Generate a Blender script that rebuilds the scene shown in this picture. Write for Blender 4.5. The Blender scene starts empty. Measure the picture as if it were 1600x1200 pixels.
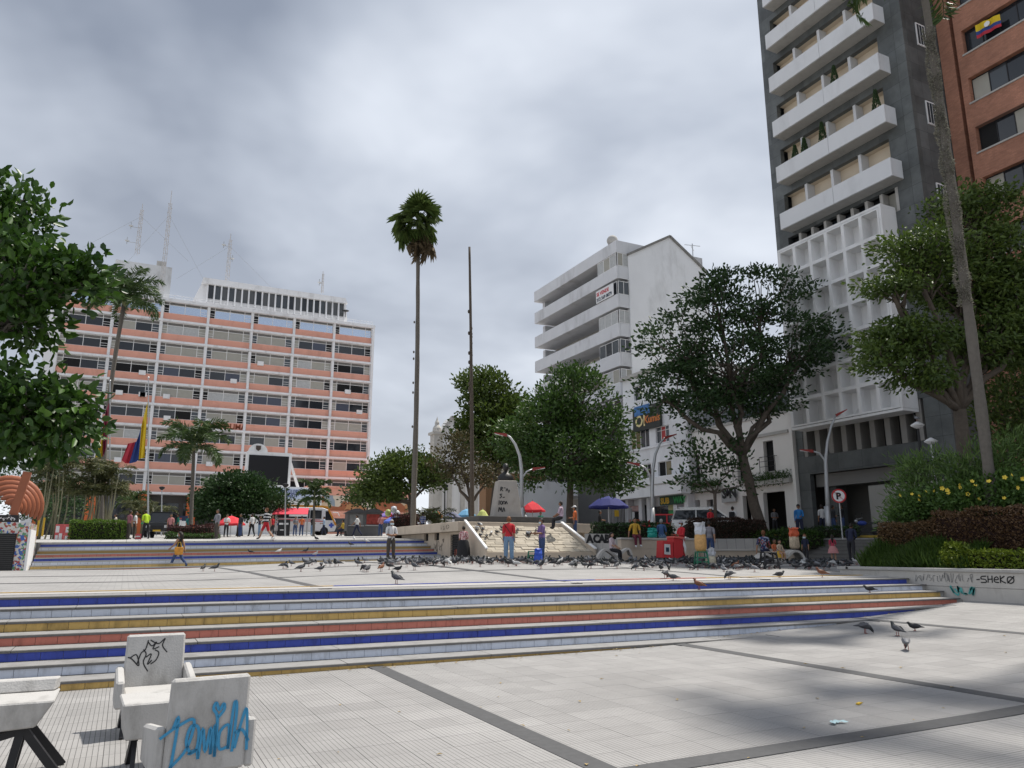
import bpy, bmesh, math, random
import numpy as np
from math import sin, cos, tan, atan, atan2, pi, radians, sqrt, exp
from mathutils import Vector, Matrix
random.seed(7); RNG = np.random.default_rng(7)
scene = bpy.context.scene
COL = scene.collection

# ------------------------------------------------------------------ camera
F_PX, TILT, YAW, CAM_Z = 1190.0, atan(264 / 1190.0), radians(26.4), 1.68
cam_d = bpy.data.cameras.new('camera'); cam = bpy.data.objects.new('camera', cam_d); COL.objects.link(cam)
cam_d.sensor_width = 36.0; cam_d.lens = 36.0 * F_PX / 1600.0; cam_d.clip_start = 0.1; cam_d.clip_end = 4000
cam.location = (0, 0, CAM_Z); cam.rotation_euler = (pi / 2 + TILT, 0, -YAW)
scene.camera = cam
cY, sY = cos(YAW), sin(YAW)
def ray(px, py):
    u, v = px - 800.0, 600.0 - py
    fx, fy, fz = u, F_PX * cos(TILT) - v * sin(TILT), F_PX * sin(TILT) + v * cos(TILT)
    return Vector((fx * cY + fy * sY, -fx * sY + fy * cY, fz))
def onz(px, py, z): d = ray(px, py); return d * ((z - CAM_Z) / d.z) + Vector((0, 0, CAM_Z))
def onX(px, py, X): d = ray(px, py); return d * (X / d.x) + Vector((0, 0, CAM_Z))
def onY(px, py, Y): d = ray(px, py); return d * (Y / d.y) + Vector((0, 0, CAM_Z))
def atD(px, py, D):
    d = ray(px, py); return d * (D / (d.x * sY + d.y * cY)) + Vector((0, 0, CAM_Z))

# ------------------------------------------------------------------ sky, sun, exposure
SUN_EL, SUN_AZ = radians(65), radians(78)          # azimuth clockwise from +Y
world = bpy.data.worlds.new('World'); scene.world = world; world.use_nodes = True
nt = world.node_tree; nt.nodes.clear()
def wn(t, **k):
    n = nt.nodes.new(t)
    for a, b in k.items(): setattr(n, a, b)
    return n
wout = wn('ShaderNodeOutputWorld'); bg = wn('ShaderNodeBackground'); bg.inputs['Strength'].default_value = 1.0
sky = wn('ShaderNodeTexSky', sky_type='NISHITA', sun_disc=False, sun_elevation=SUN_EL, sun_rotation=SUN_AZ)
dim = wn('ShaderNodeVectorMath', operation='SCALE'); dim.inputs['Scale'].default_value = 0.09
nt.links.new(sky.outputs[0], dim.inputs[0])
tc = wn('ShaderNodeTexCoord'); sp = wn('ShaderNodeSeparateXYZ'); nt.links.new(tc.outputs['Generated'], sp.inputs[0])
def wmath(op, a, b=None, clamp=False):
    n = wn('ShaderNodeMath', operation=op, use_clamp=clamp)
    for i, s in enumerate((a, b)):
        if s is None: continue
        if isinstance(s, (int, float)): n.inputs[i].default_value = s
        else: nt.links.new(s, n.inputs[i])
    return n.outputs[0]
zz = wmath('ADD', wmath('MAXIMUM', sp.outputs['Z'], 0.0), 0.22)
cx = wmath('DIVIDE', sp.outputs['X'], zz); cy_ = wmath('DIVIDE', sp.outputs['Y'], zz)
cmb = wn('ShaderNodeCombineXYZ'); nt.links.new(cx, cmb.inputs[0]); nt.links.new(cy_, cmb.inputs[1])
def wnoise(scale, detail, rough, off=0.0):
    m = wn('ShaderNodeMapping'); m.inputs['Location'].default_value = (off, off * .7, 0); nt.links.new(cmb.outputs[0], m.inputs[0])
    n = wn('ShaderNodeTexNoise'); n.inputs['Scale'].default_value = scale; n.inputs['Detail'].default_value = detail
    n.inputs['Roughness'].default_value = rough; n.inputs['Distortion'].default_value = 0.25
    nt.links.new(m.outputs[0], n.inputs['Vector']); return n.outputs['Fac']
n1 = wnoise(0.80, 5, 0.50, 3.1); n2 = wnoise(2.1, 4, 0.48, 9.4)
tone = wmath('ADD', wmath('MULTIPLY', n1, 0.70), wmath('MULTIPLY', n2, 0.30))
ramp = wn('ShaderNodeValToRGB'); cr = ramp.color_ramp
cr.elements[0].position = 0.40; cr.elements[0].color = (0.25, 0.29, 0.37, 1)
cr.elements[1].position = 0.63; cr.elements[1].color = (0.90, 0.95, 1.03, 1)
e = cr.elements.new(0.50); e.color = (0.50, 0.55, 0.64, 1)
nt.links.new(tone, ramp.inputs[0])
hz = wmath('POWER', wmath('SUBTRACT', 1.0, wmath('MAXIMUM', sp.outputs['Z'], 0.0), clamp=True), 3.0)
hmix = wn('ShaderNodeMixRGB'); hmix.inputs[2].default_value = (0.92, 0.95, 1.0, 1)
nt.links.new(wmath('MULTIPLY', hz, 0.70), hmix.inputs[0]); nt.links.new(ramp.outputs[0], hmix.inputs[1])
gap = wn('ShaderNodeMixRGB'); gap.inputs[0].default_value = 0.90
nt.links.new(dim.outputs[0], gap.inputs[1]); nt.links.new(hmix.outputs[0], gap.inputs[2])
nt.links.new(gap.outputs[0], bg.inputs['Color']); nt.links.new(bg.outputs[0], wout.inputs['Surface'])
sun_d = bpy.data.lights.new('sun', 'SUN'); sun = bpy.data.objects.new('sun', sun_d); COL.objects.link(sun)
sun_d.energy = 4.8; sun_d.angle = radians(1.6); sun_d.color = (1.0, 0.95, 0.87)
sun_dir = Vector((sin(SUN_AZ) * cos(SUN_EL), cos(SUN_AZ) * cos(SUN_EL), sin(SUN_EL)))
sun.rotation_euler = sun_dir.to_track_quat('Z', 'Y').to_euler(); sun.location = (30, 0, 60)
vs = scene.view_settings; vs.view_transform = 'Standard'; vs.look = 'None'; vs.exposure = 0.08; vs.gamma = 1.0; vs.use_curve_mapping = False
scene.render.engine = 'CYCLES'; scene.render.resolution_x = 1024; scene.render.resolution_y = 768

# ------------------------------------------------------------------ materials
MATS = {}
def mat(name, col, rough=0.7, var=0.0, vscale=4.0, bump=0.0, bscale=30.0, metal=0.0, dirt=0.0, dscale=0.8, spec=0.35, trans=0.0, coords='Position'):
    """plain principled material with noise tint, optional stains and fine bump"""
    if name in MATS: return MATS[name]
    m = bpy.data.materials.new(name); MATS[name] = m; m.use_nodes = True
    t = m.node_tree; b = t.nodes['Principled BSDF']
    b.inputs['Roughness'].default_value = rough; b.inputs['Metallic'].default_value = metal
    b.inputs['Specular IOR Level'].default_value = spec
    c = (col[0], col[1], col[2], 1); b.inputs['Base Color'].default_value = c
    if var > 0 or dirt > 0 or bump > 0:
        g = t.nodes.new('ShaderNodeNewGeometry') if coords == 'Position' else t.nodes.new('ShaderNodeTexCoord')
        vec = g.outputs['Position'] if coords == 'Position' else g.outputs[coords]
        last = None
        def noise(s, d=4.0):
            n = t.nodes.new('ShaderNodeTexNoise'); n.inputs['Scale'].default_value = s; n.inputs['Detail'].default_value = d
            t.links.new(vec, n.inputs['Vector']); return n.outputs['Fac']
        if var > 0:
            mx = t.nodes.new('ShaderNodeMixRGB'); mx.inputs[1].default_value = tuple(x * (1 - var) for x in col) + (1,)
            mx.inputs[2].default_value = tuple(min(1, x * (1 + var)) for x in col) + (1,)
            t.links.new(noise(vscale), mx.inputs[0]); last = mx.outputs[0]
        if dirt > 0:
            r = t.nodes.new('ShaderNodeMapRange'); r.inputs[1].default_value = 0.52; r.inputs[2].default_value = 0.72; r.inputs[4].default_value = dirt
            mp = t.nodes.new('ShaderNodeMapping'); mp.inputs['Scale'].default_value = (1, 1, 0.35); t.links.new(vec, mp.inputs[0])
            n = t.nodes.new('ShaderNodeTexNoise'); n.inputs['Scale'].default_value = dscale; n.inputs['Detail'].default_value = 8; n.inputs['Roughness'].default_value = .65
            t.links.new(mp.outputs[0], n.inputs['Vector']); t.links.new(n.outputs['Fac'], r.inputs[0])
            mx = t.nodes.new('ShaderNodeMixRGB'); mx.inputs[2].default_value = (col[0] * .35, col[1] * .34, col[2] * .32, 1)
            if last: t.links.new(last, mx.inputs[1])
            else: mx.inputs[1].default_value = c
            t.links.new(r.outputs[0], mx.inputs[0]); last = mx.outputs[0]
        if last: t.links.new(last, b.inputs['Base Color'])
        if bump > 0:
            bp = t.nodes.new('ShaderNodeBump'); bp.inputs['Strength'].default_value = bump; bp.inputs['Distance'].default_value = 0.02
            t.links.new(noise(bscale), bp.inputs['Height']); t.links.new(bp.outputs[0], b.inputs['Normal'])
    return m
def leafmat(name, c1, c2, rough=0.5, trans=0.22, spec=0.4):
    """foliage: per-leaf random tint (attribute 'tint'), part of the light passes through"""
    if name in MATS: return MATS[name]
    m = bpy.data.materials.new(name); MATS[name] = m; m.use_nodes = True
    t = m.node_tree; b = t.nodes['Principled BSDF']; out = t.nodes['Material Output']
    a = t.nodes.new('ShaderNodeAttribute'); a.attribute_name = 'tint'
    mx = t.nodes.new('ShaderNodeMixRGB'); mx.inputs[1].default_value = c1 + (1,); mx.inputs[2].default_value = c2 + (1,)
    t.links.new(a.outputs['Fac'], mx.inputs[0]); t.links.new(mx.outputs[0], b.inputs['Base Color'])
    b.inputs['Roughness'].default_value = rough; b.inputs['Specular IOR Level'].default_value = spec
    tr = t.nodes.new('ShaderNodeBsdfTranslucent'); t.links.new(mx.outputs[0], tr.inputs['Color'])
    ms = t.nodes.new('ShaderNodeMixShader'); ms.inputs[0].default_value = trans
    t.links.new(b.outputs[0], ms.inputs[1]); t.links.new(tr.outputs[0], ms.inputs[2]); t.links.new(ms.outputs[0], out.inputs['Surface'])
    return m
def grid_mat(name, col, joint, ux, uy, ox=0.0, oy=0.0, w=0.02, rough=0.75, axes='XY', groove=None, var=0.12, gcol=None, row=0.0):
    """paving / tile / brick material: joints on a grid in world units, optional parallel grooves"""
    if name in MATS: return MATS[name]
    m = bpy.data.materials.new(name); MATS[name] = m; m.use_nodes = True
    t = m.node_tree; b = t.nodes['Principled BSDF']; b.inputs['Roughness'].default_value = rough; b.inputs['Specular IOR Level'].default_value = .3
    g = t.nodes.new('ShaderNodeNewGeometry'); s = t.nodes.new('ShaderNodeSeparateXYZ'); t.links.new(g.outputs['Position'], s.inputs[0])
    def M(op, a, bb=None, cl=False):
        n = t.nodes.new('ShaderNodeMath'); n.operation = op; n.use_clamp = cl
        for i, q in enumerate((a, bb)):
            if q is None: continue
            if isinstance(q, (int, float)): n.inputs[i].default_value = q
            else: t.links.new(q, n.inputs[i])
        return n.outputs[0]
    A, B = s.outputs[axes[0]], s.outputs[axes[1]]
    v = M('DIVIDE', M('SUBTRACT', B, oy), uy); fl = M('FLOOR', v)
    u = M('ADD', M('DIVIDE', M('SUBTRACT', A, ox), ux), M('MULTIPLY', fl, row)); flu = M('FLOOR', u)
    ju = M('LESS_THAN', M('FRACT', u), w / ux); jv = M('LESS_THAN', M('FRACT', v), w / uy)
    j = M('MAXIMUM', ju, jv)
    cmb2 = t.nodes.new('ShaderNodeCombineXYZ'); t.links.new(flu, cmb2.inputs[0]); t.links.new(fl, cmb2.inputs[1])
    wh = t.nodes.new('ShaderNodeTexWhiteNoise'); wh.noise_dimensions = '2D'; t.links.new(cmb2.outputs[0], wh.inputs['Vector'])
    nz = t.nodes.new('ShaderNodeTexNoise'); nz.inputs['Scale'].default_value = 1.3; nz.inputs['Detail'].default_value = 7; t.links.new(g.outputs['Position'], nz.inputs['Vector'])
    nf = t.nodes.new('ShaderNodeTexNoise'); nf.inputs['Scale'].default_value = 60; nf.inputs['Detail'].default_value = 2; t.links.new(g.outputs['Position'], nf.inputs['Vector'])
    st_ = t.nodes.new('ShaderNodeTexNoise'); st_.inputs['Scale'].default_value = .42; st_.inputs['Detail'].default_value = 9; st_.inputs['Roughness'].default_value = .7; t.links.new(g.outputs['Position'], st_.inputs['Vector'])
    sp_ = t.nodes.new('ShaderNodeTexVoronoi'); sp_.inputs['Scale'].default_value = 2.3; sp_.inputs['Randomness'].default_value = 1; t.links.new(g.outputs['Position'], sp_.inputs['Vector'])
    spot = M('LESS_THAN', sp_.outputs['Distance'], .05) if axes in ('XY', 'YX') else 0.0
    k = M('ADD', M('MULTIPLY', wh.outputs['Value'], .55), M('ADD', M('MULTIPLY', nz.outputs['Fac'], .9), M('MULTIPLY', nf.outputs['Fac'], .9)))
    k = M('ADD', M('MULTIPLY', M('SUBTRACT', k, 1.17), 2 * var), 1.0)
    k = M('MULTIPLY', k, M('ADD', M('MULTIPLY', M('SUBTRACT', st_.outputs['Fac'], .5), 6.0 * var), 1.0)); k = M('MULTIPLY', k, M('SUBTRACT', 1.0, M('MULTIPLY', spot, .22)))
    sc = t.nodes.new('ShaderNodeVectorMath'); sc.operation = 'SCALE'; sc.inputs[0].default_value = col; t.links.new(k, sc.inputs['Scale'])
    mx = t.nodes.new('ShaderNodeMixRGB'); mx.inputs[2].default_value = joint + (1,); t.links.new(sc.outputs[0], mx.inputs[1])
    hgt = j
    if groove:
        gr = M('LESS_THAN', M('FRACT', M('DIVIDE', A, groove)), 0.13)
        mg = t.nodes.new('ShaderNodeMixRGB'); mg.inputs[2].default_value = (gcol or joint) + (1,); t.links.new(gr, mg.inputs[0]); t.links.new(mx.outputs[0], mg.inputs[1])
        t.links.new(j, mx.inputs[0]); t.links.new(mg.outputs[0], b.inputs['Base Color']); hgt = M('MAXIMUM', j, gr)
    else:
        t.links.new(j, mx.inputs[0]); t.links.new(mx.outputs[0], b.inputs['Base Color'])
    bp = t.nodes.new('ShaderNodeBump'); bp.inputs['Strength'].default_value = .5; bp.inputs['Distance'].default_value = 0.004; bp.invert = True
    t.links.new(hgt, bp.inputs['Height']); t.links.new(bp.outputs[0], b.inputs['Normal'])
    return m

# ------------------------------------------------------------------ mesh builder
class MB:
    def __init__(s, org=(0, 0, 0)): s.v = []; s.f = []; s.m = []; s.o = Vector(org); s.T = None
    def add(s, vs, fs, mi=0):
        b = len(s.v); o = s.o
        for p in vs:
            p = Vector(p)
            if s.T is not None: p = s.T @ p
            s.v.append((p.x - o.x, p.y - o.y, p.z - o.z))
        for q in fs: s.f.append(tuple(b + i for i in q)); s.m.append(mi)
        return s
    def box(s, x0, x1, y0, y1, z0, z1, mi=0):
        return s.add([(x0, y0, z0), (x1, y0, z0), (x1, y1, z0), (x0, y1, z0), (x0, y0, z1), (x1, y0, z1), (x1, y1, z1), (x0, y1, z1)],
                     [(0, 3, 2, 1), (4, 5, 6, 7), (0, 1, 5, 4), (1, 2, 6, 5), (2, 3, 7, 6), (3, 0, 4, 7)], mi)
    def hexa(s, p, mi=0):      # 8 corners: bottom 4 ccw, top 4 ccw
        return s.add(p, [(0, 3, 2, 1), (4, 5, 6, 7), (0, 1, 5, 4), (1, 2, 6, 5), (2, 3, 7, 6), (3, 0, 4, 7)], mi)
    def beam(s, a, b, w, h, mi=0, up=(0, 0, 1)):
        a, b = Vector(a), Vector(b); d = (b - a).normalized(); u = Vector(up)
        if abs(d.dot(u)) > .98: u = Vector((1, 0, 0))
        r = d.cross(u).normalized(); u = r.cross(d)
        P = []
        for c in (a, b):
            for i, j in ((-1, -1), (1, -1), (1, 1), (-1, 1)): P.append(c + r * (i * w / 2) + u * (j * h / 2))
        return s.add(P, [(0, 1, 2, 3), (7, 6, 5, 4), (0, 4, 5, 1), (1, 5, 6, 2), (2, 6, 7, 3), (3, 7, 4, 0)], mi)
    def tube(s, pts, rad, n=8, mi=0, cap=True, flat=1.0, jit=0.0):
        pts = [Vector(p) for p in pts]; N = len(pts)
        if not hasattr(rad, '__len__'): rad = [rad] * N
        d0 = (pts[1] - pts[0]).normalized(); ref = Vector((0, 0, 1)) if abs(d0.z) < .9 else Vector((1, 0, 0))
        u = d0.cross(ref).normalized(); V = []
        for i, p in enumerate(pts):
            d = (pts[min(i + 1, N - 1)] - pts[max(i - 1, 0)]).normalized()
            u = (u - d * u.dot(d)); u = u.normalized() if u.length > 1e-6 else d.orthogonal().normalized(); w = d.cross(u)
            for k in range(n):
                a = 2 * pi * k / n; r = rad[i] * (1 + (random.uniform(-jit, jit) if jit else 0))
                V.append(p + u * (cos(a) * r) + w * (sin(a) * r * flat))
        Fc = [(i * n + k, i * n + (k + 1) % n, (i + 1) * n + (k + 1) % n, (i + 1) * n + k) for i in range(N - 1) for k in range(n)]
        if cap: Fc += [tuple(range(n - 1, -1, -1)), tuple((N - 1) * n + k for k in range(n))]
        return s.add(V, Fc, mi)
    def lathe(s, prof, n=16, c=(0, 0, 0), mi=0, sx=1.0, sy=1.0):
        V = []; c = Vector(c)
        for r, z in prof:
            for k in range(n): a = 2 * pi * k / n; V.append(c + Vector((cos(a) * r * sx, sin(a) * r * sy, z)))
        Fc = [(i * n + k, i * n + (k + 1) % n, (i + 1) * n + (k + 1) % n, (i + 1) * n + k) for i in range(len(prof) - 1) for k in range(n)]
        if prof[0][0] > 1e-4: Fc.append(tuple(range(n - 1, -1, -1)))
        if prof[-1][0] > 1e-4: Fc.append(tuple((len(prof) - 1) * n + k for k in range(n)))
        return s.add(V, Fc, mi)
    def ell(s, c, r, n=12, m=8, mi=0):
        return s.lathe([(max(1e-5, sin(pi * i / m)) * 1.0, -cos(pi * i / m)) for i in range(m + 1)], n, (0, 0, 0), mi) if False else s._ell(c, r, n, m, mi)
    def _ell(s, c, r, n, m, mi):
        c = Vector(c); V = []; Fc = []
        for i in range(m + 1):
            t = pi * i / m
            for k in range(n): a = 2 * pi * k / n; V.append(c + Vector((r[0] * sin(t) * cos(a), r[1] * sin(t) * sin(a), -r[2] * cos(t))))
        for i in range(m):
            for k in range(n): Fc.append((i * n + k, i * n + (k + 1) % n, (i + 1) * n + (k + 1) % n, (i + 1) * n + k))
        return s.add(V, Fc, mi)
    def prism(s, poly, y0, y1, mi=0, axis='Y'):     # poly of (a, z) extruded along an axis
        n = len(poly); V = []
        for y in (y0, y1):
            for a, z in poly: V.append((a, y, z) if axis == 'Y' else ((y, a, z) if axis == 'X' else (a, z, y)))
        Fc = [tuple(range(n)), tuple(range(2 * n - 1, n - 1, -1))] + [(i, n + i, n + (i + 1) % n, (i + 1) % n) for i in range(n)]
        return s.add(V, Fc, mi)
    def build(s, name, mats, parent=None, smooth=False, bevel=0.0, link=True):
        me = bpy.data.meshes.new(name); me.from_pydata(s.v, [], s.f)
        if not isinstance(mats, (list, tuple)): mats = [mats]
        for m in mats: me.materials.append(m)
        if len(mats) > 1: me.polygons.foreach_set('material_index', s.m)
        bm = bmesh.new(); bm.from_mesh(me); bmesh.ops.recalc_face_normals(bm, faces=bm.faces)
        if bevel: bmesh.ops.bevel(bm, geom=list(bm.edges), offset=bevel, segments=1, affect='EDGES', profile=.7)
        bm.to_mesh(me); bm.free()
        if smooth: me.polygons.foreach_set('use_smooth', [True] * len(me.polygons))
        return put(name, me, parent)
def put(name, me, parent=None, loc=None, rot=None, scale=None):
    o = bpy.data.objects.new(name, me); COL.objects.link(o)
    if parent is not None: o.parent = parent
    if loc is not None: o.location = loc
    if rot is not None: o.rotation_euler = rot
    if scale is not None: o.scale = scale
    return o
def tag(o, label=None, cat=None, group=None, kind=None):
    if label: o['label'] = label
    if cat: o['category'] = cat
    if group: o['group'] = group
    if kind: o['kind'] = kind
    return o
def thing(name, label, cat, loc=(0, 0, 0), rz=0.0, group=None):
    o = bpy.data.objects.new(name, None); COL.objects.link(o); o.location = loc; o.rotation_euler = (0, 0, rz); o.empty_display_size = .2
    return tag(o, label, cat, group)
def text_mesh(txt, size, mt, name='lettering', parent=None, M=None, bold=0.0, extr=0.006, align='LEFT', shear=0.0, sx=1.0):
    cu = bpy.data.curves.new('txt', 'FONT'); cu.body = txt; cu.size = size; cu.extrude = extr; cu.offset = bold; cu.align_x = align; cu.shear = shear; cu.resolution_u = 2
    to = bpy.data.objects.new('txt', cu); COL.objects.link(to)
    dg = bpy.context.evaluated_depsgraph_get(); me = bpy.data.meshes.new_from_object(to.evaluated_get(dg))
    bpy.data.objects.remove(to); bpy.data.curves.remove(cu)
    me.materials.clear(); me.materials.append(mt); me.name = name
    if M is not None: me.transform(M @ Matrix.Diagonal((sx, 1, 1, 1)))
    return put(name, me, parent)
def face_mat(origin, xdir, up=(0, 0, 1)):      # text plane: local x along xdir, local y up, z out of the wall
    x = Vector(xdir).normalized(); y = Vector(up).normalized(); z = x.cross(y)
    M = Matrix((x, y, z)).transposed().to_4x4(); M.translation = Vector(origin); return M
def stroke(pts, w, M, mt, parent, name='graffiti', thick=0.003):
    """flat painted line following 2-D points on the plane M"""
    b = MB(parent.location if parent is not None and tuple(parent.rotation_euler) == (0, 0, 0) else (0, 0, 0))
    for ln in pts:
        P = [Vector((a, c, 0.0)) for a, c in ln]
        if len(P) > 2:                       # smooth
            Q = []
            for i in range(len(P) - 1):
                p0, p1, p2, p3 = P[max(i - 1, 0)], P[i], P[i + 1], P[min(i + 2, len(P) - 1)]
                for k in range(5):
                    t = k / 5; Q.append(.5 * ((2 * p1) + (p2 - p0) * t + (2 * p0 - 5 * p1 + 4 * p2 - p3) * t * t + (3 * p1 - p0 - 3 * p2 + p3) * t ** 3))
            Q.append(P[-1]); P = Q
        V = []; n = len(P)
        for i, p in enumerate(P):
            d = (P[min(i + 1, n - 1)] - P[max(i - 1, 0)]); d = d.normalized() if d.length > 1e-9 else Vector((1, 0, 0)); q = Vector((-d.y, d.x, 0)) * (w / 2)
            V += [M @ (p + q + Vector((0, 0, thick))), M @ (p - q + Vector((0, 0, thick)))]
        b.add(V, [(2 * i, 2 * i + 1, 2 * i + 3, 2 * i + 2) for i in range(n - 1)])
    return b.build(name, mt, parent)

# common materials
m_conc = mat('concrete', (.42, .41, .39), .85, .12, 3, .25, 40, dirt=.35, dscale=1.2)
m_lconc = mat('pale_concrete', (.50, .48, .445), .85, .10, 4, .2, 60, dirt=.45, dscale=2.2)
m_white = mat('white_paint', (.78, .78, .78), .7, .06, 1.5, .08, 30, dirt=.30, dscale=.5)
m_wall = mat('white_render', (.76, .77, .79), .85, .08, .8, .1, 25, dirt=.45, dscale=.35)
m_steel = mat('galvanised_steel', (.42, .43, .44), .45, .1, 6, metal=.6)
m_black = mat('black_steel', (.018, .018, .02), .5, .2, 9)
m_dark = mat('dark_interior', (.012, .012, .013), .9)
m_glass = mat('window_glass', (.018, .022, .028), .06, spec=.6)
m_glass2 = mat('grey_glass', (.05, .06, .07), .12, spec=.6)
m_bark = mat('bark', (.10, .082, .066), .95, .35, 7, .9, 22)
m_barkg = mat('grey_bark', (.17, .155, .135), .95, .35, 6, .9, 18)
m_palmbark = mat('palm_bark', (.135, .122, .106), .95, .28, 9, .8, 26)
m_red = mat('red_paint', (.50, .03, .035), .5, .08, 5)
m_yel = mat('yellow_paint', (.62, .40, .04), .6, .1, 5)
m_asph = mat('asphalt', (.055, .055, .058), .9, .2, 3, .3, 80)
# ------------------------------------------------------------------ ground levels
def interp(x, xs, ys): return float(np.interp(x, xs, ys))
def zlow(X): return interp(X, [-30, -2, 3, 8.5, 11, 13.8, 16.5, 19.2, 22], [-.12, -.08, -.03, .0, .05, .134, .255, .39, .54])
def zmid(X, Y):
    s = min(1, max(0, X / 11.0)); s = s * s * (3 - 2 * s); return .985 + .32 * s * min(1, max(0, (Y - 15.2) / 10.5))
def zup(X, Y): return 2.2 + .016 * min(40, max(-10, X)) + .025 * (min(118, max(20, Y)) - 41)
def region(X, Y):
    if Y > 41.1 or X > 33.55 or (Y > 30.8 and X > 21.05) or (Y > 36.05 and X > 15.2): return zup(X, Y)
    return None
m_pave = grid_mat('fluted_paving', (.30, .292, .285), (.19, .185, .18), .405, .405, w=.004, groove=.045, gcol=(.13, .127, .124), var=.13)
m_pave2 = grid_mat('fluted_paving_cross', (.31, .302, .294), (.19, .185, .18), .405, .405, w=.004, groove=.045, axes='YX', gcol=(.14, .137, .134), var=.13)
m_pavem = grid_mat('plaza_paving', (.31, .302, .294), (.19, .185, .18), .405, .405, w=.02, groove=.135, gcol=(.27, .265, .26), var=.12)
m_paveu = grid_mat('terrace_paving', (.40, .39, .375), (.2, .2, .19), .6, .6, w=.03, var=.12)
m_strip = mat('dark_terrazzo', (.085, .085, .087), .8, .25, 14, .1, 90)
m_nose = mat('step_granite', (.16, .155, .15), .8, .22, 18, .15, 120, dirt=.25, dscale=3)
m_tread = mat('step_terrazzo', (.27, .265, .26), .8, .2, 9, .1, 120, dirt=.5, dscale=2.5)
TILE = {'blue': mat('blue_tile', (.045, .075, .40), .4, .25, 5, dirt=.6, dscale=7), 'white': mat('white_tile', (.60, .65, .75), .4, .10, 5, dirt=.6, dscale=5),
        'yellow': mat('ochre_tile', (.60, .40, .13), .45, .16, 5, dirt=.6, dscale=7), 'red': mat('red_tile', (.56, .19, .14), .45, .18, 5, dirt=.6, dscale=7)}
ORDER = ['blue', 'white', 'yellow', 'red', 'blue', 'white', 'yellow', 'red']

# far ground sheet, one piece to the horizon
xs = [-1500, -400, -120, -60, -30, -14, -6, 0, 8, 15.1, 15.3, 21.0, 21.1, 24, 29, 33.5, 33.6, 36, 40, 50, 70, 120, 400, 1500]
ys = [-1500, -400, -100, -30, -12, 0, 8, 17, 20, 25, 30.75, 30.85, 36.0, 36.1, 41.0, 41.2, 46, 55, 65, 80, 100, 118, 160, 400, 1500]
b = MB(); V = []
for y in ys:
    for x in xs:
        z = region(x, y); V.append((x, y, (z if z is not None else -.9)))
n = len(xs); b.add(V, [(j * n + i, j * n + i + 1, (j + 1) * n + i + 1, (j + 1) * n + i) for j in range(len(ys) - 1) for i in range(n - 1)])
tag(b.build('ground', m_paveu), kind='structure')

# lower plaza: bed and separate fluted tiles
b = MB(); gx = [-30, -14] + [-4 + .5 * i for i in range(50)]; gy = [-25, 0, 6, 13.25]
V = [(x, y, zlow(x) - .008) for y in gy for x in gx]; n = len(gx)
b.add(V, [(j * n + i, j * n + i + 1, (j + 1) * n + i + 1, (j + 1) * n + i) for j in range(len(gy) - 1) for i in range(n - 1)])
low = tag(b.build('lower_plaza', m_pave), kind='structure')
def nosing_z(Y):                                    # height of the near flight above a given Y
    k = math.ceil((15.09 - Y) / .514 - 1e-6); return .98 - .155 * k if k <= 6 else -9
cells = []
P = .405
for i in range(-9, 51):
    for j in range(5, 33):
        X, Y = (i + .5) * P, (j + .5) * P
        if nosing_z(Y + .2) > zlow(X) - .02: continue
        cells.append((sqrt(X * X + Y * Y), X, Y))
cells = [c for c in cells if c[1] * sY + c[2] * cY > 4.6 and abs((c[1] * cY - c[2] * sY)) < .72 * (c[1] * sY + c[2] * cY) + .5]
cells.sort()
tb = MB(); h = P / 2 - .0007; c_ = .0016
tb.add([(-h, -h, -.02), (h, -h, -.02), (h, h, -.02), (-h, h, -.02), (-h, -h, -c_), (h, -h, -c_), (h, h, -c_), (-h, h, -c_),
        (-h + c_, -h + c_, 0), (h - c_, -h + c_, 0), (h - c_, h - c_, 0), (-h + c_, h - c_, 0)],
       [(8, 9, 10, 11), (4, 5, 9, 8), (5, 6, 10, 9), (6, 7, 11, 10), (7, 4, 8, 11), (0, 1, 5, 4), (1, 2, 6, 5), (2, 3, 7, 6), (3, 0, 4, 7)])
tv = [Vector(p) for p in tb.v]
tmes = []
for mm in (m_pave, m_pave2):
    o = tb.build('paving_tile', mm); tmes.append(o.data); bpy.data.objects.remove(o)
rest = MB()
for q, (d, X, Y) in enumerate(cells):
    sl = (zlow(X + .2) - zlow(X - .2)) / .4; dz = random.uniform(-.0006, .0006); near = Y < 5.45 or X > 15.2
    if q < 300: put('paving_tile', tmes[1 if near else 0], low, (X, Y, zlow(X) + dz), (0, -atan(sl), 0))
    else:
        R = Matrix.Translation((X, Y, zlow(X) + dz)) @ Matrix.Rotation(-atan(sl), 4, 'Y')
        rest.add([R @ p for p in tv], tb.f, 1 if near else 0)
tag(rest.build('paving_tiles_beyond', [m_pave, m_pave2], low), kind='stuff')
# dark stone bands between the panels
def band(name, x0, y0, x1, y1, w, mt=m_strip, zf=zlow, up=.005, parent=low):
    b = MB(); N = 24; V = []; d = Vector((x1 - x0, y1 - y0, 0)); nrm = Vector((-d.y, d.x, 0)).normalized() * (w / 2)
    for i in range(N + 1):
        p = Vector((x0, y0, 0)) + d * (i / N)
        for s_ in (-1, 1):
            q = p + nrm * s_; z = (zf(q.x) if zf is zlow else zf(q.x, q.y)) + up; V += [(q.x, q.y, z - .03), (q.x, q.y, z)]
    Fc = []
    for i in range(N):
        a, c = 4 * i, 4 * i + 4; Fc += [(a + 1, a + 3, c + 3, c + 1), (a, a + 1, c + 1, c), (a + 2, c + 2, c + 3, a + 3)]
    b.add(V, Fc); return b.build(name, mt, parent)
for X in (3.63, 9.45, 15.27): band('dark_band', X, .5, X, 13.0, .24)
for Y in (5.48,): band('dark_band', -6, Y, 20.1, Y, .26, up=.0075)

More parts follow.
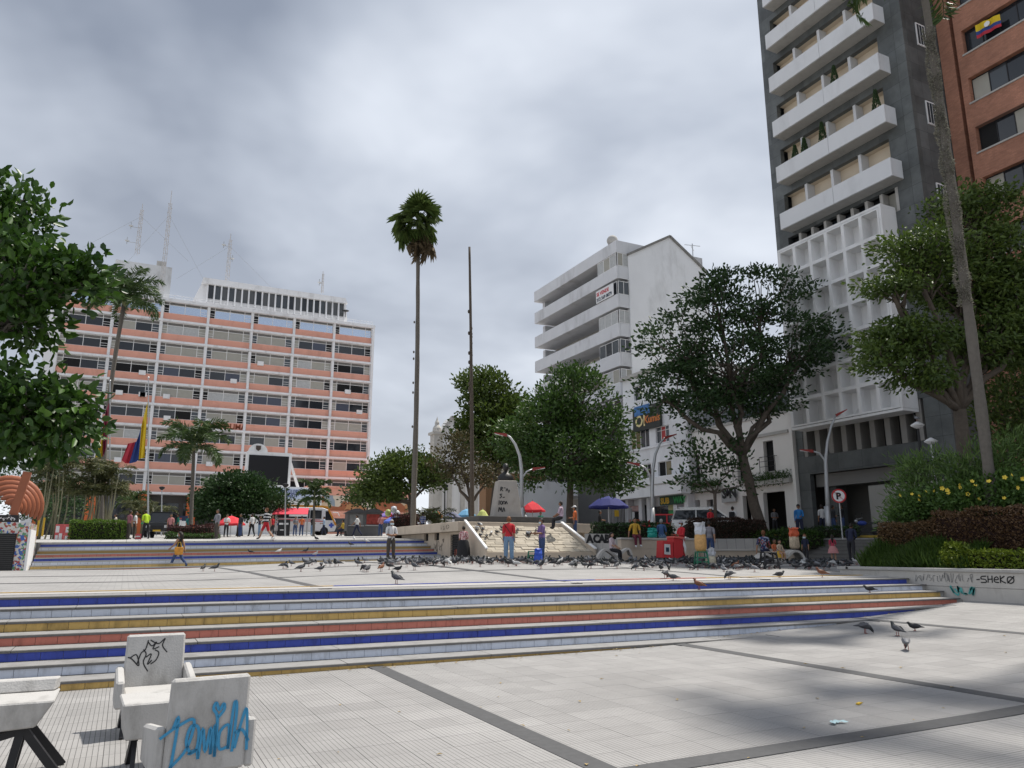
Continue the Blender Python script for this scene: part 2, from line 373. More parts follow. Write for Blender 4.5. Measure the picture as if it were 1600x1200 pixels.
# near flight of steps
TR, RI, Y1, Z1 = .514, .155, 15.09, .98
st = tag(bpy.data.objects.new('near_steps', None), kind='structure'); COL.objects.link(st)
core = MB()
for k in range(1, 8):
    zk = Z1 - RI * (k - 1); yk = Y1 - TR * (k - 1); core.box(-14, 20.2, yk + .045, yk + .7, -.9, zk - .039)
core.build('core', m_conc, st)
L = 2.43
for k in range(1, 8):
    zk = Z1 - RI * (k - 1); yk = Y1 - TR * (k - 1); x = -13.6 + random.uniform(0, 1.5); x0 = x - 3
    dep = TR + .03 if k > 1 else .45
    while x0 < 20.2:
        x1 = min(x0 + L + random.uniform(-.03, .03), 20.2); s = .004; jz = random.uniform(-.002, .002)
        b = MB(); y0, y1 = yk + random.uniform(-.004, .004), yk + dep; r = .012; zt = zk + jz; zb = zk - .038
        prof = [(y0, zb), (y0, zt - r), (y0 + r * .3, zt - r * .3), (y0 + r, zt), (y1, zt), (y1, zb)]
        V = [(xx, a, c) for xx in (x0 + s, x1 - s) for a, c in prof]
        b.add(V, [(0, 6, 7, 1), (1, 7, 8, 2), (2, 8, 9, 3)], 1); b.add(V, [(3, 9, 10, 4)], 0); b.add(V, [(0, 1, 2, 3, 4, 5), (11, 10, 9, 8, 7, 6), (5, 11, 6, 0), (4, 10, 11, 5)], 1)
        if x1 - x0 > .3: b.build('tread_slab', [m_tread, m_nose], st)
        x0 = x1
TW = .28
rt = []
for k in range(1, 8):
    zk = Z1 - RI * (k - 1); yk = Y1 - TR * (k - 1); off = random.uniform(0, TW)
    for i in range(125):
        X = -14 + off + i * TW
        if X > 20.05 or (k < 8 and zlow(X) > zk - .05): continue
        D = X * sY + yk * cY; vis = abs(X * cY - yk * sY) < .70 * D
        rt.append((not vis, D, X, yk, zk, ORDER[k - 1]))
rt.sort(key=lambda a: a[:2])
tm = {}
for c in set(ORDER):
    b = MB(); b.box(-TW / 2 + .0025, TW / 2 - .0025, 0, .02, -RI + .003, -.040); o = b.build('riser_tile', TILE[c], bevel=.0025); tm[c] = o.data; bpy.data.objects.remove(o)
rest = MB(); ci = {c: i for i, c in enumerate(TILE)}
for q, (_, D, X, yk, zk, c) in enumerate(rt):
    yj = yk + .028 + random.uniform(-.002, .002)
    if q < 300: put('riser_tile', tm[c], st, (X, yj, zk))
    else: rest.box(X - TW / 2 + .0025, X + TW / 2 - .0025, yj, yj + .02, zk - RI + .003, zk - .040, ci[c])
tag(rest.build('riser_tiles_beyond', [TILE[c] for c in TILE], st), kind='stuff')

# middle plaza
b = MB(); gx = [-16, -8, -4, 0, 2, 4, 6, 8, 11, 14.9, 20.2, 25, 32.3]; gy = [15.5, 17.2, 20, 23, 26, 30.9, 34, 37.9, 41]
V = [(x, y, zmid(x, y) if y > 15.6 else .981) for y in gy for x in gx]; n = len(gx)
b.add(V, [(j * n + i, j * n + i + 1, (j + 1) * n + i + 1, (j + 1) * n + i) for j in range(len(gy) - 1) for i in range(n - 1) if not (gy[j] < 17 and gx[i] >= 20.1)])
mid = tag(b.build('middle_plaza', m_pavem), kind='structure')
for X in (3.63, 9.45, 15.27, 21.1): band('dark_band', X, 15.6, X, 36.5 if X < 12 else 30.5, .24, zf=zmid, parent=mid)
for Y in (21.5, 27.4): band('dark_band', -6, Y, 31, Y, .24, zf=zmid, up=.008, parent=mid)
seg = [(-12, -3, 'red'), (-3, 4, 'yellow'), (4, 10.5, 'blue'), (10.5, 14, 'red'), (14, 20, 'yellow')]
for x0, x1, c in seg: band('inlay_strip', x0, 16.55, x1, 16.55, .10, mt=TILE[c], zf=zmid, up=.011, parent=mid)
for x0, x1 in ((-13, 20.1),): band('pale_band', x0, 16.0, x1, 16.0, .55, mt=mat('pale_terrazzo', (.42, .405, .39), .8, .12, 9, dirt=.2), zf=zmid, up=.005, parent=mid)

# far flight of steps (rises with the terrace to the right)
fs = tag(bpy.data.objects.new('far_steps', None), kind='structure'); COL.objects.link(fs)
FY = 41.0; FX0, FX1 = -3.45, 14.9
def fz(k, X): return 2.15 + .016 * X - RI * (k - 1)
for k in range(1, 9):
    yk = FY - TR * (k - 1); ends = [FX0 + i * (FX1 - FX0) / 6 for i in range(7)]
    for a, c in zip(ends[:-1], ends[1:]):
        za, zc = fz(k, a), fz(k, c); y1 = yk + TR + .03 if k > 1 else yk + .9
        b = MB(); b.hexa([(a + .003, yk, za - .045), (c - .003, yk, zc - .045), (c - .003, y1, zc - .045), (a + .003, y1, za - .045), (a + .003, yk, za), (c - .003, yk, zc), (c - .003, y1, zc), (a + .003, y1, za)])
        b.build('tread_slab', mat('far_tread', (.34, .335, .325), .85, .12, 6), fs)
        b = MB(); b.hexa([(a, yk + .03, za - RI - .05), (c, yk + .03, zc - RI - .05), (c, yk + .3, zc - RI - .05), (a, yk + .3, za - RI - .05), (a, yk + .03, za - .046), (c, yk + .03, zc - .046), (c, yk + .3, zc - .046), (a, yk + .3, za - .046)])
        cc = ORDER[k - 1]; base = {'blue': (.045, .075, .36), 'white': (.60, .64, .72), 'yellow': (.56, .39, .14), 'red': (.50, .18, .14)}[cc]
        b.build('riser_tiles', grid_mat('far_tile_' + cc, base, tuple(x * .55 for x in base), .28, 5, w=.012, axes='XY', var=.12, rough=.4), fs)
b = MB(); b.hexa([(FX0, FY + .6, -.5), (FX1, FY + .6, -.5), (FX1, FY + 1.2, -.5), (FX0, FY + 1.2, -.5), (FX0, FY + .6, fz(1, FX0) - .06), (FX1, FY + .6, fz(1, FX1) - .06), (FX1, FY + 1.2, fz(1, FX1) - .06), (FX0, FY + 1.2, fz(1, FX0) - .06)]); b.build('core', m_conc, fs)

# street on the right: asphalt, kerb with yellow edge, footway, steps up from the plaza
def sheet(name, x0, x1, y0, y1, up, mt, n=12, kind='structure', thick=0):
    b = MB(); V = []
    for i in range(n + 1):
        y = y0 + (y1 - y0) * i / n
        for x in (x0, x1): V.append((x, y, zup(x, y) + up))
    b.add(V, [(2 * i, 2 * i + 1, 2 * i + 3, 2 * i + 2) for i in range(n)])
    if thick:
        b.add([(x0, y0 + (y1 - y0) * i / n, zup(x0, y0 + (y1 - y0) * i / n) + up - (thick if s else 0)) for i in range(n + 1) for s in (0, 1)], [(2 * i, 2 * i + 1, 2 * i + 3, 2 * i + 2) for i in range(n)])
    return tag(b.build(name, mt), kind=kind)
sheet('road', 34.0, 36.6, -20, 75, .006, m_asph)
sheet('footway', 36.75, 52, -20, 75, .13, m_paveu)
b = MB()
for i in range(30):
    y0, y1 = 20 + i * 1.6, 20 + (i + 1) * 1.6 - .02; za, zb = zup(36.7, y0), zup(36.7, y1)
    b.hexa([(36.6, y0, za - .1), (36.76, y0, za - .1), (36.76, y1, zb - .1), (36.6, y1, zb - .1), (36.6, y0, za + .135), (36.76, y0, za + .135), (36.76, y1, zb + .135), (36.6, y1, zb + .135)])
tag(b.build('kerb', mat('yellow_kerb', (.52, .36, .07), .8, .25, 3, dirt=.5, dscale=2)), kind='structure')
rs = tag(bpy.data.objects.new('street_steps', None), kind='structure'); COL.objects.link(rs)
for i in range(6):
    b = MB(); z0 = 1.3; z1 = 1.3 + (2.36 - 1.3) * (i + 1) / 6; x0 = 31.9 + .3 * i
    b.box(x0, 33.7, 17.6, 30.6, z0 - .5, z1 - .035); b.build('riser', mat('dark_riser_stone', (.17, .165, .155), .9, .15, 4), rs)  # risers in an even dark grey stone
    b = MB(); b.box(x0 - .03, x0 + .33, 17.6, 30.6, z1 - .035, z1); b.build('tread_slab', mat('step_stone', (.13, .125, .12), .85, .15, 6), rs)
# ------------------------------------------------------------------ buildings
class Pl:
    """a facade plane: a = coordinate along it, z = height, d = depth into the building"""
    def __init__(s, ax, c): s.ax, s.c = ax, c
    def box(s, b, a0, a1, z0, z1, d0, d1, mi=0):
        a0, a1 = min(a0, a1), max(a0, a1)
        if s.ax == 'X': b.box(s.c + d0, s.c + d1, a0, a1, z0, z1, mi)
        else: b.box(a0, a1, s.c + d0, s.c + d1, z0, z1, mi)
    def px(s, p, q):
        A = (onX if s.ax == 'X' else onY)(p[0], p[1], s.c); B = (onX if s.ax == 'X' else onY)(q[0], q[1], s.c)
        a = (A.y, B.y) if s.ax == 'X' else (A.x, B.x); z = (A.z, B.z)
        return min(a), max(a), min(z), max(z)
    def M(s, a, z, d=-.01):                     # lettering plane seen from outside
        return face_mat((s.c + d, a, z), (0, -1, 0)) if s.ax == 'X' else face_mat((a, s.c + d, z), (1, 0, 0))
def wall_holes(pl, par, a0, a1, z0, z1, holes, mt, thick=.3, name='wall'):
    A = sorted({a0, a1} | {h for q in holes for h in q[:2] if a0 < h < a1}); Z = sorted({z0, z1} | {h for q in holes for h in q[2:4] if z0 < h < z1})
    b = MB(par.location)
    for i in range(len(A) - 1):
        run = None
        for j in range(len(Z) - 1):
            ca, cz = (A[i] + A[i + 1]) / 2, (Z[j] + Z[j + 1]) / 2
            solid = not any(q[0] < ca < q[1] and q[2] < cz < q[3] for q in holes)
            if solid: run = (run[0], Z[j + 1]) if run else (Z[j], Z[j + 1])
            if run and (not solid or j == len(Z) - 2):
                pl.box(b, A[i], A[i + 1], run[0], run[1], 0, thick); run = None
    return b.build(name, mt, par)
def window(pl, par, a0, a1, z0, z1, nv=2, panes=None, fm=None, d=.12, tz=None, name='window', fw=.05, sill=None):
    """frame as the part, panes (and sill) as its pieces; tz = transom height fraction"""
    fm = fm or m_white; panes = panes or [m_glass]
    b = MB(par.location)
    pl.box(b, a0, a1, z0, z0 + fw, d, d + .06); pl.box(b, a0, a1, z1 - fw, z1, d, d + .06)
    for i in range(nv + 1):
        a = a0 + (a1 - a0) * i / nv; w = fw / 2; pl.box(b, max(a0, a - w), min(a1, a + w), z0 + fw, z1 - fw, d + .002, d + .058)
    if tz: zt = z0 + (z1 - z0) * tz; pl.box(b, a0 + fw / 2, a1 - fw / 2, zt - fw * .4, zt + fw * .4, d + .004, d + .05)
    o = b.build(name, fm, par)
    for i in range(nv):
        q = MB(par.location); l, r = a0 + (a1 - a0) * i / nv, a0 + (a1 - a0) * (i + 1) / nv
        pl.box(q, l + .005, r - .005, z0 + .01, z1 - .01, d + .03, d + .036); p = q.build('pane', random.choice(panes), o)
    if sill: q = MB(par.location); pl.box(q, a0 - .08, a1 + .08, z0 - .09, z0 - .005, -.10, d); q.build('sill', sill, o)
    return o
def slab(pl, par, name, a0, a1, z0, z1, d0, d1, mt, bevel=0):
    b = MB(par.location); pl.box(b, a0, a1, z0, z1, d0, d1); return b.build(name, mt, par, bevel=bevel)

# ---- coral office block across the square
m_coral = mat('coral_paint', (.72, .355, .265), .8, .07, .7, dirt=.35, dscale=.5)
m_slabw = mat('weathered_white', (.74, .74, .75), .8, .08, 1, dirt=.45, dscale=.9)
m_blind = mat('beige_blind', (.36, .35, .31), .8, .1, 2); m_curt = mat('pale_curtain', (.44, .45, .45), .9, .25, 5)
m_mirror = mat('mirror_glass', (.50, .58, .70), .06, metal=.85); m_blue = mat('blue_film', (.07, .08, .11), .2); m_vent = mat('louvre_grey', (.16, .155, .15), .8, .2, 12)  # vent strips are darker grey louvres
CY, CX0, CX1, NB, SH, CTOP = 112.0, -10.5, 31.3, 7, 2.965, 36.1
cb = thing('office_building', 'long coral and white nine storey office block with banded balconies', 'building', (10, CY, zup(10, CY)))
pc = Pl('Y', CY); BW = (CX1 - CX0) / NB; base = CTOP - 9 * SH
b = MB(cb.location); b.box(CX0, CX1, CY + 1.6, CY + 15, zup(0, CY) - .5, CTOP - .2); b.build('core', mat('shaded_wall', (.33, .32, .31), .9, .1, 1), cb)
slab(pc, cb, 'roof_slab', CX0 - .3, CX1 + .3, CTOP - .25, CTOP + .18, -.5, 15.2, m_slabw)
for r in range(9): slab(pc, cb, 'floor_slab', CX0 - .1, CX1 + .1, base + r * SH - .14, base + r * SH + .16, -.42, 1.7, m_slabw)
for c in range(NB + 1):
    a = CX0 + c * BW; slab(pc, cb, 'column', a - .17, a + .17, base + .17, CTOP - .26, -.30, 1.6, m_slabw)
slab(pc, cb, 'end_wall', CX1 - .1, CX1 + .22, 4, CTOP - .26, -.45, 15.1, m_slabw); slab(pc, cb, 'end_wall', CX0 - 1.4, CX0 - .2, 4, CTOP - 3, 0, 15, m_slabw)
frame_me = {}
pane_me = {}
def coral_bay(x0, z, top):
    w = BW - .36; sp_h = 1.0; zt = SH - .32; key = top
    if key not in frame_me:
        b = MB(); cols = [0, .12, .48, .84, 1.0]
        for f in cols: b.box(f * w - .035, f * w + .035, .10, .17, sp_h, zt)
        b.box(0, w, .10, .17, sp_h, sp_h + .06); b.box(0, w, .101, .169, zt - .48, zt - .42); b.box(0, w, .10, .17, zt - .05, zt)
        for lo, hi in ((0, .12), (.84, 1)):
            for q in range(2): zz_ = sp_h + .35 + .33 * q; b.box(lo * w, hi * w, .112, .16, zz_ - .025, zz_ + .025)
        o = b.build('window', m_white); frame_me[key] = o.data; bpy.data.objects.remove(o)
        b = MB(); b.box(0, w, 0, .1, 0, sp_h); o = b.build('spandrel', m_coral); frame_me['sp'] = o.data; bpy.data.objects.remove(o)
        b = MB(); b.box(.02, w - .02, .135, .142, zt - .42, zt - .05); o = b.build('vent_strip', m_vent); frame_me['v'] = o.data; bpy.data.objects.remove(o)
    loc = Vector((x0 + .18, CY - .02, z + .16)) - cb.location
    put('spandrel', frame_me['sp'], cb, loc)
    f = put('window', frame_me[key], cb, loc)
    put('vent_strip', frame_me['v'], f)
    mode = random.random()
    for q, (lo, hi) in enumerate(((0, .12), (.12, .48), (.48, .84), (.84, 1))):
        if top: mt = m_mirror if q != 0 else m_dark
        elif q in (0, 3): mt = random.choice([m_dark, m_glass2, m_blind])
        else: mt = random.choice([m_blind, m_blind, m_glass]) if mode < .35 else (random.choice([m_glass, m_dark, m_blue, m_glass]) if mode < .72 else random.choice([m_curt, m_curt, m_blind]))
        kk = (q, mt.name)
        if kk not in pane_me:
            b = MB(); b.box(lo * w + .03, hi * w - .03, .135, .141, sp_h + .03, zt - .44); o = b.build('pane', mt); pane_me[kk] = o.data; bpy.data.objects.remove(o)
        put('pane', pane_me[kk], f)
for r in range(9):
    for c in range(NB): coral_bay(CX0 + c * BW, base + r * SH, r == 8)
for c in range(NB + 1):                     # ground floor piers
    a = CX0 + c * BW
    if a < 16: slab(pc, cb, 'pillar', a - .55, a + .55, zup(a, CY) - .3, base - .15, .2, 1.3, mat('orange_pillar', (.62, .155, .05), .7, .08, 1, dirt=.2))
rac = random.Random(4)
for i in range(14):
    r_, c_i = rac.randint(0, 7), rac.randint(1, NB - 1); a = CX0 + c_i * BW + rac.uniform(.5, 4.5); slab(pc, cb, 'air_conditioner', a, a + .85, base + r_ * SH + .9, base + r_ * SH + 1.5, -.38, .0, m_slabw, bevel=.02)
slab(pc, cb, 'shop_front', CX0, 16, zup(0, CY) - .2, base - .2, 1.35, 1.55, mat('dim_shopfront', (.06, .058, .055), .6, .3, .5))
for i in range(8): slab(pc, cb, 'shop_window', CX0 + 1 + i * 3.2, CX0 + 3.6 + i * 3.2, zup(0, CY) + 2.2, base - 1.2, 1.30, 1.34, m_glass)
text_mesh('TOLIMA', 1.0, mat('rust_letters', (.22, .05, .02), .6), 'lettering', cb, Matrix.Translation(-cb.location) @ pc.M(onY(342, 660, CY).x, base + 3 * SH + .32, -.03), bold=.03, extr=.02)
# penthouse with slanted fins, lift tower, rails
P0, P1 = onY(303, 470, 116).x, onY(537, 490, 116).x
b = MB(cb.location); zb, zt = CTOP + .2, CTOP + 4.7
b.prism([(P0 - .6, zb), (P1 + .4, zb), (P1 - .1, zt), (P0 + 1.0, zt)], 114.6, 124); b.build('penthouse', m_slabw, cb)
b = MB(cb.location); b.prism([(P0 + .7, zt - .75), (P1 + .1, zt - .75), (P1 - .3, zt + .1), (P0 + .9, zt + .1)], 114.0, 114.6); b.build('penthouse_cornice', m_slabw, cb)
NP = 21
for i in range(NP + 1):
    a = P0 + 1.6 + (P1 - P0 - 1.9) * i / NP
    b = MB(cb.location); b.hexa([(a - .1, 113.9, zb + .9), (a + .1, 113.9, zb + .9), (a + .1, 114.7, zb + .9), (a - .1, 114.7, zb + .9), (a - .1, 114.2, zt - .76), (a + .1, 114.2, zt - .76), (a + .1, 114.7, zt - .76), (a - .1, 114.7, zt - .76)]); b.build('fin', m_slabw, cb)
    if i < NP:
        b = MB(cb.location); a2 = P0 + 1.6 + (P1 - P0 - 1.9) * (i + 1) / NP; b.box(a + .1, a2 - .1, 114.52, 114.58, zb + 1.7, zt - .8); b.build('pane', random.choice([m_glass2, mat('dull_pane', (.10, .105, .11), .3), m_glass]), cb)
b = MB(cb.location); q0, q1 = onY(178, 430, 117).x, onY(268, 430, 117).x; b.box(q0, q1, 117, 123, CTOP, CTOP + 6.6); b.build('lift_tower', mat('stained_render', (.55, .56, .57), .9, .12, .8, dirt=.7, dscale=.45), cb)
b = MB(cb.location); b.box(q0 + 5.3, q0 + 6.6, 117.2, 119, CTOP + 6.6, CTOP + 7.4); b.build('vent_box', m_conc, cb)
b = MB(cb.location)
for i in range(42): b.beam((CX0 + i * 1.02, CY + .1, CTOP + .18), (CX0 + i * 1.02, CY + .1, CTOP + .85), .05, .05)
b.beam((CX0, CY + .1, CTOP + .85), (CX1, CY + .1, CTOP + .85), .05, .05); b.beam((CX0, CY + .1, CTOP + .5), (CX1, CY + .1, CTOP + .5), .04, .04); b.build('roof_rail', m_slabw, cb)
b = MB(cb.location); p = onY(540, 487, 113.5); b.lathe([(.55, .16), (.4, .05), (.0, 0)], 12, (p.x, 113.5, p.z)); b.beam((p.x, 113.5, p.z - .9), (p.x, 113.5, p.z), .08, .08); b.build('satellite_dish', m_black, cb)
def mast(label, px, ytop, ybot, Y, w, extra=(), guys=True):
    t = onY(px, ytop, Y); g = onY(px, ybot, Y); o = thing('antenna_mast', label, 'antenna', (g.x, Y, g.z), group='antenna masts on the coral block roof')
    b = MB(); H = t.z - g.z; 
    for dx, dy in ((-w, -w), (w, -w), (0, w)): b.beam((dx, dy, 0), (dx * .6, dy * .6, H * .86), .07, .07)
    n = max(4, int(H / .8))
    for i in range(n):
        z0, z1 = H * .86 * i / n, H * .86 * (i + 1) / n; s = 1 if i % 2 else -1; b.beam((-w * s, -w, z0), (w * s, -w, z1), .05, .05); b.beam((-w, -w, z1), (w, -w, z1), .05, .05)
    b.beam((0, 0, H * .84), (0, 0, H), .09, .09); b.build('lattice', mat('mast_paint', (.50, .48, .47), .6, .1, 1), o)
    for (dx, z) in extra:
        b = MB(); b.beam((0, 0, z), (dx, 0, z), .06, .06); b.lathe([(.32, .12), (.22, .03), (0, 0)], 10, (dx, -.1, z)); b.beam((dx, 0, z - .4), (dx, 0, z + .7), .09, .09); b.build('antenna_arm', m_steel, o)
    if guys:
        b = MB()
        for dx in (-7, 7): b.beam((0, 0, H * .75), (dx, 0, -.2 if dx < 0 else .2), .03, .03)
        b.build('guy_wire', m_steel, o)
mast('lattice antenna mast with dishes beside the taller mast', 214, 317, 398, 119, .28, ((-1.2, 4.2), (-1.5, 1.8)))
mast('tallest lattice antenna mast rising by the lift tower', 252, 295, 455, 116.5, .30)
mast('lattice antenna mast with side arms above the penthouse', 354, 364, 445, 118, .28, ((-.9, 6.2), (.5, 4.2)))
mast('short thin antenna mast at far end of the penthouse', 503, 424, 458, 118, .18, ((-.5, 1.6),), False)

# ---- LED screen house with vaccination banner
lz = zup(15, 98); lb = thing('screen_pavilion', 'white pavilion carrying a big black video screen and banner', 'building', (16, 98, lz))
b = MB(lb.location); b.box(10.2, 21.6, 97.5, 106, lz - .3, 9.7); b.build('wall', m_white, lb)
s0, s1, s2, s3 = onY(386, 712, 99).x, onY(456, 712, 99).x, onY(400, 758, 99).z, onY(420, 712, 99).z + .1
b = MB(lb.location); b.box(s0, s1, 99, 100.4, s2 - 1.3, s3 + .35); b.build('screen_housing', m_white, lb)
b = MB(lb.location); b.box(s0 + .25, s1 - .35, 98.93, 99.01, s2 + .1, s3 - .1); b.build('video_screen', mat('screen_black', (.008, .008, .010), .35), lb)
b = MB(lb.location); cxm = s0 + 1.3; b.prism([(cxm + 1.15 * cos(pi * i / 14), s3 + .36 + 1.0 * sin(pi * i / 14)) for i in range(15)], 99.1, 99.4); crest = b.build('crest_arch', m_white, lb)
b = MB(lb.location); b.prism([(cxm - .3, s3 + 1.1), (cxm + .3, s3 + 1.1), (cxm + .3, s3 + .65), (cxm, s3 + .42), (cxm - .3, s3 + .65)], 99.03, 99.1); b.build('crest_emblem', mat('crest_ink', (.08, .06, .05), .7, .6, 12), lb)
b = MB(lb.location)
for i in range(5): b.beam((s1 + .2 + i * .02, 101 + .3 * i, s3 - .2), (s1 + 1.6, 101 + .3 * i, 9.7), .12, .12)
b.build('screen_brace', m_slabw, lb)
a0, a1, z0, z1 = Pl('Y', 97.3).px((424, 764), (486, 781)); b = MB(lb.location); b.box(a0, a1, 97.3, 97.42, z0, z1 + .1); ban = b.build('banner', mat('banner_pale_blue', (.52, .60, .76), .6, .05, 2), lb)
navy = mat('navy_print', (.03, .04, .18), .6)
for t, px, py, sz in (('PUNTO DE', 438, 768.5, .42), ('VACUNACION', 437, 772.5, .42), ('COVID-19', 440, 777, .42), ('VACUNATE', 465, 771.5, .62)):
    p = onY(px, py, 97.28); text_mesh(t, sz, navy, 'lettering', ban, Matrix.Translation(-lb.location) @ face_mat((p.x, 97.28, p.z), (1, 0, 0)), bold=.01)
a0, a1, z0, z1 = Pl('Y', 97.4).px((447, 782), (480, 797)); window(Pl('Y', 97.38), lb, a0, a1, z0, z1, 3, [m_glass], tz=.62)
cg = atD(455, 842, 72); cs = thing('canopy_stall', 'market stall with a red canopy and white valance before the bus', 'stall', (cg.x, cg.y, zup(cg.x, cg.y)), -YAW * .5); kx = 72 / 1190
m_can = mat('red_awning', (.60, .05, .08), .7, .06, 2)
b = MB(); x0, x1 = -24 * kx, 23 * kx; zt_, zb__ = (842 - 799) * kx, (842 - 811) * kx; b.hexa([(x0 - .3, -1.2, zb__), (x1, -1.2, zb__), (x1, 1.0, zt_ - .1), (x0, 1.0, zt_ - .1), (x0 - .3, -1.22, zb__ + .06), (x1, -1.22, zb__ + .06), (x1, 1.0, zt_), (x0, 1.0, zt_)]); b.build('canopy', m_can, cs)
b = MB(); b.box(x0 + 1.2, x1, -1.28, -1.23, zb__ - .16, zb__ + .02); b.build('valance', m_white, cs)
for x in (x0, x1):
    for y in (-1.1, .9): b = MB(); b.beam((x * .97, y, 0), (x * .97, y, zb__ + (.6 if y > 0 else 0)), .06, .06); b.build('post', m_steel, cs)
b = MB(); b.hexa([(x0 - 2.4, -1.0, zb__ - .1), (x0 - .35, -1.0, zb__ - .1), (x0 - .35, .6, zb__ + .1), (x0 - 2.4, .6, zb__ + .1), (x0 - 2.4, -1.0, zb__ - .02), (x0 - .35, -1.0, zb__ - .02), (x0 - .35, .6, zb__ + .18), (x0 - 2.4, .6, zb__ + .18)]); b.build('side_canopy', m_pw_ if False else m_white, cs)
b = MB(); b.beam((x0 - 2.2, -.9, 0), (x0 - 2.2, -.9, zb__), .06, .06); b.build('post', m_steel, cs)
# mural annex
ab = thing('mural_annex', 'low coral annex with a long terracotta figure mural', 'building', (28, 104, zup(28, 104)))
ap = Pl('Y', 104); a0, a1, z0, z1 = ap.px((489, 772), (640, 802))
b = MB(ab.location); b.box(a0 - .6, a1 + .9, 104, 111.5, zup(28, 104) - .4, z1 + 1.0); b.build('wall', m_coral, ab)
m = bpy.data.materials.new('mural'); m.use_nodes = True; t = m.node_tree; bs = t.nodes['Principled BSDF']; bs.inputs['Roughness'].default_value = .8
g = t.nodes.new('ShaderNodeNewGeometry'); mp = t.nodes.new('ShaderNodeMapping'); mp.inputs['Scale'].default_value = (.9, .9, 1.1); mp.inputs['Rotation'].default_value = (0, .5, 0); t.links.new(g.outputs['Position'], mp.inputs[0])
nz = t.nodes.new('ShaderNodeTexNoise'); nz.inputs['Scale'].default_value = .8; nz.inputs['Detail'].default_value = 2; t.links.new(mp.outputs[0], nz.inputs['Vector'])
mxv = t.nodes.new('ShaderNodeMixRGB'); mxv.inputs[0].default_value = .55; t.links.new(mp.outputs[0], mxv.inputs[1]); t.links.new(nz.outputs['Color'], mxv.inputs[2])
vo = t.nodes.new('ShaderNodeTexVoronoi'); vo.inputs['Scale'].default_value = 1.5; t.links.new(mxv.outputs[0], vo.inputs['Vector'])
rp = t.nodes.new('ShaderNodeValToRGB'); rp.color_ramp.interpolation = 'CONSTANT'
for i, (ps, c) in enumerate(((0, (.30, .10, .045)), (.28, (.52, .40, .28)), (.42, (.20, .07, .035)), (.55, (.42, .20, .09)), (.68, (.24, .29, .34)), (.78, (.36, .12, .055)), (.9, (.58, .50, .40)))):
    e = rp.color_ramp.elements[i] if i < 2 else rp.color_ramp.elements.new(ps); e.position = ps; e.color = c + (1,)
sh = t.nodes.new('ShaderNodeSeparateColor'); t.links.new(vo.outputs['Color'], sh.inputs[0]); t.links.new(sh.outputs[0], rp.inputs[0]); t.links.new(rp.outputs[0], bs.inputs['Base Color'])
slab(ap, ab, 'mural_panel', a0 + .2, a1 - .3, z0 + .15, z1 - .1, -.08, .02, m)
slab(ap, ab, 'coping', a0 - .7, a1 + 1, z1 + .95, z1 + 1.15, -.3, 7.6, m_coral)
slab(ap, ab, 'lower_band', a0 - .7, a1 + 1, z0 - .5, z0 + .05, -.15, .05, m_coral)
slab(ap, ab, 'base_window', a0 + 1, a1 - 1, zup(28, 104) + .2, z0 - .9, -.05, .02, m_glass2)

# ---- church
ch = thing('church', 'white church with a gabled front and corner pinnacle behind trees', 'church', (31, 82, zup(31, 82)))
p = atD(683, 800, 88); gx0 = p.x
cp = Pl('Y', p.y); C0 = cp.px((690, 674), (704.7, 652.7)); apx = onY(704.7, 652.7, p.y); lf = onY(690, 676, p.y)
b = MB(ch.location); W = 12; b.prism([(lf.x, 3), (lf.x + W, 3), (lf.x + W, lf.z), (apx.x + 2.6, lf.z + 1.0), (apx.x, apx.z), (lf.x, lf.z)], p.y, p.y + 2); b.build('nave', m_white, ch)
b = MB(ch.location); b.beam((apx.x, p.y - .25, apx.z + .1), (lf.x - .2, p.y - .25, lf.z - .1), .35, .22); b.beam((apx.x, p.y - .25, apx.z + .1), (apx.x + 3.0, p.y - .25, lf.z + .8), .35, .22); b.build('gable_coping', m_conc, ch)
b = MB(ch.location); b.box(lf.x - 1.1, lf.x, p.y - .5, p.y + .8, 3, lf.z - .3); b.box(lf.x - 1.3, lf.x + .2, p.y - .7, p.y + 1, lf.z - .3, lf.z); b.lathe([(.55, 0), (.5, .5), (.25, .9), (.28, 1.15), (.1, 1.5), (0, 1.9)], 10, (lf.x - .55, p.y + .1, lf.z)); b.build('pinnacle', m_lconc, ch)
for i in range(7):
    b = MB(ch.location); a = lf.x + .8 + i * 1.65; b.box(a, a + .5, p.y - .28, p.y, 3, lf.z - 4.2); b.build('pilaster', m_lconc, ch)
b = MB(ch.location); b.box(lf.x - .1, lf.x + W + .1, p.y - .45, p.y - .02, lf.z - 4.1, lf.z - 3.5); b.build('cornice', m_lconc, ch)
b = MB(ch.location); b.box(apx.x - .8, apx.x + .8, p.y - .12, p.y - .02, apx.z - 2.6, apx.z - 2.4); b.build('gable_mark', m_black, ch)

# ---- white apartment block with balcony bands
apx_ = Pl('X', 40.0); AY0, AY1 = 56.2, 72.7
m_band = mat('grey_render', (.62, .63, .655), .85, .1, .8, dirt=.5, dscale=.45)
m_gable = mat('stained_white_wall', (.78, .79, .81), .9, .08, .6, dirt=.5, dscale=.30)
apt = thing('apartment_block', 'tall white apartment block with grey balcony bands and bare gable wall', 'building', (44, 60, zup(40, 60)))
b = MB(apt.location); b.prism([(40.3, 3), (49.7, 3), (49.7, 29.2), (45.3, 32.2), (40.3, 29.4)], AY0, AY0 + .4); b.build('gable_wall', m_gable, apt)
b = MB(apt.location); b.beam((45.3, AY0 + .15, 32.3), (40.2, AY0 + .15, 29.45), .6, .22); b.beam((45.3, AY0 + .15, 32.3), (49.9, AY0 + .15, 29.2), .6, .22); b.build('gable_coping', mat('mossy_coping', (.22, .215, .205), .9, .3, 3, dirt=.6, dscale=2), apt)
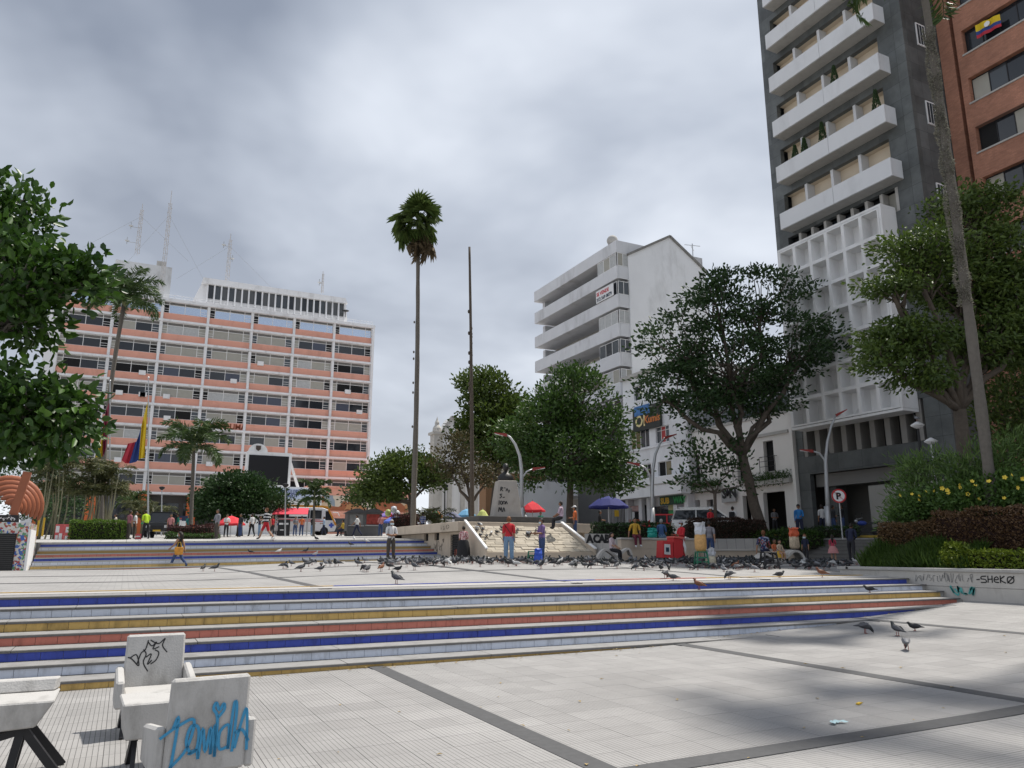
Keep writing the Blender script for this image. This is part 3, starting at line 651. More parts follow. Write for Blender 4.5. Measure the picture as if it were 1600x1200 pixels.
b = MB(apt.location); b.box(41.6, 49.6, AY0 + .41, AY1, 3, 29.0); b.build('core', mat('loggia_wall', (.40, .385, .36), .9, .08, 1), apt)
slab(apx_, apt, 'roof_band', AY0 + .1, AY1 + .2, 29.55, 30.75, -1.0, 9.4, m_band)
b = MB(apt.location); b.ell((39.6, AY0 + 1.6, 31.35), (.55, .55, .55)); b.build('water_tank', m_conc, apt, smooth=True)
b = MB(apt.location); b.beam((49.0, AY0 + 1, 29.4), (49.0, AY0 + 1, 32.6), .07, .07); b.beam((48, AY0 + 1, 32.3), (50.0, AY0 + 1, 32.5), .05, .05); b.beam((48.4, AY0 + .5, 32.0), (49.6, AY0 + 1.5, 32.1), .04, .04); b.build('roof_aerial', m_steel, apt)
for k in range(8):
    zt = 29.55 - 2.83 * k - 1.35; zb = zt - 1.25
    slab(apx_, apt, 'balcony_band', AY0 + .12, AY1 + .1, zb, zt, -1.0, -.8, m_band)
    slab(apx_, apt, 'balcony_floor', AY0 + .12, AY1 + .1, zb, zb + .2, -.8, 1.6, m_band)
    slab(apx_, apt, 'end_panel', AY0 + .1, AY0 + .25, zb, zt, -.79, .3, m_band)
    for i in range(3):                      # recessed windows of the loggia
        y0 = AY0 + 4.6 + i * 3.9; window(Pl('X', 41.45), apt, y0, y0 + 3.3, zt - .3, zt + 1.2, 3, [m_glass, m_glass2, m_dark], d=.0)
    slab(apx_, apt, 'side_pier', AY1 - .5, AY1, zt - 1.2, zt + 1.35, 0, 1.7, m_band)
    if k != 9:                              # glazed corner bay
        pm = [m_curt, m_blind, m_curt] if k % 2 == 0 else [m_glass, m_glass2]
        window(Pl('X', 39.05), apt, AY0 + .3, AY0 + 3.5, zt + .02, zt + 1.33, 3, pm, d=.0)
        window(Pl('Y', AY0 + .1), apt, 39.1, 40.3, zt + .02, zt + 1.33, 2, pm, d=.0)
a0, a1, z0, z1 = Pl('X', 38.95).px((932, 468), (960, 484)); z0 = 25.47; z1 = 26.3
b = MB(apt.location); b.box(38.9, 38.95, a0, a1, z0 - .05, z1 + .35); sg = b.build('sale_poster', mat('poster_white', (.72, .72, .73), .6), apt)
for t, zz_, sz, mt in (('SE VENDE', z0 + .62, .50, mat('red_print', (.5, .03, .05), .6)), ('312 569 8079', z0 + .08, .48, mat('dark_print', (.02, .04, .07), .6))):
    text_mesh(t, sz, mt, 'lettering', sg, Matrix.Translation(-apt.location) @ face_mat((38.89, a1 - .12, zz_), (0, -1, 0)), bold=.015, sx=.98)

# ---- white corner shop building with sign board
sb = thing('shop_building', 'white three storey shop building with dark restaurant sign board', 'building', (40, 49, zup(38, 49)))
ps = Pl('X', 37.6); sz0 = zup(37.6, 49)
H = []
def hole(a, c, pl=ps): q = pl.px(a, c); H.append(q); return q
w1 = hole((984, 672), (1015, 698)); w2 = hole((1024, 668), (1046, 689)); w3 = hole((1028, 722), (1050, 749)); w4 = hole((1003, 726), (1018, 754)); w5 = hole((990, 604), (1003, 624))
wall_holes(ps, sb, 45.62, 54.0, 6.6, 16.4, H, m_wall)
b = MB(sb.location); b.box(37.95, 46, 45.62, 54.0, sz0 - .3, 16.2); b.build('core', m_wall, sb)
m_refl = mat('amber_glass', (.16, .13, .06), .15, .5, 1.2, spec=.6)
for q, nv, pm in ((w1, 4, [m_glass, m_glass2, m_refl]), (w2, 3, [m_glass2, mat('red_panel', (.42, .06, .06), .6)]), (w3, 2, [m_refl, m_dark]), (w4, 2, [m_refl, m_glass]), (w5, 2, [m_glass2])):
    window(ps, sb, *q, nv, pm, sill=m_wall, tz=.75 if nv == 3 else None)
slab(ps, sb, 'string_course', 45.6, 54.05, 10.0, 10.18, -.12, .05, m_wall); slab(ps, sb, 'string_course', 45.6, 54.05, 13.55, 13.8, -.15, .05, m_wall); slab(ps, sb, 'roof_edge', 45.55, 54.1, 16.3, 16.6, -.3, 8, m_conc)
slab(ps, sb, 'projecting_floor', 45.5, 54.1, 6.0, 7.5, -1.0, -.002, m_wall, bevel=.03); slab(ps, sb, 'ledge', 45.45, 54.15, 6.85, 6.95, -1.05, -.99, m_conc)
for a in (45.9, 47.2, 50.6, 51.7, 53.6): slab(ps, sb, 'shop_column', a - .22, a + .22, sz0 - .1, 6.0, -.25, .34, m_wall)
q = ps.px((992, 640), (1036, 668)); b = MB(sb.location); b.box(37.35, 37.5, q[0], q[1], q[2] + .1, q[3]); sgn = b.build('sign_board', mat('dark_sign', (.03, .034, .03), .5, .3, 3), sb)
MT = lambda o, X, a, z: Matrix.Translation(-o.location) @ face_mat((X, a, z), (0, -1, 0))
text_mesh('Ol', 1.35, mat('cream_print', (.72, .60, .30), .5), 'lettering', sgn, MT(sb, 37.33, q[1] - .35, q[2] + .45), bold=.03)
text_mesh('Kumis', .85, mat('orange_print', (.62, .20, .05), .5), 'lettering', sgn, MT(sb, 37.33, q[1] - 1.55, q[2] + .62), bold=.02, shear=.2)
b = MB(sb.location); b.box(37.30, 37.34, q[1] - 2.4, q[1] - .3, q[3] - .7, q[3] + .1); b.build('blue_banner', mat('blue_banner', (.06, .18, .42), .6, .4, 3), sgn)
q = ps.px((1036, 778), (1073, 788)); b = MB(sb.location); b.box(37.25, 37.4, q[0] + .1, q[1], 5.3, 6.0); sg2 = b.build('shop_sign', mat('dim_green_sign', (.02, .06, .035), .5), sb)
text_mesh('SUB', .62, mat('sign_yellow', (.62, .38, .03), .5), 'lettering', sg2, MT(sb, 37.23, q[1] - .15, 5.42), bold=.03); text_mesh('WAY', .62, mat('sign_green', (.03, .30, .08), .5), 'lettering', sg2, MT(sb, 37.23, q[1] - 1.75, 5.42), bold=.03)
slab(ps, sb, 'shop_glass', 47.4, 50.4, sz0, 5.3, .1, .2, m_glass)
slab(ps, sb, 'green_poster', 47.6, 48.4, sz0 + .5, sz0 + 1.9, .04, .08, mat('green_poster', (.05, .25, .08), .6, .5, 4)); slab(ps, sb, 'yellow_poster', 47.6, 48.4, sz0 + 1.92, sz0 + 2.4, .04, .08, mat('cream_poster', (.5, .48, .25), .6))
slab(ps, sb, 'doorway', 50.8, 51.5, sz0, 5.5, .05, .2, m_dark); slab(ps, sb, 'doorway', 52.3, 52.9, sz0, 5.0, .05, .2, m_dark); slab(ps, sb, 'door', 52.9, 53.4, sz0, 5.0, .0, .1, m_wall)
slab(ps, sb, 'door_sign', 51.9, 53.5, 5.05, 5.5, -.05, .05, mat('pink_sign', (.45, .30, .28), .6, .5, 6))
slab(ps, sb, 'red_cabinet', 51.7, 52.4, sz0, sz0 + 1.35, -.9, -.35, mat('orange_cabinet', (.48, .09, .03), .5))

# ---- white San building
sn = thing('cafe_building', 'white two storey cafe building with tall openings and roof terrace', 'building', (42, 41, zup(38, 41)))
pn = Pl('X', 38.0); nz0 = zup(38, 41); H = []
v1 = hole((1192, 690), (1211, 736), pn); v2 = hole((1150, 705), (1163, 752), pn); v3 = hole((1079, 712), (1094, 752), pn)
g1 = list(hole((1192, 770), (1231, 834), pn)); g2 = list(hole((1160, 775), (1176, 834), pn)); g3 = list(hole((1083, 782), (1096, 834), pn)); g4 = list(hole((1104, 781), (1117, 834), pn))
for q in H[3:]: pass
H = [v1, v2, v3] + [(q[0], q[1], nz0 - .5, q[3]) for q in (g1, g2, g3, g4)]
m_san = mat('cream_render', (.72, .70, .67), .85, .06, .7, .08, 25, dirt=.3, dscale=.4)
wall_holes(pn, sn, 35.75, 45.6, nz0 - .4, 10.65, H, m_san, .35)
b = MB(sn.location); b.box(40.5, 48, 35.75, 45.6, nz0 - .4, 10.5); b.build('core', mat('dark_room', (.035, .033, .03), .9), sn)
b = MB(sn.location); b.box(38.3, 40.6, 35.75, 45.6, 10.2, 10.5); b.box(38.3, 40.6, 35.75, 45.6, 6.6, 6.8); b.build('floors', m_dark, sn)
slab(pn, sn, 'corner_pier', 35.5, 35.74, nz0 - .3, 10.66, -.25, .4, m_san); slab(pn, sn, 'moulding', 36.0, 40.5, 9.35, 9.55, -.12, .01, m_conc)
for q in (v1, v2, v3):
    window(pn, sn, q[0] + .02, q[1] - .02, q[2] + .02, q[3] - .02, 1, [m_dark], fm=m_dark, d=.28, sill=m_conc)
    b = MB(sn.location)
    for zz_ in (q[2] + .35, q[2] + .7, q[2] + 1.0): b.beam((37.8, q[0] - .25, zz_), (37.8, q[1] + .25, zz_), .03, .03)
    for a in (q[0] - .25, q[1] + .25): b.beam((37.8, a, q[2] - .02), (37.8, a, q[2] + 1.0), .03, .03); b.beam((37.8, a, q[2] + 1.0), (38.01, a, q[2] + 1.0), .03, .03)
    b.build('window_rail', m_black, sn)
slab(pn, sn, 'planter_ledge', 35.9, 40.2, 6.1, 6.4, -.45, -.002, m_conc); slab(pn, sn, 'planter_ledge', 42.5, 45.5, 6.1, 6.4, -.45, -.002, m_conc)
slab(pn, sn, 'terrace_parapet', 35.75, 45.6, 10.66, 10.85, -.06, .3, m_conc)
b = MB(sn.location)
for i in range(9): b.beam((38.05, 35.9 + i * 1.05, 10.85), (38.05, 35.9 + i * 1.05, 12.1), .06, .06)
b.beam((38.05, 35.9, 12.1), (38.05, 44.3, 12.1), .06, .06); b.build('terrace_rail', m_steel, sn)
for i in range(8): slab(pn, sn, 'rail_pane', 35.95 + i * 1.05, 36.9 + i * 1.05, 10.9, 12.0, .05, .06, m_glass2)
slab(pn, sn, 'terrace_back', 35.9, 45.4, 10.7, 13.6, 3.0, 3.2, mat('terrace_shade', (.05, .05, .055), .8)); slab(pn, sn, 'terrace_roof', 35.8, 45.5, 13.6, 13.8, .4, 6, m_conc)
q = pn.px((1130, 768), (1153, 787)); b = MB(sn.location); b.box(37.8, 37.9, q[0], q[1], q[2] + .15, q[3]); s3_ = b.build('shop_sign', mat('silver_sign', (.35, .36, .36), .4), sn)
text_mesh('S N', .95, m_black, 'lettering', s3_, MT(sn, 37.78, q[1] - .12, q[2] + .45), bold=.045); 
b = MB(sn.location); mz = q[2] + .8; am = (q[0] + q[1]) / 2 + .02
b.lathe([(.0, -.28), (.14, -.1), (.14, .1), (.0, .3)], 8, (37.78, am, mz)); b.build('sign_emblem', m_black, s3_)

# ---- dark granite tower
tw = thing('granite_tower', 'dark granite tower with white egg-crate screen and pale balconies', 'building', (42, 30, zup(38, 30)))
pt = Pl('X', 38.0); TY0, TY1, TZ = 24.9, 35.45, 47.0; tz0 = zup(38, 30)
m_gran = grid_mat('granite_yz', (.10, .108, .108), (.04, .044, .045), 1.7, 1.1, w=.018, axes='YZ', var=.30, rough=.45)
m_granx = grid_mat('granite_xz', (.11, .118, .12), (.04, .044, .045), 1.7, 1.1, w=.018, axes='XZ', var=.30, rough=.45)
m_balc = mat('pale_panel', (.64, .65, .67), .7, .06, .8, dirt=.25, dscale=.5); m_beige = mat('loggia_beige', (.66, .57, .45), .85, .08, 1)
holes = [(25.9, 34.55, tz0 - 1, 6.5), (26.4, 34.9, 7.6, 9.9)]
ST0, SH2 = 23.0, 3.4
rows = [ST0 + SH2 * k for k in range(7)]
for z in rows: holes.append((26.6, 34.75, z + .1, z + 2.55))
holes.append((26.4, 34.7, 20.9, 22.4))
wall_holes(pt, tw, TY0, TY1, tz0 - .3, TZ, holes, m_gran, .35)
b = MB(tw.location); b.box(38.36, 52, TY0 - .0, TY0 + .3, tz0 - .3, TZ); b.build('side_wall', m_granx, tw)
b = MB(tw.location); b.box(38.0, 52, TY1 + .005, TY1 + .3, 11, TZ); b.build('side_wall', m_granx, tw)
b = MB(tw.location); b.box(41.0, 51.9, TY0 + .31, TY1 - .01, 9.9, TZ - .1); b.build('core', mat('tower_core', (.10, .10, .10), .9), tw)
for k, z in enumerate(rows):
    slab(pt, tw, 'loggia_back', 26.5, 34.8, z, z + 2.9, .75, .85, m_beige); slab(pt, tw, 'loggia_floor', 26.5, 34.8, z - .1, z + .09, .3, .74, m_balc); slab(pt, tw, 'loggia_ceiling', 26.5, 34.8, z + 2.56, z + 2.8, .3, .74, m_beige)
    for a in (28.7, 30.8, 32.9): slab(pt, tw, 'loggia_fin', a - .1, a + .1, z + .1, z + 2.55, .05, .74, m_balc)
    for i in range(4): window(Pl('X', 38.62), tw, 26.75 + 2.08 * i, 28.5 + 2.08 * i, z + .12, z + .75 + .0 * i, 2, [m_glass, m_dark], fm=m_blind, d=.05)
    slab(pt, tw, 'balcony_panel', 25.95 + .0, 30.0, z - .35, z + .78, -1.0, -.88, m_balc, bevel=.01); slab(pt, tw, 'balcony_panel', 30.02, 34.35, z - .35, z + .78, -1.0, -.88, m_balc, bevel=.01)
    slab(pt, tw, 'balcony_floor', 25.97, 34.33, z - .36, z - .16, -.87, -.002, m_conc); slab(pt, tw, 'balcony_end', 25.95, 26.07, z - .34, z + .77, -.87, -.01, m_balc); slab(pt, tw, 'balcony_end', 34.25, 34.35, z - .34, z + .77, -.87, -.01, m_balc)
for i in range(8):
    a = 26.5 + i * 1.03; slab(pt, tw, 'window_fin', a - .1, a + .1, 20.92, 22.38, .02, 1.0, m_conc)
    slab(pt, tw, 'pane', a + .12, a + .92, 20.95, 22.35, .55, .6, random.choice([m_glass, m_dark, m_blind]))
for k in range(5):
    b = MB(tw.location); z = 15.5 + 5.2 * k; b.box(39.2, 40.0, TY0 - .06, TY0 - .005, z, z + 1.5); w = b.build('side_window', m_slabw, tw)
    for i in range(3): b = MB(tw.location); b.box(39.26 + .24 * i, 39.44 + .24 * i, TY0 - .075, TY0 - .061, z + .1, z + 1.4); b.build('pane', m_glass2, w)
# egg-crate screen: six by seven splayed cells
EX, EY0, EY1, EZ0, EZ1, NC, NR = 36.7, 26.85, 34.4, 9.35, 21.0, 6, 7
cw, chh = (EY1 - EY0) / NC, (EZ1 - EZ0) / NR; m_egg = mat('white_precast', (.74, .74, .74), .8, .07, 1.2, .1, 30, dirt=.35, dscale=.7)
cell_me = []
for var in (0, 1):
    b = MB(); w = .11; dp = .80; y0, y1, z0, z1 = 0, cw, 0, chh
    O = [(0, y0, z0), (0, y1, z0), (0, y1, z1), (0, y0, z1)]; I = [(.0, y0 + w, z0 + w), (.0, y1 - w, z0 + w), (.0, y1 - w, z1 - w), (.0, y0 + w, z1 - w)]
    K = [(dp, y0 + w + .48, z0 + w + .10), (dp, y1 - w - .02, z0 + w + .10), (dp, y1 - w - .02, z1 - w - .06), (dp, y0 + w + .48, z1 - w - .06)]
    if var: K[0] = (dp, y0 + w + .48, z0 + w + .62); K[1] = (dp, y1 - w - .02, z0 + w + .12)
    b.add(O + I + K, [(0, 1, 5, 4), (1, 2, 6, 5), (2, 3, 7, 6), (3, 0, 4, 7), (4, 5, 9, 8), (5, 6, 10, 9), (6, 7, 11, 10), (7, 4, 8, 11), (8, 9, 10, 11)])
    o = b.build('screen_cell', m_egg); cell_me.append(o.data); bpy.data.objects.remove(o)
for i in range(NC):
    for j in range(NR): put('screen_cell', cell_me[(j + (i // 2)) % 2 if j in (0, 2, 4, 6) else 0], tw, Vector((EX, EY0 + i * cw, EZ0 + j * chh)) - tw.location)
b = MB(tw.location); b.box(EX + .01, 38.0, EY0 - .16, EY0 - .002, EZ0 - .02, EZ1 + .02); b.box(EX + .01, 38, EY1 + .002, EY1 + .12, EZ0 - .02, EZ1 + .02); b.box(EX + .02, 38, EY0 - .15, EY1 + .11, EZ1 + .03, EZ1 + .18); b.box(EX + .02, 38, EY0 - .15, EY1 + .11, EZ0 - .18, EZ0 - .03); b.build('screen_casing', m_egg, tw)
for i in range(9):
    a = 26.6 + i * 1.0; slab(pt, tw, 'mezzanine_fin', a, a + .35, 7.62, 9.88, .05, 1.2, mat('grey_fin', (.26, .25, .235), .85, .1, 2)); slab(pt, tw, 'pane', a + .36, a + .99, 7.65, 9.85, .8, .85, m_dark)
slab(pt, tw, 'portal_beam', 25.9, 34.55, 5.7, 6.48, .5, .9, mat('beam_grey', (.20, .195, .185), .85, .1, 1)); slab(pt, tw, 'portal_back', TY0 + .3, TY1, tz0 - .2, 6.6, 4.0, 4.2, mat('lobby_wall', (.24, .235, .22), .9, .1, 1)); slab(pt, tw, 'portal_ceiling', TY0 + .3, TY1, 6.5, 6.7, .35, 4.0, m_dark)
slab(pt, tw, 'portal_pier', 33.5, 34.3, tz0, 6.5, 1.0, 1.8, m_gran); slab(pt, tw, 'hoarding', 25.4, 30.2, tz0, tz0 + 2.9, -.25, -.1, mat('grey_hoarding', (.32, .31, .285), .85, .08, 1, dirt=.3))

# ---- brick tower beyond
bt = thing('brick_tower', 'red brick apartment tower with ribbon windows and stone sills', 'building', (44, 16, zup(40, 20)))
pb = Pl('X', 41.0)
m_brick = grid_mat('red_brick', (.37, .175, .115), (.28, .165, .13), .25, .085, w=.014, axes='YZ', var=.22, rough=.85, row=.5)
m_brickx = grid_mat('red_brick_side', (.37, .175, .115), (.28, .165, .13), .25, .085, w=.014, axes='XZ', var=.22, rough=.85, row=.5)
bz = [26.9 + 3.12 * k for k in range(-8, 5)]
hs = []
for z in bz: hs += [(19.4, 23.35, z, z + 1.55), (8.0, 18.4, z, z + 1.55)]
wall_holes(pb, bt, 5, 23.75, 3, 46, hs, m_brick, .4)
b = MB(bt.location); b.box(41.9, 52, 5, 24.85, 3, 45.8); b.build('core', m_brickx, bt)
slab(pb, bt, 'pier', 24.05, 24.85, 3, 46, .15, .95, m_brick); slab(pb, bt, 'recess', 23.75, 24.05, 3, 46, .55, .9, m_brick)
for z in bz:
    for y0, y1, nv in ((19.42, 23.33, 4), (8.05, 18.35, 9)):
        window(pb, bt, y0, y1, z + .02, z + 1.53, nv, [m_glass, m_glass, m_dark, m_blind, m_glass2], fm=m_black, d=.3)
        slab(pb, bt, 'sill', y0 - .1, y1 + .1, z - .1, z - .004, -.06, .32, m_conc)
# plain houses half hidden behind the middle tree, with gate
hb = thing('brown_house', 'ochre low house with arched dark awning behind the monument', 'building', (29, 66, zup(29, 66)))
b = MB(hb.location); b.box(30.0, 36.5, 66, 67.5, zup(29, 66) - .3, 9.2); b.build('wall', mat('ochre_render', (.30, .17, .09), .85, .15, .8, dirt=.3), hb)
b = MB(hb.location); b.prism([(30.6 + 2.4 - 2.4 * cos(pi * i / 10), 5.6 + 1.5 * sin(pi * i / 10)) for i in range(11)], 63.6, 66); b.build('arched_awning', mat('dark_awning', (.05, .03, .028), .7, .3, 2), hb)
b = MB(hb.location); b.box(30.4, 35.5, 65.9, 66.05, zup(29, 66), 5.5); b.build('shop_opening', m_dark, hb)
gh = thing('grey_house', 'pale house end wall between the trees and the shop building', 'building', (37, 58, zup(37, 58)))
b = MB(gh.location); b.box(30.5, 36.2, 60.5, 63, zup(33, 60) - .3, 8.0); b.build('wall', m_wall, gh)
b = MB(gh.location); b.box(36.5, 38.5, 54.1, 60, zup(37, 58) - .3, 12.5); b.build('shaded_wall', mat('shade_dark_wall', (.10, .10, .10), .9, .2, 1), gh)  # grey wall; the shade between the houses is put into its dark colour
gt = thing('grille_gate', 'grey barred metal gate with yellow notice beside the shop building', 'gate', (36.5, 53.9, zup(36, 54)))
g0, g1 = atD(952, 838, 62), atD(988, 838, 62); gzz = zup(g0.x, g0.y)
gt.location = (g0.x, g0.y, gzz); d = Vector((g1.x - g0.x, g1.y - g0.y, 0))
b = MB(); b.beam((0, 0, 2.15), d + Vector((0, 0, 2.15)), .07, .07); b.beam((0, 0, .1), d + Vector((0, 0, .1)), .07, .07); b.beam((0, 0, 0), (0, 0, 2.2), .08, .08); b.beam(d, d + Vector((0, 0, 2.2)), .08, .08); b.build('gate_frame', m_steel, gt)
for i in range(16): b = MB(); p = d * ((i + .5) / 16); b.beam(p + Vector((0, 0, .12)), p + Vector((0, 0, 2.12)), .05, .03); b.build('bar', m_steel, gt)
b = MB(); p = d * .33; b.box(p.x - .2, p.x + .2, p.y - .09, p.y - .05, 1.5, 2.0); b.build('notice', m_yel, gt)
# ------------------------------------------------------------------ monument platform
m_beige2 = mat('beige_stone', (.52, .44, .35), .85, .1, 2, .2, 40, dirt=.35, dscale=1.0)
m_split = [mat('split_stone_%d' % i, c, .9, .15, 9, .5, 40) for i, c in enumerate(((.40, .355, .285), (.37, .33, .265), (.43, .385, .315), (.33, .295, .24)))]
mo = thing('monument_platform', 'beige stone monument platform with sloping stone face and louvred door', 'monument', (17.5, 37, zmid(17, 34)))
ml = Pl('X', 14.9); mz = 1.25
TX0, TX1 = 14.9, onY(880, 818, 35.1).x; BX1 = onY(928, 858, 32.85).x
b = MB(mo.location); b.box(15.1, 22.5, 36.0, 45, .8, 2.95); b.build('body', m_beige2, mo)
b = MB(mo.location); b.prism([(32.95, .9), (36.0, .9), (36.0, 2.98), (35.1, 2.98), (32.95, 1.70)], 15.1, TX1 - .2, axis='X'); b.build('ramp_core', m_conc, mo)
b = MB(mo.location); b.add([(TX1 - .2, 32.95, .9), (BX1, 32.95, .9), (BX1, 36, .9), (TX1 - .2, 36, .9), (TX1 - .2, 32.95, 1.70), (BX1, 32.95, 1.70), (TX1 + .05, 35.1, 2.98), (TX1 - .2, 35.1, 2.98), (TX1 - .2, 36, 2.98), (TX1 + .05, 36, 2.98)], [(0, 1, 5, 4), (4, 5, 6, 7), (7, 6, 9, 8), (1, 2, 9, 6, 5), (2, 3, 8, 9)]); b.build('ramp_side', m_conc, mo)
b = MB(mo.location); b.box(14.95, BX1 + .05, 32.80, 32.94, .9, 1.72); b.build('foot_wall', m_beige2, mo, bevel=.01)
rowsn = 11; sd = Vector((0, 35.1 - 32.95, 2.98 - 1.70)); sn_ = Vector((0, -sd.z, sd.y)).normalized()
for r in range(rowsn):
    t0, t1 = r / rowsn, (r + 1) / rowsn; xr = BX1 + (TX1 - BX1) * t0; x = 15.02 + random.uniform(-.3, 0)
    while x < xr - .05:
        w = random.uniform(.35, .75); xa, xb = max(15.02, x), min(xr, x + w); x += w
        if xb - xa < .08: continue
        h = random.uniform(.015, .06); o = Vector((0, 32.95, 1.70)); a, c = o + sd * (t0 + .006), o + sd * (t1 - .006)
        b = MB(mo.location); P = []
        for dn in (-.01, h):
            for xx, q in ((xa + .012, a), (xb - .012, a), (xb - .012, c), (xa + .012, c)):
                v = q + sn_ * (dn + (random.uniform(-.012, .012) if dn > 0 else 0)); P.append((xx, v.y, v.z))
        b.hexa(P); b.build('stone', random.choice(m_split), mo)
for (xa, xb) in (((14.90, 14.98), (14.90, 14.98)), ((BX1 - .02, BX1 + .08), (TX1 - .02, TX1 + .08))):     # white topped side kerbs
    b = MB(mo.location); b.hexa([(xa[0], 32.75, 1.2), (xa[1], 32.75, 1.2), (xb[1], 35.3, 1.2), (xb[0], 35.3, 1.2), (xa[0], 32.75, 1.86), (xa[1], 32.75, 1.86), (xb[1], 35.3, 3.22), (xb[0], 35.3, 3.22)], 0)
    b.build('side_kerb', m_beige2, mo)
    b = MB(mo.location); b.hexa([(xa[0] - .02, 32.73, 1.865), (xa[1] + .02, 32.73, 1.865), (xb[1] + .02, 35.3, 3.225), (xb[0] - .02, 35.3, 3.225), (xa[0] - .02, 32.73, 1.93), (xa[1] + .02, 32.73, 1.93), (xb[1] + .02, 35.3, 3.29), (xb[0] - .02, 35.3, 3.29)]); b.build('kerb_cap', m_white, mo)
dr = ml.px((704, 829), (718, 870)); wn1 = ml.px((663, 832), (669, 845)); wn2 = ml.px((679, 831), (686, 844)); dr = (dr[0], dr[1], .8, 2.6)
wall_holes(ml, mo, 35.31, 45, .8, 2.72, [dr, wn1, wn2], m_beige2, .19)
slab(ml, mo, 'roof_fascia', 35.31, 45.2, 2.73, 3.20, -.35, 7.6, m_beige2, bevel=.015)
for q in (wn1, wn2): slab(ml, mo, 'window_opening', q[0], q[1], q[2], q[3], .12, .16, m_dark)
dd = slab(ml, mo, 'louvred_door', dr[0], dr[1], dr[2], dr[3], .12, .16, m_black)
for i in range(14): b = MB(mo.location); z = dr[2] + .3 + i * .115; b.hexa([(14.93, dr[0] + .03, z), (14.93, dr[1] - .03, z), (15.02, dr[1] - .03, z + .05), (15.02, dr[0] + .03, z + .05), (14.93, dr[0] + .03, z + .02), (14.93, dr[1] - .03, z + .02), (15.02, dr[1] - .03, z + .07), (15.02, dr[0] + .03, z + .07)]); b.build('slat', mat('slat_metal', (.05, .05, .05), .5), dd)
m_scrawl = mat('spray_black', (.03, .03, .032), .7); m_scr2 = mat('spray_rust', (.34, .09, .06), .7)
def scribble(M, x0, w, h, n, mt, par, lw=.03, seed=1):
    rr = random.Random(seed); L = []
    for i in range(n):
        cx = x0 + w * (i + .5) / n; pts = [(cx + rr.uniform(-.5, .5) * w / n, h * rr.random()) for _ in range(rr.randint(3, 5))]; L.append(pts)
    return stroke(L, lw, M, mt, par)
TM = lambda o: Matrix.Translation(Vector(o.location)) if False else Matrix.Identity(4)
scribble(ml.M(39.6, 1.75, -.012), 0, 1.6, .7, 7, m_scrawl, mo, .035, 3); scribble(ml.M(42.6, 1.6, -.012), 0, .7, .8, 4, m_scr2, mo, .05, 5); scribble(ml.M(37.6, 2.85, -.36), 0, 1.2, .28, 4, m_scrawl, mo, .03, 8); scribble(ml.M(36.6, 1.3, -.012), 0, .6, .6, 4, m_scr2, mo, .05, 11)
# stepped dark plinth, pedestal and bust
pd = thing('bust_pedestal', 'tapered pale stone pedestal with black scrawled letters on dark plinth', 'pedestal', (17.6, 38.6, 2.96))
c = atD(790, 806, 41.5); PX, PY = c.x, c.y; pd.location = (PX, PY, 2.97)
b = MB(pd.location); b.box(PX - 2.3, PX + 2.5, PY - 1.3, PY + 2.2, 2.97, 3.22); b.box(PX - 2.1, PX + 2.3, PY - 1.15, PY + 2.1, 3.22, 3.55); b.build('plinth', mat('dark_stone', (.075, .075, .075), .8, .25, 3, .2, 40), pd, bevel=.02)
pz0, pz1 = 3.55, onz(790, 752, 0).z if False else atD(790, 752, 41.5).z
b = MB(pd.location); rot = Matrix.Rotation(-.25, 3, 'Z')
def ringp(h, z): return [Vector((PX, PY, z)) + rot @ Vector((sx * h, sy * h, 0)) for sx, sy in ((-1, -1), (1, -1), (1, 1), (-1, 1))]
b.hexa(ringp(.74, pz0) + ringp(.50, pz1)); b.build('shaft', mat('pedestal_stone', (.37, .345, .315), .85, .12, 4, .2, 50, dirt=.4, dscale=1.5), pd, bevel=.02)
tilt_up = (rot @ Vector((0, .24, pz1 - pz0))).normalized()
LET = [[[(0, .02), (.03, .24)], [(.03, .24), (.12, .2), (.06, .12), (.14, .02)], [(.18, .2), (.28, .19)], [(.30, .02), (.36, .16), (.42, .02)], [(.44, -.06), (.5, .1)]], [[(.14, .22), (.02, .2), (.1, .1), (.0, .0)], [(.16, .04), (.28, .06)]],
       [[(0, 0), (.02, .25)], [(.08, .06), (.1, .2), (.18, .18), (.16, .04), (.08, .06)], [(.22, .04), (.25, .2), (.33, .16), (.3, .04)], [(.36, .04), (.4, .2), (.46, .05)]], [[(.02, 0), (.06, .24), (.12, .08), (.17, .24), (.2, 0)], [(.24, 0), (.31, .23), (.36, .02)]]]
for i, L_ in enumerate(LET):
    dz_ = .60 + .36 * i; hh_ = .50 + .24 * (dz_ / (pz1 - pz0)) + .012; ox = rot @ Vector((-.40 - .05 * i, -hh_, 0))
    stroke(L_, .05, face_mat((PX + ox.x, PY + ox.y, pz1 - dz_), rot @ Vector((1, 0, 0)), tilt_up), m_scrawl, pd)
bu = thing('bronze_bust', 'dark bronze bust of a cloaked figure on the tapered pedestal', 'bust', (PX, PY, pz1))
b = MB(); b.T = Matrix.Rotation(-.25, 4, 'Z')
b.lathe([(.44, 0), (.46, .1), (.42, .25), (.30, .38), (.16, .47), (.10, .52), (.10, .58)], 14, (0, 0, 0), 0, 1.0, .68); b.ell((0, -.02, .74), (.16, .19, .21)); b.ell((0, -.21, .73), (.03, .035, .04), 6, 4); b.ell((0, .02, .82), (.17, .19, .16))
b.build('figure', mat('dark_bronze', (.035, .035, .034), .45, .3, 6, metal=.5), bu, smooth=True)

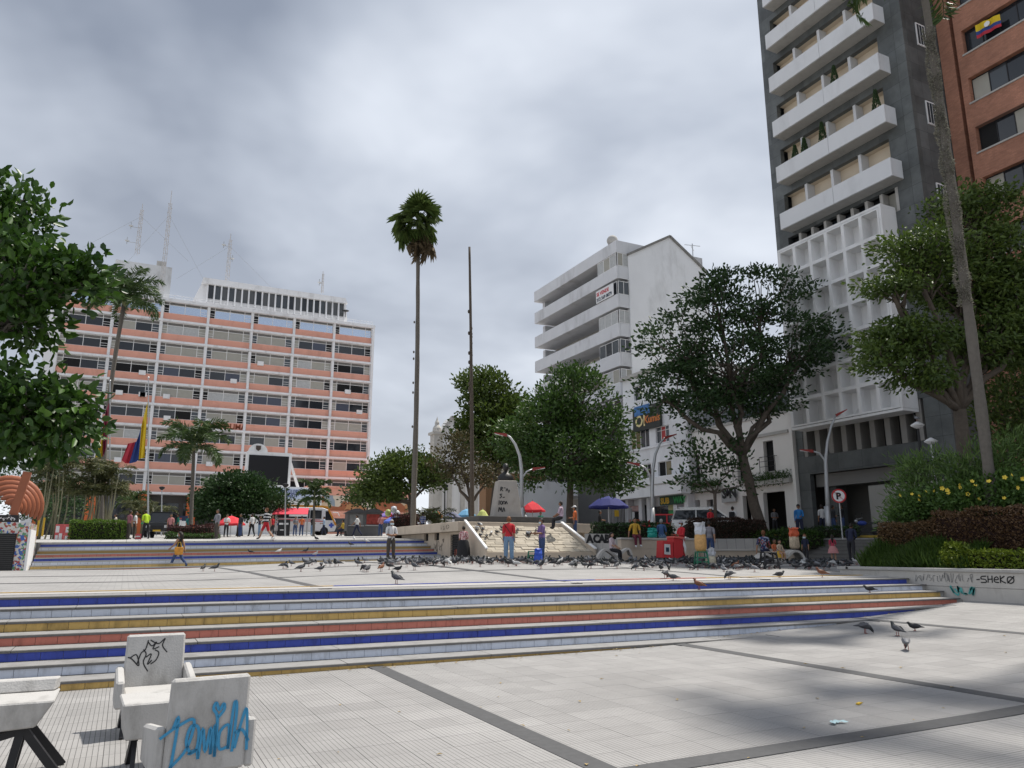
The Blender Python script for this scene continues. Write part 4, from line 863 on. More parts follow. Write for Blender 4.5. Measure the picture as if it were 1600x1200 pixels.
# ------------------------------------------------------------------ beige walls, planters
def wallbox(name, label, x0, x1, y0, y1, z0, z1, mt=m_beige2, cap=m_lconc, cat='wall', courses=0):
    o = thing(name, label, cat, ((x0 + x1) / 2, (y0 + y1) / 2, z0)); n = max(1, courses)
    for i in range(n):
        b = MB(o.location); za, zb = z0 + (z1 - z0) * i / n, z0 + (z1 - z0) * (i + 1) / n; b.box(x0 + .01 * (i % 2), x1, y0 + .01 * (i % 2), y1, za + (.008 if i else 0), zb); b.build('course' if n > 1 else 'wall', mt, o)
    b = MB(o.location); b.box(x0 - .05, x1 + .03, y0 - .06, y1 + .04, z1 + .003, z1 + .09); b.build('coping', cap, o, bevel=.01); return o
w1_ = wallbox('retaining_wall', 'beige retaining wall with black graffiti letters beside monument', BX1 + .1, 25.6, 30.6, 30.9, 1.0, 2.30, courses=3)
b = MB(w1_.location); wx0, wx1, wz0, wz1 = onY(914, 838, 30.57).x, onY(957, 838, 30.57).x, onY(935, 849, 30.57).z, onY(935, 834, 30.57).z; b.box(wx0, wx1, 30.565, 30.598, wz0, wz1); b.build('painted_panel', m_lconc, w1_)
for t, px_ in (('A', 917), ('C', 927), ('A', 936), ('B', 945)):
    p = onY(px_, 847.5, 30.55); text_mesh(t, .50, m_scrawl, 'graffiti', w1_, Matrix.Translation(-w1_.location) @ face_mat((p.x, 30.555, p.z), (1, 0, 0)), bold=.03)
w2_ = wallbox('low_wall', 'lower beige wall below the dark red hedge', 25.65, 31.8, 30.4, 30.9, 1.0, 1.78)
scribble(face_mat((23.6, 30.585, 1.2), (1, 0, 0)), 0, 1.6, .5, 6, m_scrawl, w1_, .025, 21)
pw = wallbox('planter_wall', 'pale stone planter wall with black and turquoise graffiti by steps', 20.2, 20.55, 1.0, 17.2, .0, 1.18, m_lconc, m_conc, courses=3)
b = MB(pw.location); b.box(20.2, 31.5, 17.2, 17.5, .9, 1.18); b.build('return_wall', m_lconc, pw); b = MB(pw.location); b.box(20.15, 31.6, 17.15, 17.56, 1.183, 1.27); b.build('coping', m_conc, pw)
b = MB(); b.hexa([(20.56, 0, .5), (34, 0, .5), (34, 17.19, .5), (20.56, 17.19, .5), (20.56, 0, 1.17), (21.8, 0, 1.85), (21.8, 17.19, 1.85), (20.56, 17.19, 1.17)]); b.box(21.8, 34, 0, 17.19, .5, 1.85); tag(b.build('planter_soil', mat('soil', (.05, .038, .028), .95, .3, 5, .5, 30)), kind='structure')
q_ = onX(1533, 910, 20.19); M_ = face_mat((20.195, q_.y, q_.z), (0, -1, 0)) @ Matrix.Scale((onX(1533, 910, 20.19).y - onX(1591, 910, 20.19).y) / 1.75, 4)
SHEKO = [[(.28, .30), (.05, .27), (.02, .17), (.22, .14), (.24, .02), (-.02, .0)], [(.36, .32), (.34, .0)], [(.34, .15), (.55, .17)], [(.56, .33), (.54, .0)], [(.64, .14), (.84, .17), (.78, .28), (.66, .2), (.66, .05), (.86, .02)], [(.95, .34), (.93, 0)], [(1.15, .32), (.94, .15), (1.18, .0)], [(1.45, .3), (1.3, .26), (1.26, .1), (1.38, 0), (1.54, .08), (1.55, .24), (1.42, .3)], [(1.24, .0), (1.6, .33)], [(-.22, .12), (-.05, .14)]]
stroke(SHEKO, .055, M_, m_scrawl, pw)
q1_, q2_ = onX(1430, 909, 20.18), onX(1522, 909, 20.18); scribble(face_mat((20.185, q1_.y, q1_.z), (0, -1, 0)), 0, q1_.y - q2_.y, .26, 16, mat('spray_grey', (.16, .16, .16), .7), pw, .014, 31)
q1_, q2_ = onX(1484, 929, 20.18), onX(1526, 929, 20.18); scribble(face_mat((20.185, q1_.y, q1_.z), (0, -1, 0)), 0, q1_.y - q2_.y, .24, 6, mat('spray_turquoise', (.10, .42, .40), .7), pw, .045, 41)
# wire hoop edging along the planter
he = thing('hoop_edging', 'low black wire hoop edging along the planted bed', 'edging', (20.9, 16, 1.16))
for i in range(18):
    b = MB(); y = .9 - i * .42 if i < 12 else .9; x = 0 if i < 12 else .15 + (i - 12) * .42
    pts = [(x + (.26 * cos(pi * k / 8) if i >= 12 else 0), y + (.26 * cos(pi * k / 8) if i < 12 else 0), .42 * sin(pi * k / 8)) for k in range(9)]; b.tube(pts, .012, 5); b.build('hoop', m_black, he)

# ------------------------------------------------------------------ mosaic block and shell sculpture
mp_ = thing('mosaic_block', 'mosaic covered block with dark louvred shutter beside the far steps', 'block', (-4.6, 38, .9)); MY = 37.2
mm_ = bpy.data.materials.new('mosaic'); mm_.use_nodes = True; t = mm_.node_tree; bs = t.nodes['Principled BSDF']; bs.inputs['Roughness'].default_value = .4
g = t.nodes.new('ShaderNodeNewGeometry'); vo = t.nodes.new('ShaderNodeTexVoronoi'); vo.inputs['Scale'].default_value = 9; t.links.new(g.outputs['Position'], vo.inputs['Vector'])
sc_ = t.nodes.new('ShaderNodeSeparateColor'); t.links.new(vo.outputs['Color'], sc_.inputs[0])
nz = t.nodes.new('ShaderNodeTexNoise'); nz.inputs['Scale'].default_value = 2.2; t.links.new(g.outputs['Position'], nz.inputs['Vector'])
md = t.nodes.new('ShaderNodeMath'); md.operation = 'ADD'; t.links.new(sc_.outputs[0], md.inputs[0]); t.links.new(nz.outputs['Fac'], md.inputs[1]); fr = t.nodes.new('ShaderNodeMath'); fr.operation = 'FRACT'; t.links.new(md.outputs[0], fr.inputs[0])
rp = t.nodes.new('ShaderNodeValToRGB'); rp.color_ramp.interpolation = 'CONSTANT'
for i, (ps_, c) in enumerate(((0, (.55, .53, .50)), (.22, (.35, .06, .05)), (.38, (.05, .12, .38)), (.52, (.56, .54, .5)), (.66, (.10, .26, .14)), (.78, (.42, .14, .06)), (.9, (.6, .58, .55)))):
    e = rp.color_ramp.elements[i] if i < 2 else rp.color_ramp.elements.new(ps_); e.position = ps_; e.color = c + (1,)
t.links.new(fr.outputs[0], rp.inputs[0]); t.links.new(rp.outputs[0], bs.inputs['Base Color'])
b = MB(mp_.location); b.box(-7, -3.62, MY, MY + 3.6, .9, 2.9); b.build('body', mm_, mp_)
b = MB(mp_.location); b.box(-3.61, -3.52, MY - .02, MY + 2, .9, 2.62); b.build('white_side', m_white, mp_)
sh_ = MB(mp_.location); sh_.box(-6.6, -4.0, MY - .05, MY - .003, .95, 2.45); sh_ = sh_.build('shutter', m_black, mp_)
for i in range(18): b = MB(mp_.location); z = 1.0 + i * .08; b.box(-6.55, -4.05, MY - .085, MY - .052, z, z + .03); b.build('slat', mat('slat_metal', (.05, .05, .05), .5), sh_)
for i in range(2): b = MB(mp_.location); x = -3.52 + i * .2; b.beam((x, MY + 2.5, 2.4), (x, MY + 2.5, 3.3 - .1 * i), .07, .07); b.build('yellow_post', m_yel, mp_)
ss = thing('name_plate', 'black name plate with pale lettering under the shell sculpture', 'sign', (-4.5, MY + .4, 2.9)); b = MB(ss.location); b.box(-6, -4.05, MY + .3, MY + .6, 2.9, 3.2); pl_ = b.build('plate', m_black, ss)
scribble(face_mat((-5.0, MY + .295, 2.98), (1, 0, 0)), 0, .85, .14, 9, m_white, ss, .025, 77)
sc = thing('shell_sculpture', 'terracotta ribbed shell sculpture on the mosaic block', 'sculpture', (-5.0, MY + 1.2, 2.9))
m_terra = mat('terracotta_metal', (.30, .10, .05), .5, .15, 3, dirt=.2, dscale=2)
C0 = onY(6, 800, MY + 1.2); SZ = (onY(68, 765, MY + 1.2).x - C0.x)
for i in range(6):                            # nested half-shell ribs
    R = SZ * (1 - .15 * i); b = MB(sc.location); pts = []; rad = []
    for k in range(15):
        a = -.30 + (pi * .80) * k / 14; pts.append((C0.x + .05 * i + R * cos(a) * 1.0, MY + 1.2 - .10 * i, 3.42 + R * sin(a) * 1.0)); rad.append(.03 + .085 * sin(pi * k / 14) ** .8)
    b.tube(pts, rad, 8, flat=1.6); b.build('rib', m_terra, sc, smooth=True)
b = MB(sc.location); b.beam((C0.x + .42, MY + .55, 3.2), (C0.x + .72, MY + .55, 5.0), .28, .3); b.build('spine', m_terra, sc)

# ------------------------------------------------------------------ concrete chairs in the foreground
m_chair = mat('painted_concrete', (.46, .45, .435), .8, .10, 5, .25, 60, dirt=.6, dscale=3.6, coords='Object')
def chair_legs(o, w=.31, dp=.30, h=.30):
    for s in (-1, 1):
        for e_ in (-1, 1): b = MB(); b.beam((s * (w - .02), e_ * .06, h + .02), (s * w, e_ * dp, 0), .035, .06); b.build('leg', m_black, o)
        b = MB(); b.beam((s * (w - .02), -.10, h * .96), (s * (w - .02), .10, h * .96), .036, .05); b.build('leg_plate', m_black, o)
def chair(label, loc, rz, kx=1.0):
    o = thing('concrete_chair', label, 'chair', loc, rz, group='concrete armchairs at the foot of the steps')
    def part(nm, pts):
        b = MB(); b.hexa([(x * kx, y, z) for x, y, z in pts]); return b.build(nm, m_chair, o, bevel=.018)
    def bx(x0, x1, y0, y1, z0, z1): return [(x0, y0, z0), (x1, y0, z0), (x1, y1, z0), (x0, y1, z0), (x0, y0, z1), (x1, y0, z1), (x1, y1, z1), (x0, y1, z1)]
    part('seat', bx(-.32, .32, -.29, .20, .31, .40))
    bk = part('backrest', [(-.33, .20, .27), (.33, .20, .27), (.33, .275, .27), (-.33, .275, .27), (-.32, .27, .90), (.32, .27, .90), (.32, .34, .90), (-.32, .34, .90)])
    for s in (-1, 1): x0, x1 = (.325, .41) if s > 0 else (-.41, -.325); part('armrest', [(x0, -.30, .27), (x1, -.30, .27), (x1, .27, .27), (x0, .27, .27), (x0, -.30, .52), (x1, -.30, .52), (x1, .29, .60), (x0, .29, .60)])
    chair_legs(o, .31 * kx); return o, bk
ch1, bk1 = chair('white concrete armchair with black tag on its backrest facing the camera side', (.40, 8.98, zlow(0)), .03, .88)
ch2, bk2 = chair('white concrete armchair with blue Daniela graffiti across its back', (.60, 6.28, zlow(0)), pi + .10, .81)
# blue lettering on the rear of chair two (rear face leans: local y = .275..34)
nb = Vector((0, .63, -.07)).normalized(); Mb = face_mat((.36, .2778 + .0, .27), (-1, 0, 0), (0, .07 / .634, .63 / .634)); 
DAN = [[(.06, .30), (.10, .36), (.07, .02), (.05, -.01)], [(-.05, .24), (.10, .31), (.24, .34), (.20, .16), (.06, .04)], [(.24, .12), (.19, .2), (.22, .30), (.29, .28), (.29, .15), (.22, .12), (.29, .14), (.31, .08)], [(.31, .08), (.33, .28), (.37, .12), (.40, .28), (.42, .10)], [(.42, .10), (.44, .30), (.46, .08)],
       [(.46, .08), (.455, .33), (.41, .40), (.43, .44), (.465, .39), (.50, .43), (.51, .39), (.46, .34)], [(.58, .14), (.50, .13), (.49, .24), (.57, .28), (.58, .12), (.60, .42), (.63, .38), (.62, .10)], [(.64, .12), (.70, .34), (.73, .36), (.76, .10)], [(.63, .22), (.70, .24), (.77, .16)]]
Sx = .57 / .80
DAN = [[(x * Sx + .09, z * 1.0 + .02) for x, z in l] for l in DAN]
stroke(DAN, .020, Mb, mat('spray_blue', (.05, .28, .50), .6), bk2, 'graffiti', .004)
Mf = face_mat((-.28, .2352, .585), (1, 0, 0), (0, .07 / .634, .63 / .634))
TAG = [[(.02, .10), (.06, .08), (.13, .01), (.10, .12), (.04, .09)], [(.11, .02), (.14, .13), (.18, .17), (.20, .26)], [(.16, .17), (.19, .12), (.17, .04), (.22, -.05)], [(.19, .09), (.24, .12), (.21, .02), (.25, .06)], [(.20, .24), (.24, .20), (.28, .24), (.25, .17), (.31, .19)], [(.22, .26), (.30, .22), (.36, .27), (.34, .20), (.39, .13)], [(.24, .02), (.29, .06), (.31, .13), (.27, .16)]]
stroke(TAG, .012, Mf, m_scrawl, bk1, 'graffiti', .004)
tb_ = thing('concrete_table', 'small white concrete block table between the two concrete armchairs', 'table', (.40, 7.45, zlow(0)), .05)
b = MB(); b.hexa([(-.27, -.24, .28), (.27, -.24, .28), (.27, .24, .28), (-.27, .24, .28), (-.31, -.28, .56), (.31, -.28, .56), (.31, .28, .56), (-.31, .28, .56)]); b.build('top', m_chair, tb_, bevel=.012)
chair_legs(tb_, .20, .26, .28)
cb_ = thing('concrete_bench', 'white concrete bench with angled side and black splayed legs', 'bench', (-.72, 7.72, zlow(0)), .0)
b = MB(); b.hexa([(-.62, -.30, .36), (.22, -.30, .40), (.22, .24, .40), (-.62, .24, .36), (-.62, -.36, .60), (.34, -.36, .60), (.34, .30, .60), (-.62, .30, .60)]); b.build('seat', m_chair, cb_, bevel=.012)
b = MB(); b.hexa([(-.62, .16, .603), (.30, .16, .603), (.33, .30, .603), (-.62, .30, .603), (-.62, .19, .70), (.31, .19, .70), (.33, .31, .70), (-.62, .31, .70)]); b.build('back_ridge', m_chair, cb_, bevel=.01)
for y in (-.2, .2):
    for dx in (-.06, .30): b = MB(); b.beam((.12, y * .8, .39), (.12 + dx, y, 0), .04, .06); b.build('leg', m_black, cb_)
    b = MB(); b.beam((-.5, y * .8, .2), (.12, y * .8, .36), .04, .05); b.build('leg', m_black, cb_)
# litter on the paving
fm = thing('face_mask', 'crumpled pale blue face mask lying on the paving', 'mask', tuple(onz(1307, 1130, zlow(7) + .004)))
b = MB(); N = 10; V = []
for i in range(N + 1):
    a = -.9 + 1.8 * i / N
    for w in (-.035, .035): V.append((a * .11, w + .035 * cos(a * 2.2) - .02, .006 + .012 * abs(sin(5 * a)) + (.006 if w > 0 else 0)))
b.add(V, [(2 * i, 2 * i + 1, 2 * i + 3, 2 * i + 2) for i in range(N)]); b.build('fabric', mat('mask_blue', (.50, .68, .70), .7), fm)
wr = thing('wrapper', 'small yellow wrapper lying on the paving near the mask', 'wrapper', tuple(onz(1342, 1100, zlow(7.5) + .006)), .4); b = MB(); b.box(-.05, .05, -.018, .018, 0, .014); b.prism([(.05, 0), (.08, -.02), (.08, .02)], .002, .01, axis='Z'); b.build('paper', m_yel, wr)
lf = MB(); rr = random.Random(5)
for i in range(130):
    if i < 80:
        X = rr.uniform(1.5, 17); k = 7 if X < 9 else (6 if X < 14 else 5); Y = 15.09 - .514 * (k - 1) - rr.uniform(.02, .25); z = zlow(X) + .006
        if k < 7: Y += rr.uniform(0, .3)
    else: X, Y = rr.uniform(0, 16), rr.uniform(5, 12); z = zlow(X) + .006
    s = rr.uniform(.018, .04); a = rr.uniform(0, 6.28); u, v = Vector((cos(a), sin(a), 0)) * s, Vector((-sin(a), cos(a), 0)) * s * .5; p = Vector((X, Y, z)); zc = Vector((0, 0, s * .35))
    lf.add([p - u, p - v + zc, p + u + zc * .5, p + v + zc], [(0, 1, 2, 3)])
tag(lf.build('leaf_litter', mat('dry_leaf', (.36, .27, .13), .8, .4, 30)), 'scattered dry leaf litter along the foot of the steps', 'leaf litter', kind='stuff')
# ------------------------------------------------------------------ vegetation
def leaf_mesh(name, P, dirs, L, W, tint, mt, parent, org, fold=.18, kind=None, curl=.15):
    """two triangles per leaf, folded along the midrib; P, dirs: (N,3) arrays"""
    N = len(P); d = dirs / np.linalg.norm(dirs, axis=1, keepdims=True)
    r = RNG.normal(size=(N, 3)); s = np.cross(d, r); s /= np.linalg.norm(s, axis=1, keepdims=True) + 1e-9; n = np.cross(s, d)
    L = np.broadcast_to(L, (N,))[:, None]; W = np.broadcast_to(W, (N,))[:, None]
    V = np.empty((N, 6, 3)); V[:, 0] = P; V[:, 3] = P + d * L - n * L * curl
    for k, f, w in ((1, .28, .44), (2, .66, .40)):
        c = P + d * L * f - n * L * curl * f * f; V[:, k] = c + s * W * w + n * W * fold; V[:, 6 - k] = c - s * W * w + n * W * fold
    V = V.reshape(-1, 3) - np.array(org)
    me = bpy.data.meshes.new(name); me.vertices.add(6 * N); me.vertices.foreach_set('co', V.astype(np.float32).ravel())
    me.loops.add(8 * N); me.polygons.add(2 * N)
    base = (np.arange(N) * 6)[:, None]; idx = np.concatenate([base + k for k in (0, 1, 2, 3, 0, 3, 4, 5)], axis=1).ravel()
    me.loops.foreach_set('vertex_index', idx.astype(np.int32)); me.polygons.foreach_set('loop_start', (np.arange(2 * N) * 4).astype(np.int32))
    me.update(); me.validate()
    a = me.attributes.new('tint', 'FLOAT', 'POINT'); a.data.foreach_set('value', np.repeat(np.clip(tint, 0, 1), 6).astype(np.float32))
    me.materials.append(mt); o = put(name, me, parent)
    if kind: tag(o, kind=kind)
    return o
def unit(n): v = RNG.normal(size=(n, 3)); return v / np.linalg.norm(v, axis=1, keepdims=True)
def clumps(blobs, n, inner=.45):
    """clump centres spread through ellipsoids (centre, radii), more towards the outside"""
    vol = np.array([b[1][0] * b[1][1] * b[1][2] for b in blobs]) ** .75; pick = RNG.choice(len(blobs), n, p=vol / vol.sum())
    u = unit(n); rr = inner + (1 - inner) * RNG.random(n) ** .6; C = np.array([blobs[i][0] for i in pick]); R = np.array([blobs[i][1] for i in pick])
    return C + u * rr[:, None] * R, u, pick
def branch(b, a, c, r0, r1, n=6, wob=.08, sag=0.0, sides=7):
    a, c = Vector(a), Vector(c); L = (c - a).length; pts = []; rad = []
    for i in range(n + 1):
        t = i / n; p = a.lerp(c, t); k = sin(pi * t) * L * wob
        p += Vector((random.uniform(-1, 1) * k, random.uniform(-1, 1) * k, random.uniform(-.6, .6) * k - sag * L * sin(pi * t))); pts.append(p); rad.append(r0 + (r1 - r0) * t ** .8)
    b.tube(pts, rad, sides, jit=.08); return pts
def crown_leaves(par, blobs, n_cl, per, cr, L, W, mt, flat=.55, inner=.45, name='crown', up=.35, droop=0.0, C=None):
    if C is None: C, u, pk = clumps(blobs, n_cl, inner)
    n_cl = len(C); N = n_cl * per
    off = np.clip(RNG.normal(size=(N, 3)), -1.7, 1.7) * np.array([cr, cr, cr * flat]) * .5; P = np.repeat(C, per, 0) + off
    cen = np.mean([b[0] for b in blobs], axis=0); out = P - cen; out /= np.linalg.norm(out, axis=1, keepdims=True) + 1e-9
    d = out * .5 + off / (cr + 1e-6) * .8 + unit(N) * .9 + np.array([0, 0, up - droop])
    tint = np.repeat(RNG.random(n_cl), per) * .5 + RNG.random(N) * .5
    return leaf_mesh(name, P, d, L * RNG.uniform(.7, 1.2, N), W * RNG.uniform(.8, 1.15, N), tint, mt, par, par.location), C
def bl(px, py, D, rx, rz, dy=.8):
    c = atD(px, py, D); s = D / 1190 * 1.02; return (np.array(c), np.array((rx * s, rx * s * dy, rz * s)))
def tree(name, label, base, fork, blobs, tr, n_cl, per, cr, L, W, mt, bark=m_bark, cat='tree', limbs=None, flat=.55, inner=.45, up=.35, droop=0.0, twig=.5, group=None):
    o = thing(name, label, cat, base, group=group); fork = Vector(fork); b = MB(o.location); base = Vector(base)
    b.tube([base + Vector((0, 0, -.15)), base.lerp(fork, .12), base.lerp(fork, .4) + Vector((random.uniform(-.1, .1), 0, 0)), base.lerp(fork, .7), fork], [tr * 1.45, tr * 1.1, tr, tr * .92, tr * .85], 10, jit=.07)
    C, u, pk = clumps(blobs, n_cl, inner); cen = []
    for i, (c, r) in enumerate(blobs):
        m = Vector(c) - Vector((0, 0, r[2] * .35)); pts = branch(b, fork, m, tr * .62, tr * .28, 6, .07); cen.append(m)
    b.build('trunk', bark, o, smooth=True)
    b = MB(o.location)
    sel = RNG.permutation(n_cl)[:int(n_cl * twig)]
    for i in sel:
        m = cen[pk[i]]; q = Vector(C[i]); branch(b, m.lerp(fork, random.uniform(0, .25)), q, tr * .2, tr * .05, 4, .10, 0, 5)
    tag(b.build('branches', bark, o, smooth=True), kind='stuff')
    crown_leaves(o, blobs, n_cl, per, cr, L, W, mt, flat, inner, 'crown', up, droop, C); return o
lm_dark = leafmat('leaf_dark', (.016, .042, .012), (.040, .085, .02))
lm_mid = leafmat('leaf_mid', (.022, .058, .010), (.068, .13, .022))
lm_bright = leafmat('leaf_bright', (.05, .115, .014), (.15, .24, .03))
lm_olive = leafmat('leaf_olive', (.065, .095, .016), (.17, .205, .035))
lm_brownish = leafmat('leaf_brownish', (.05, .045, .018), (.10, .085, .03))
lm_gloss = leafmat('leaf_gloss', (.012, .038, .009), (.07, .15, .018), rough=.42, trans=.25, spec=.4)
lm_red = leafmat('leaf_red', (.045, .014, .014), (.10, .035, .03))
lm_palm = leafmat('leaf_palm', (.03, .068, .016), (.085, .135, .034), rough=.4)
lm_deep = leafmat('leaf_deep', (.036, .066, .013), (.115, .165, .028)); lm_fresh = leafmat('leaf_fresh', (.036, .070, .012), (.11, .165, .027)); lm_fan = leafmat('leaf_fan', (.045, .085, .02), (.13, .18, .05), rough=.4); lm_bush = leafmat('leaf_bush', (.035, .085, .015), (.10, .18, .035)); lm_dry = leafmat('leaf_dry', (.10, .075, .045), (.22, .17, .10), rough=.8)
lm_grass = leafmat('grass', (.04, .09, .015), (.10, .17, .03))
def gpos(px, py, D, z=None): p = atD(px, py, D); return Vector((p.x, p.y, zup(p.x, p.y) if z is None else z))

# near tree at the left edge, trunk outside the frame
def near_tree():
    base = atD(-190, 900, 9.5); base.z = zlow(base.x); fork = atD(-150, 560, 9.6)
    B = [bl(-60, 400, 9.6, 120, 110), bl(40, 440, 9.4, 80, 78), bl(110, 440, 9.6, 44, 40), bl(-50, 645, 9.5, 130, 74), bl(45, 640, 9.3, 78, 60), bl(0, 330, 9.7, 62, 58), bl(140, 425, 9.7, 24, 30), bl(105, 655, 9.4, 38, 40), bl(-210, 500, 9.8, 110, 200), bl(15, 500, 9.5, 60, 45)]
    tree('broadleaf_tree', 'large glossy leaved tree overhanging beside the shell sculpture', base, fork, B, .16, 540, 25, .36, .152, .085, lm_gloss, m_barkg, flat=.8, inner=.25, up=-.05, twig=.55)
near_tree()
pass
# big dark tree on the street side
base = gpos(1193, 838, 43); fk = atD(1160, 712, 43)
tree('spreading_tree', 'big dark spreading tree with thick leaning forked trunk before cafe', base, fk,
     [bl(1120, 470, 43, 55, 45), bl(1190, 460, 43.5, 80, 46), bl(1060, 540, 42.5, 62, 60), bl(1140, 560, 43, 95, 75), bl(1240, 540, 43.5, 72, 48), bl(1035, 610, 42, 45, 38), bl(1110, 630, 43, 70, 42), bl(1275, 520, 43, 38, 32), bl(1200, 620, 43.5, 48, 30)],
     .30, 250, 58, 1.05, .27, .14, lm_dark, m_bark, flat=.27, inner=.6, up=.25)
base = gpos(1118, 835, 42.5)
tree('young_tree', 'thin young tree with sparse leaves before the silver car', base, atD(1117, 770, 42.5), [bl(1090, 715, 42.5, 38, 34), bl(1140, 720, 42.5, 34, 38), bl(1075, 745, 42.5, 22, 20), bl(1160, 750, 42.5, 20, 20)], .10, 44, 16, .8, .28, .15, lm_dark, m_bark, inner=.3)
# tree in front of the tower
base = Vector(atD(1512, 775, 28)); base.z = 2.2
tree('layered_tree', 'tall tree with layered olive green foliage before the brick tower', base, atD(1500, 640, 28),
     [bl(1520, 325, 28, 70, 42), bl(1440, 400, 27, 62, 45), bl(1570, 400, 28, 62, 60), bl(1500, 440, 28.5, 80, 55), bl(1395, 450, 26.5, 42, 28), bl(1420, 530, 27, 60, 36), bl(1545, 530, 28, 75, 45), bl(1385, 560, 26.5, 38, 24), bl(1440, 588, 27, 42, 26), bl(1600, 480, 28, 60, 80)],
     .26, 480, 62, .85, .21, .095, lm_fresh, m_bark, flat=.28, inner=.40, up=.05, droop=.15)
tree('shaded_tree', 'dark feathery tree against the red brick wall', Vector((29.5, 13.5, 1.3)), atD(1590, 680, 30), [bl(1560, 640, 30, 40, 40), bl(1600, 690, 30, 50, 40), bl(1620, 600, 30, 50, 50)], .12, 110, 46, .9, .24, .09, lm_deep, m_bark, flat=.5)
# middle trees
base = gpos(891, 812, 47); tree('ficus_tree', 'dense dark green tree beside the purple parasol and monument', base, atD(891, 742, 47),
     [bl(900, 625, 47, 62, 48), bl(850, 655, 46.5, 52, 48), bl(945, 680, 46.5, 48, 45), bl(890, 710, 46, 75, 45), bl(835, 720, 47, 42, 42), bl(965, 735, 46, 36, 30), bl(925, 745, 46, 45, 22), bl(812, 690, 47.5, 34, 36), bl(915, 598, 47, 28, 22)],
     .22, 270, 56, .9, .27, .14, lm_mid, m_bark, flat=.6, inner=.5)
base = gpos(770, 812, 58); tree('street_tree', 'tall yellow green tree behind the dead palm trunk', base, atD(775, 735, 58),
     [bl(755, 605, 58, 38, 26), bl(770, 645, 58, 48, 34), bl(735, 665, 57.5, 26, 22), bl(800, 650, 58, 36, 40), bl(770, 690, 57.5, 55, 35), bl(815, 700, 58, 40, 40)], .24, 280, 54, 1.0, .32, .18, lm_deep, m_bark, flat=.5)
base = gpos(650, 816, 54); tree('umbrella_tree', 'low flat crowned tree with twisting limbs behind the tall palm', base, atD(640, 786, 54),
     [bl(595, 748, 54, 34, 26), bl(640, 728, 54, 46, 24), bl(580, 770, 54, 24, 18), bl(670, 745, 54, 30, 22), bl(615, 765, 53.5, 26, 16)], .22, 190, 46, .8, .26, .14, lm_deep, m_bark, flat=.45)
base = gpos(738, 812, 52); tree('twisted_tree', 'sparse brownish tree with twisted bare limbs before the church', base, atD(735, 785, 52),
     [bl(700, 715, 52, 26, 28), bl(730, 735, 52, 36, 24), bl(715, 695, 52.5, 22, 18), bl(765, 745, 52, 24, 18)], .2, 90, 24, .7, .22, .12, lm_brownish, m_bark, flat=.5, inner=.5)
base = gpos(375, 822, 72); tree('round_tree', 'dense round dark green tree in front of the video screen', base, atD(375, 800, 72),
     [bl(372, 775, 72, 62, 30), bl(345, 790, 71, 46, 22), bl(405, 785, 72, 42, 25), bl(375, 760, 72, 40, 20)], .25, 300, 62, .9, .28, .17, lm_dark, m_bark, flat=.7, inner=.6)
base = gpos(500, 824, 90); tree('green_tree', 'small tree in front of the mural', base, atD(572, 800, 66), [bl(560, 770, 66, 22, 16), bl(590, 765, 66, 22, 14)], .1, 50, 30, .8, .25, .13, lm_dark)
base = gpos(60, 830, 70); tree('back_tree', 'dark tree mass behind the palm thicket', base, atD(60, 790, 70), [bl(40, 760, 70, 60, 40), bl(110, 770, 70, 45, 30), bl(80, 800, 68, 50, 22)], .2, 130, 36, 1.1, .3, .15, lm_dark)

# ---- palms
def feather(L, up0, droop, nl, ll, mt_w=.055, seed=0):
    rr = random.Random(seed); pts = []; p = Vector((0, 0, 0)); a = up0
    n = 14
    for i in range(n + 1): pts.append(p.copy()); a -= droop / n * (0.5 + i / n); p = p + Vector((cos(a), 0, sin(a))) * (L / n)
    P = []; Dr = []; Ls = []
    for i in range(nl):
        t = .12 + .88 * i / nl; k = t * n; j = int(min(n - 1, k)); q = pts[j].lerp(pts[j + 1], k - j); tg = (pts[j + 1] - pts[j]).normalized()
        for s in (-1, 1):
            d = Vector((0, s, 0)) * .8 + tg * .55 + Vector((0, 0, .35 - 1.1 * rr.random())); P.append(q); Dr.append(d); Ls.append(ll * (sin(pi * (.12 + .8 * t)) * .8 + .25) * rr.uniform(.85, 1.1))
    return pts, np.array(P), np.array(Dr), np.array(Ls)
FROND = {}
def frond_mesh(key, L, up0, droop, nl, ll, mt, w=.06):
    if key in FROND: return FROND[key]
    pts, P, Dr, Ls = feather(L, up0, droop, nl, ll, seed=hash(key) % 99)
    o = leaf_mesh('frond', P, Dr, Ls, w, RNG.random(len(P)), mt, None, (0, 0, 0), fold=.1, curl=.12)
    b = MB(); b.tube(pts, [.035 * (1 - i / 15) + .006 for i in range(15)], 5); r = b.build('r', mt)
    bm = bmesh.new(); bm.from_mesh(o.data); bm.from_mesh(r.data); bm.to_mesh(o.data); bm.free()
    me = o.data; bpy.data.objects.remove(o); bpy.data.objects.remove(r); FROND[key] = me; return me
def trunk_pts(b0, t0, bend=0.0, n=14):
    b0, t0 = Vector(b0), Vector(t0); return [b0.lerp(t0, i / n) + Vector((bend * sin(pi * i / n), 0, 0)) for i in range(n + 1)]
